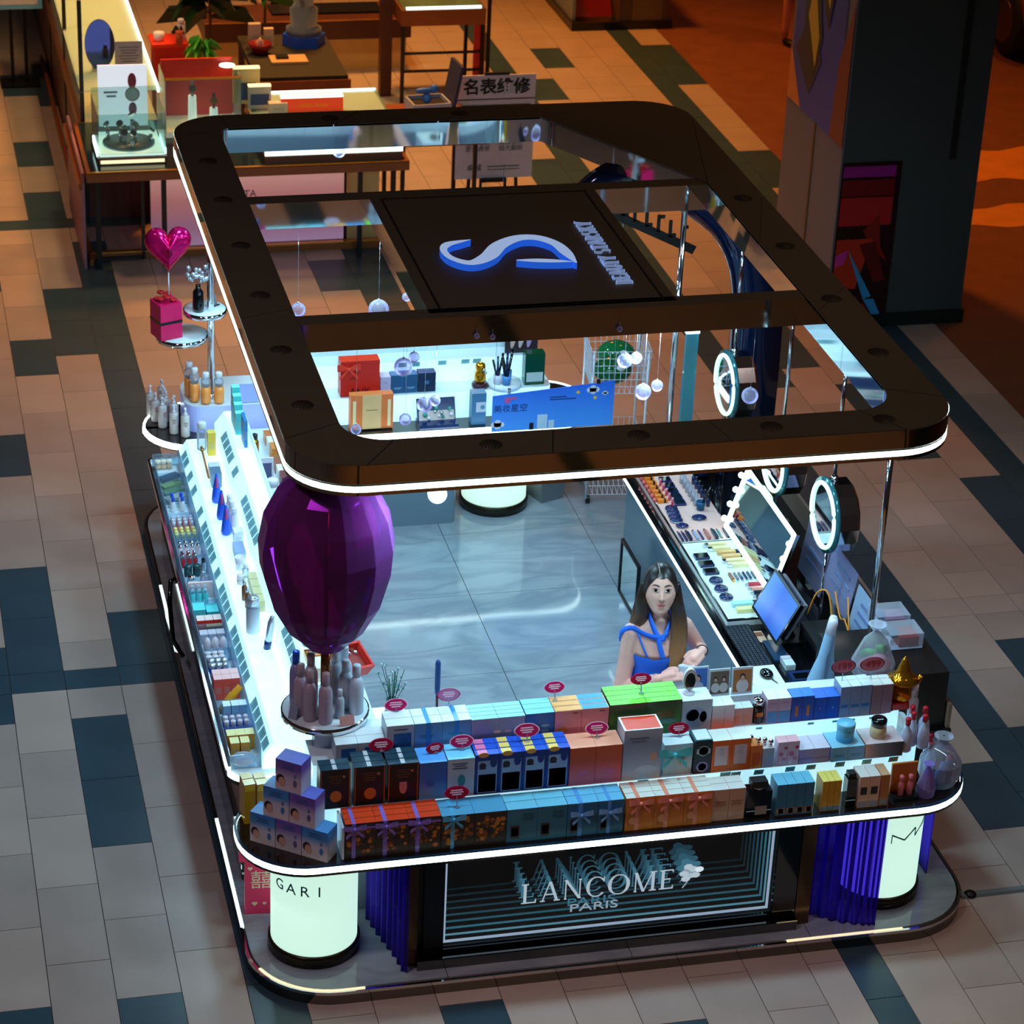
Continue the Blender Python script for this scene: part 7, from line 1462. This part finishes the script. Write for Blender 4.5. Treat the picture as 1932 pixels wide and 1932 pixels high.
t = thing('sign_block', 'red acrylic sign with gold script standing in the low showcase', 'sign', (2.68, 6.52, .960)); MB().box(0, 0, 0, .47, .05, .105).build('block', M('lit red acrylic', (240, 70, 30), .3, emit=.35, ecol=(250, 70, 30), var=0), t); MB().box(0, 0, .105, .47, .05, .014).build('lit_top', COOL, t)
text('coffee bean', .05, GOLDL, t, (0, -.027, .05), (1, 0, 0), (0, 0, 1), .001, shear=.3)
for i, (x, y, c) in enumerate(((2.22, 6.75, (240, 220, 150)), (2.30, 6.62, (236, 226, 200)))):
    t = thing('picture_block', '%s picture block with blue car print beside the red sign' % ('rear tall', 'front')[i], 'sign', (x, y, .960 if i else .960)); h = .27 - .10 * i; MB().box(0, 0, 0, .20 - .03 * i, .05, h).build('block', CM(c), t); MB().box(0, -.026, .03, .14, .002, h * .5).build('print', CM((60, 90, 140)), t); MB().box(0, 0, h, .20 - .03 * i, .05, .012).build('lit_top', WARM, t)
sbox(2.42, 6.50, .960, .14, .07, .08, (246, 226, 200), 'cream watch box with pink edge beside the red sign', top=(250, 236, 220))
# gift box with blue toy
t = thing('gift_box', 'open white box lined in black with a blue toy inside', 'gift box', (3.62, 6.75, .777), .1); m = MB(); m.box(0, -.12, 0, .30, .012, .16); m.box(0, .12, 0, .30, .012, .16); m.box(-.144, 0, 0, .012, .25, .16); m.box(.144, 0, 0, .012, .25, .16); m.build('case', CM((200, 200, 216)), t); MB().box(0, 0, .0, .28, .23, .13).build('lining', BLACK, t)
MB().obox((.20, 0, .28), (.012, 0, 0), (0, .13, 0), (.03, 0, .16)).build('lid', CM((60, 62, 90)), t); m = MB(); m.ball((-.04, -.02, .24), .05, 14, 0, 1.5, .5, .45); m.ball((.04, -.02, .25), .035, 12); m.build('toy_body', M('toy blue', (70, 130, 226), .4), t); MB().ball((-.02, -.03, .18), .04, 12).build('toy_base', MATS['toy blue'], t)
MB().box(3.64, 6.75, .70, .62, .8, .076).build('shop_side_table_top', WOOD).name = 'shop_side_table'; o = bpy.data.objects['shop_side_table']; tag(o, 'small brown side table under the open white gift box', 'table')
for a in (-1, 1):
    for b in (-1, 1): MB().box(3.64 + a * .28, 6.75 + b * .36, 0, .03, .03, .70).build('leg', BLACK, o)
# notices and mirror on the showcase
t = thing('table_mirror', 'oval dark blue table mirror on the left showcase', 'mirror', (1.20, 7.5, 1.014)); pts = [(.115 * math.cos(a), .20 + .195 * math.sin(a)) for a in [2 * PI * k / 32 for k in range(32)]]
m = MB(); m.add([(a, -.01, b) for a, b in pts] + [(a, .01, b) for a, b in pts], [tuple(range(32)), tuple(reversed(range(32, 64)))] + [(32 + i, 32 + (i + 1) % 32, (i + 1) % 32, i) for i in range(32)]); m.build('glass', M('blue mirror', (60, 80, 150), .06, 1), t); MB().box(0, .03, 0, .12, .1, .012).build('foot', SILV, t)
t = thing('notice_card', 'grey printed notice standing beside the oval mirror', 'sign', (1.40, 7.3, 1.012)); MB().box(0, 0, 0, .21, .008, .28).build('card', CM((170, 164, 160)), t); m = MB()
for k in range(8): m.box(0, -.005, .23 - .022 * k, .15 - .02 * (k % 3), .002, .008)
for k in range(3): m.box(-.05 + .05 * k, -.005, .05, .022, .002, .02)
m.build('printed_lines', CM((110, 106, 104)), t)
for i, (x, y, c) in enumerate(((1.27, 7.15, (226, 180, 130)), (1.33, 7.12, (150, 60, 40)))): vial(x, y, 1.012, .022, .09, CM(c), GOLD, '%s small jar before the oval mirror' % ('tan', 'brown')[i], 'jar', name='jar')
for i in range(5): sbox(1.35 + .05 * (i % 2), 8.0 + .4 * i, .716, .09, .09, .07, ((240, 120, 110), (240, 240, 230), (236, 170, 150), (246, 246, 240), (226, 90, 90))[i], '%s watch box inside left showcase' % ('coral', 'ivory', 'peach', 'white', 'red')[i], 'box', 'boxes inside left showcase')
# red cabinet, plants
t = thing('cabinet', 'small bright red cabinet with pots on top', 'cabinet', (1.88, 8.9, 0)); MB().box(0, 0, 0, .26, .26, .78).build('body', CM((226, 50, 30)), t); MB().box(0, 0, .78, .30, .30, .03).build('top', CM((240, 60, 36)), t); MB().box(0, -.132, .5, .2, .004, .2).build('door', CM((200, 40, 24)), t)
vial(1.98, 8.85, .812, .038, .18, CM((226, 206, 226)), CM((236, 220, 236)), 'lilac pump bottle on red cabinet'); t = thing('pot', 'white round pot on red cabinet', 'pot', (1.80, 8.86, .812)); MB().lathe([(.035, 0), (.045, .03), (.045, .07), (.038, .07), (0, .05)], 18).build('body', PEARL, t)
PG = M('leaf green', (40, 110, 36), .5, var=.25); PGD = M('dark leaf green', (20, 50, 22), .5, var=.25); PGB = M('bright leaf', (70, 170, 60), .5, var=.2)
def plant(loc, n, r, h, mat, label, name, pot=None, potc=None, trunk=True):
    t = thing(name, label, 'plant', loc); rs = random.Random(int(loc[0] * 100)); z0 = 0
    if pot: MB().lathe([(pot * .75, 0), (pot, .13), (pot * .9, .13), (pot * .7, .02), (0, .10)], 22).build('pot', potc, t); z0 = .11
    if trunk:
        m = MB(); m.tube([(0, 0, z0), (.02, 0, h * .5), (0, .01, h)], [.016, .012, .008], 8); m.build('trunk', M('trunk', (90, 64, 40), .7), t)
    for k in range(n):
        a = k * 2.4; z = z0 + (h - z0) * (.45 + .55 * rs.random()); L = r * (.6 + .5 * rs.random()); d = Vector((math.cos(a), math.sin(a), .25)); s = Vector((-math.sin(a), math.cos(a), 0)) * L * .13
        b = Vector((0, 0, z)); m = MB(); m.add([b, b + d * L * .4 + s + Vector((0, 0, .05)), b + d * L * .75 + s * .8 + Vector((0, 0, .0)), b + d * L + Vector((0, 0, -.12 * L / .3)), b + d * L * .75 - s * .8, b + d * L * .4 - s + Vector((0, 0, .05))], [(0, 1, 2, 3), (0, 3, 4, 5)], 0, True); m.build('leaf', mat, t)
plant((1.95, 8.72, .812), 10, .07, .10, PGD, 'tiny succulent in terracotta pot on red cabinet', 'succulent', .035, CM((196, 90, 50)), False)
plant((2.26, 9.3, 0), 46, .42, 1.7, PGD, 'tall dark palm standing behind the red cabinet', 'palm', .16, CM((60, 50, 44)))
plant((2.02, 7.75, .777), 26, .17, .34, PGB, 'bright green leafy plant in white pot on table', 'potted_plant', .07, PEARL)
plant((2.82, 9.95, 0), 30, .36, 1.45, PG, 'green palm with lighter leaves behind the shop table', 'palm', .15, CM((80, 66, 50)))
MB().box(2.0, 7.75, 0, .3, .3, .777).build('plant_block', CM((200, 46, 26))).name = 'plant_stand'; tag(bpy.data.objects['plant_stand'], 'red block stand carrying the white potted plant', 'stand')
# rear table with cloth and things
t = thing('rear_table', 'dark cloth covered table in the middle of the watch shop', 'table', (2.85, 8.55, 0)); MB().box(0, 0, .70, .74, 1.15, .05).build('cloth_top', M('dark cloth', (46, 40, 28), .8), t); MB().box(0, -.58, .60, .78, .03, .12).build('front_rail', WOOD, t)
for a in (-1, 1):
    for b in (-1, 1): MB().box(a * .34, b * .54, 0, .05, .05, .70).build('leg', WOODD, t)
t = thing('paper_tray', 'pale paper tray with black pen on rear table', 'tray', (2.80, 8.40, .752)); MB().box(0, 0, 0, .30, .20, .02).build('sheet', CM((220, 176, 120)), t); MB().box(-.05, .02, .02, .10, .08, .02).build('black_wallet', BLACK, t)
t = thing('fish_bowl', 'decorated clear jar tower on bright blue hexagonal base', 'ornament', (3.0, 8.85, .752)); MB().lathe([(.18, 0), (.18, .09)], 6, (0, 0, 0), 0, False).build('base', CM((30, 80, 206)), t); MB().lathe([(.15, .09), (.15, .14), (.11, .16), (.12, .30), (.08, .33), (.09, .46), (0, .5)], 16).build('glass_body', GLASS('grey glass', (170, 180, 200), .05, .35), t)
rs = random.Random(3)
for k in range(26): MB().ball((rs.uniform(-.08, .08), rs.uniform(-.08, .08), .14 + .3 * rs.random()), .02, 8).build('pebble', (BLACK, SILV, CM((150, 130, 130)))[k % 3], t)
sbox(2.58, 8.80, .752, .10, .06, .20, (200, 180, 160), 'framed card with blue house print on rear table'); sbox(2.70, 8.82, .752, .08, .05, .15, (226, 196, 160), 'pale card box on rear table')
t = thing('bowl', 'dark red bowl with small bottles on rear table', 'bowl', (2.60, 8.62, .752)); MB().lathe([(.05, 0), (.09, .05), (.10, .09), (.09, .09), (0, .02)], 18).build('shell', CM((120, 24, 20), .25), t); MB().lathe([(.02, .02), (.02, .10), (.01, .13)], 10).build('small_bottle', CM((200, 170, 170)), t)
# rear counter and cabinets
t = thing('rear_counter', 'cream fronted counter with brown top at the back of watch shop', 'counter', (3.3, 10.7, 0)); MB().box(0, 0, 0, 1.8, .5, .30).build('front_board', PANEL, t); MB().box(0, -.02, .30, 1.86, .58, .17).build('top_rail', WOODD, t); MB().box(0, -.3, .465, 1.86, .02, .012).build('brass_edge', GOLDL, t)
MB().box(.2, .05, .47, 1.0, .3, .02).build('desk_mat', BLACK, t)
t = thing('person', 'seated person in blue shirt behind the rear counter, mostly out of frame', 'person', (3.1, 11.47, 0)); m = MB()
rings(m, [(0, 0, .45, .17, .13), (0, 0, .62, .17, .12), (0, -.02, .85, .19, .12), (0, -.02, .98, .17, .10), (0, 0, 1.03, .06, .06), (0, 0, 1.08, .05, .05)]); m.ball((0, -.02, 1.20), .09, 18, 0, .85, 1, 1.25)
for s in (-1, 1): taper(m, (s * .19, -.02, .95), (s * .24, -.12, .70), .06, .05); taper(m, (s * .24, -.12, .70), (s * .10, -.36, .56), .05, .035); m.ball((s * .08, -.40, .56), .045, 12); taper(m, (s * .08, 0, .47), (s * .1, -.38, .45), .08, .06); taper(m, (s * .1, -.38, .45), (s * .1, -.38, .08), .055, .04); taper(m, (s * .1, -.38, .05), (s * .1, -.5, .05), .04, .035)
m.build('body', SKIN, t); m = MB(); rings(m, [(0, 0, .48, .19, .15), (0, 0, .62, .185, .135), (0, -.02, .85, .205, .135), (0, -.02, .97, .185, .115), (0, 0, 1.02, .09, .08)])
for s in (-1, 1): taper(m, (s * .19, -.02, .94), (s * .24, -.12, .70), .075, .064)
m.build('shirt', CM((40, 120, 190)), t); MB().ball((0, .01, 1.23), .10, 16, 0, .9, 1, 1.2).build('hair', CM((24, 18, 18)), t)
t = thing('stool', 'dark round stool under the seated person', 'stool', (3.1, 11.50, 0)); MB().cyl(0, 0, .345, .38, .17, 20).build('seat', BLACK, t)
for k in range(3): a = k * 2.1; MB().rod((.13 * math.cos(a), .13 * math.sin(a), 0), (.08 * math.cos(a), .08 * math.sin(a), .35), .016, 8).build('leg', BLACK, t)
t = thing('display_cabinet', 'brown glass topped display cabinet on black legs beside the easel', 'cabinet', (4.30, 9.7, 0)); MB().box(0, 0, .72, .74, .7, .14).build('top_case', WOOD, t); MB().box(0, 0, .86, .70, .66, .01).build('cloth', CM((110, 120, 100)), t); MB().box(0, -.33, .862, .66, .02, .02).build('case_light', COOL, t); MB().box(0, 0, .98, .74, .7, .008).build('glass_top', GLS, t); MB().box(.1, 0, .87, .14, .12, .08).build('red_box', CM((120, 30, 20)), t)
for a in (-1, 1):
    for b in (-1, 1): MB().box(a * .35, b * .32, 0, .03, .03, .72).build('leg', BLACK, t)
for z in (.30, .46): MB().box(0, -.32, z, .70, .02, .02).build('cross_rail', BLACK, t)
MB().box(.33, -.30, .2, .10, .02, .5).build('red_scarf', CM((226, 50, 40)), t); MB().box(.40, -.34, 0, .03, .03, 1.8).build('upright', BLACK, t); MB().box(-.44, .0, 0, .10, .10, 1.6).build('post', WOODD, t)
# easel sign
t = thing('easel_sign', 'white easel sign for watch repair with black characters', 'sign', (4.24, 7.1, 0)); MB().box(0, 0, .80, .63, .012, .20).build('header_board', CM((232, 228, 240)), t); MB().box(0, 0, .15, .63, .012, .66).build('board', CM((232, 228, 240)), t)
text('名表维修', .135, BLACK, t, (.0, -.008, .90), (1, 0, 0), (0, 0, 1), .002, bold=.0035); MB().box(0, -.008, .54, .56, .004, .22).build('picture_print', GR('green photo', [(0, (20, 60, 20)), (.5, (30, 70, 30)), (1, (70, 40, 30))], 'X'), t)
text('更换电池     维修保养\n更换表带     抛光翻新', .05, M('grey ink', (90, 86, 96), .5), t, (0, -.008, .42), (1, 0, 0), (0, 0, 1), .001); text('卓越', .06, BLACK, t, (-.16, -.008, .24), (1, 0, 0), (0, 0, 1), .001); m = MB(); m.box(.08, -.008, .245, .26, .003, .008); m.box(.08, -.008, .22, .26, .003, .006); m.build('printed_lines', MATS['grey ink'], t)
MB().box(0, 0, 1.0, .2, .02, .02).build('clip', BLACK, t); m = MB(); m.bar((-.2, .02, 0), (-.14, .03, 1.0), .025); m.bar((.2, .02, 0), (.14, .03, 1.0), .025); m.bar((0, .45, 0), (0, .04, .95), .025); m.bar((-.1, -.02, .14), (.1, -.02, .14), .03); m.bar((-.1, 0, 0), (-.1, 0, .15), .02); m.bar((.1, 0, 0), (.1, 0, .15), .02); m.build('easel_frame', BLACK, t)
# poster stand far left
t = thing('poster_stand', 'pale blue framed poster on black floor stand at far left', 'sign', (.74, 10.35, 0)); MB().box(0, 0, 0, .34, .26, .015).build('base', BLACK, t)
for s in (-1, 1): MB().box(s * .06, 0, .015, .03, .03, .72).build('leg', BLACK, t)
MB().obox((0, -.02, 1.0), (.21, 0, 0), (0, .10, .30), (0, .012, -.004)).build('frame', CM((110, 170, 226)), t); MB().obox((0, -.034, 1.0), (.17, 0, 0), (0, .085, .26), (0, .002, -.0007)).build('print', CM((206, 206, 226)), t)
t2 = text('BUY', .09, BLACK, t, (.09, -.075, .88), (.2, .3, 1), (-1, 0, .2), .001); MB().obox((-.02, -.07, .90), (.045, 0, 0), (0, .02, .07), (0, .002, -.0007)).build('shape_print', BLACK, t)
# ------------------------------------------------------------------ mural pier, kerb box, carpet lane
GREY = M('pier slate paint', (70, 78, 80), .6, var=.04, scale=1.); GREYL = M('pier side panel', (124, 118, 124), .6, var=.03, scale=1.)
pier = MB().box(6.53, 4.75, 0, 1.02, 1.22, 5.2).build('wall_pier', GREY); pier['kind'] = 'structure'
MB().box(6.015, 4.75, .16, .012, 1.2, 5.0).build('side_panel', GREYL, pier); MB().box(6.006, 4.72, .1, .006, .03, 1.25).build('brass_strip', M('bronze strip', (110, 84, 50), .4, .5), pier); MB().box(6.83, 4.135, 1.25, .045, .006, 3.9).build('groove', M('groove dark', (26, 28, 24), .7), pier); MB().box(6.53, 4.75, 0, 1.06, 1.26, .10).build('base_trim', M('base dark', (22, 34, 34), .4), pier)
def mural(face, polys, name):
    for k, (pts, c) in enumerate(polys):
        m = MB(); d = .004 + .0012 * k
        if face == 'L': m.add([(6.008 - d, a, b) for a, b in pts], [tuple(range(len(pts)))])
        else: m.add([(a, 4.14 - d, b) for a, b in pts], [tuple(range(len(pts)))])
        m.build(name, CM(c), pier)
mural('L', [([(5.3, 1.35), (4.3, 1.35), (4.3, 5.1), (5.3, 5.1)], (24, 60, 170)), ([(5.34, 1.35), (5.05, 1.35), (5.34, 1.75)], (226, 130, 50)), ([(4.42, 1.35), (4.15, 1.35), (4.15, 2.4), (4.36, 1.9)], (130, 40, 30)), ([(5.25, 1.75), (4.9, 1.5), (4.7, 1.8), (4.95, 2.1)], (10, 20, 60)),
            ([(5.1, 1.95), (4.85, 1.62), (4.72, 1.95), (4.9, 2.5), (5.12, 2.3)], (18, 18, 16)), ([(5.03, 2.05), (4.82, 1.72), (4.78, 1.95), (4.95, 2.35)], (206, 176, 40)), ([(4.95, 2.5), (4.62, 2.05), (4.5, 2.5), (4.7, 3.0), (4.95, 2.8)], (18, 18, 16)), ([(4.9, 2.55), (4.62, 2.2), (4.58, 2.5), (4.75, 2.85)], (214, 180, 44)), ([(4.85, 3.0), (4.5, 2.7), (4.4, 3.1), (4.6, 3.6)], (18, 18, 16)), ([(4.78, 3.05), (4.52, 2.85), (4.48, 3.15), (4.62, 3.4)], (206, 170, 50))], 'mural_shape')
mural('F', [([(6.02, .08), (6.46, .08), (6.46, 1.25), (6.02, 1.25)], (40, 16, 14)), ([(6.03, 1.14), (6.42, 1.14), (6.42, 1.22), (6.03, 1.22)], (170, 40, 150)), ([(6.03, 1.0), (6.42, 1.0), (6.42, 1.12), (6.03, 1.12)], (130, 24, 30)), ([(6.03, .78), (6.42, .78), (6.42, .99), (6.03, .99)], (196, 40, 44)), ([(6.22, .74), (6.33, .86), (6.36, .62), (6.42, .5), (6.3, .6)], (150, 36, 24)), ([(6.03, .68), (6.3, .68), (6.2, .3), (6.03, .32)], (200, 56, 30)), ([(6.2, .64), (6.32, .66), (6.42, .36), (6.34, .34)], (110, 20, 20)), ([(6.03, .56), (6.12, .6), (6.1, .5), (6.03, .47)], (226, 60, 170)), ([(6.12, .6), (6.15, .55), (6.33, .24), (6.27, .22)], (60, 160, 226)), ([(6.27, .22), (6.35, .22), (6.42, .08), (6.36, .08)], (60, 160, 226)), ([(6.05, .1), (6.22, .1), (6.22, .24), (6.05, .24)], (190, 50, 110)), ([(6.25, .1), (6.33, .1), (6.27, .2)], (180, 36, 30))], 'mural_shape')
t = thing('display_block', 'dark display block with red panel at top of aisle', 'display', (6.5, 12.0, 0)); MB().box(0, 0, 0, 1.0, 1.2, .08).build('plinth', M('plinth black', (24, 26, 24), .3), t); MB().box(.22, -.02, .08, .5, 1.1, .9).build('body', CM((96, 78, 50)), t); MB().obox((-.25, -.2, .35), (.2, 0, 0), (0, .2, .3), (0, .02, -.013)).build('red_panel', CM((130, 24, 26)), t); MB().box(-.47, -.1, .08, .03, .9, .8).build('glass_side', GLS, t); MB().box(.25, -.57, .08, .3, .02, .5).build('front_board', CM((120, 100, 60)), t)
t = thing('person', 'passer-by mostly out of frame with one bare leg and dark shoe on the carpet', 'person', (7.95, 10.8, 0), .3); m = MB()
for s, dx in ((-1, 0), (1, .16)): taper(m, (dx, .02 * s, .85), (dx, 0, .47), .075, .055); taper(m, (dx, 0, .47), (dx, .02, .08), .052, .032)
rings(m, [(.08, 0, .80, .15, .11), (.08, 0, .95, .16, .11), (.08, 0, 1.1, .13, .10), (.08, 0, 1.32, .17, .11), (.08, 0, 1.42, .06, .06), (.08, 0, 1.48, .05, .05)]); m.ball((.08, 0, 1.60), .095, 16, 0, .85, 1, 1.2)
for s in (-1, 1): taper(m, (.08 + s * .18, 0, 1.36), (.08 + s * .22, 0, 1.08), .045, .04); taper(m, (.08 + s * .22, 0, 1.08), (.08 + s * .22, -.05, .84), .038, .028); m.ball((.08 + s * .22, -.06, .78), .04, 10)
m.build('body', M('skin warm', (214, 130, 90), .5), t); m = MB(); rings(m, [(.08, 0, .62, .20, .15), (.08, 0, .95, .175, .125), (.08, 0, 1.1, .15, .115), (.08, 0, 1.36, .185, .12), (.08, 0, 1.43, .08, .07)]); m.build('clothes', CM((60, 40, 50)), t)
for dx in (0, .16): MB().ball((dx, -.05, .03), .045, 12, 0, .9, 2.2, .75).build('shoe', BLACK, t)
MB().ball((.08, .01, 1.63), .105, 16, 0, .9, 1, 1.15).build('hair', CM((20, 14, 12)), t)
t = thing('vehicle', 'dark parked vehicle with round wheel at far right edge', 'vehicle', (10.35, 10.3, 0)); MB().lathe([(.30, -.09), (.34, -.06), (.34, .06), (.30, .09)], 26, (-.35, -.02, .34), 0, True, (1, 0, 0)).build('tyre', M('tyre rubber', (24, 26, 22), .7), t); MB().lathe([(.20, -.10), (.22, -.095), (.22, .0)], 24, (-.35, -.02, .34), 0, True, (1, 0, 0)).build('wheel_rim', M('rim bronze', (90, 76, 44), .35, .6), t)
m = MB(); m.box(.35, .6, .45, 1.3, 2.2, .7); m.build('body', M('vehicle dark', (20, 28, 28), .3), t); MB().tube([(-.35, -.45 + .9 * k / 8, .34 + .40 * math.sin(PI * k / 8)) for k in range(9)], .05, 8).build('mudguard', M('guard brown', (110, 60, 34), .4), t)
for dy in (-.02, 1.3): MB().lathe([(.30, -.09), (.34, 0), (.30, .09)], 22, (1.0, dy, .34), 0, True, (1, 0, 0)).build('tyre', MATS['tyre rubber'], t)
MB().lathe([(.30, -.09), (.34, 0), (.30, .09)], 22, (-.35, 1.3, .34), 0, True, (1, 0, 0)).build('tyre', MATS['tyre rubber'], t)
# cable cover from the platform's right corner
t = thing('cable_cover', 'grey floor cable cover running right from platform corner', 'cable cover', (4.5, -2.6, 0)); t.location = (0, 0, 0); MB().add([(4.33, -2.64, 0), (6.5, -2.62, 0), (6.5, -2.57, 0), (4.33, -2.59, 0), (4.33, -2.63, .012), (6.5, -2.61, .012), (6.5, -2.58, .012), (4.33, -2.60, .012)], [(0, 3, 2, 1), (4, 5, 6, 7), (0, 1, 5, 4), (1, 2, 6, 5), (2, 3, 7, 6), (3, 0, 4, 7)]).build('ramp', M('cover grey', (110, 120, 124), .4), t); MB().lathe([(.03, 0), (.03, .012), (.02, .02), (0, .02)], 14, (4.38, -2.615, 0)).build('end_boss', BLACK, t)
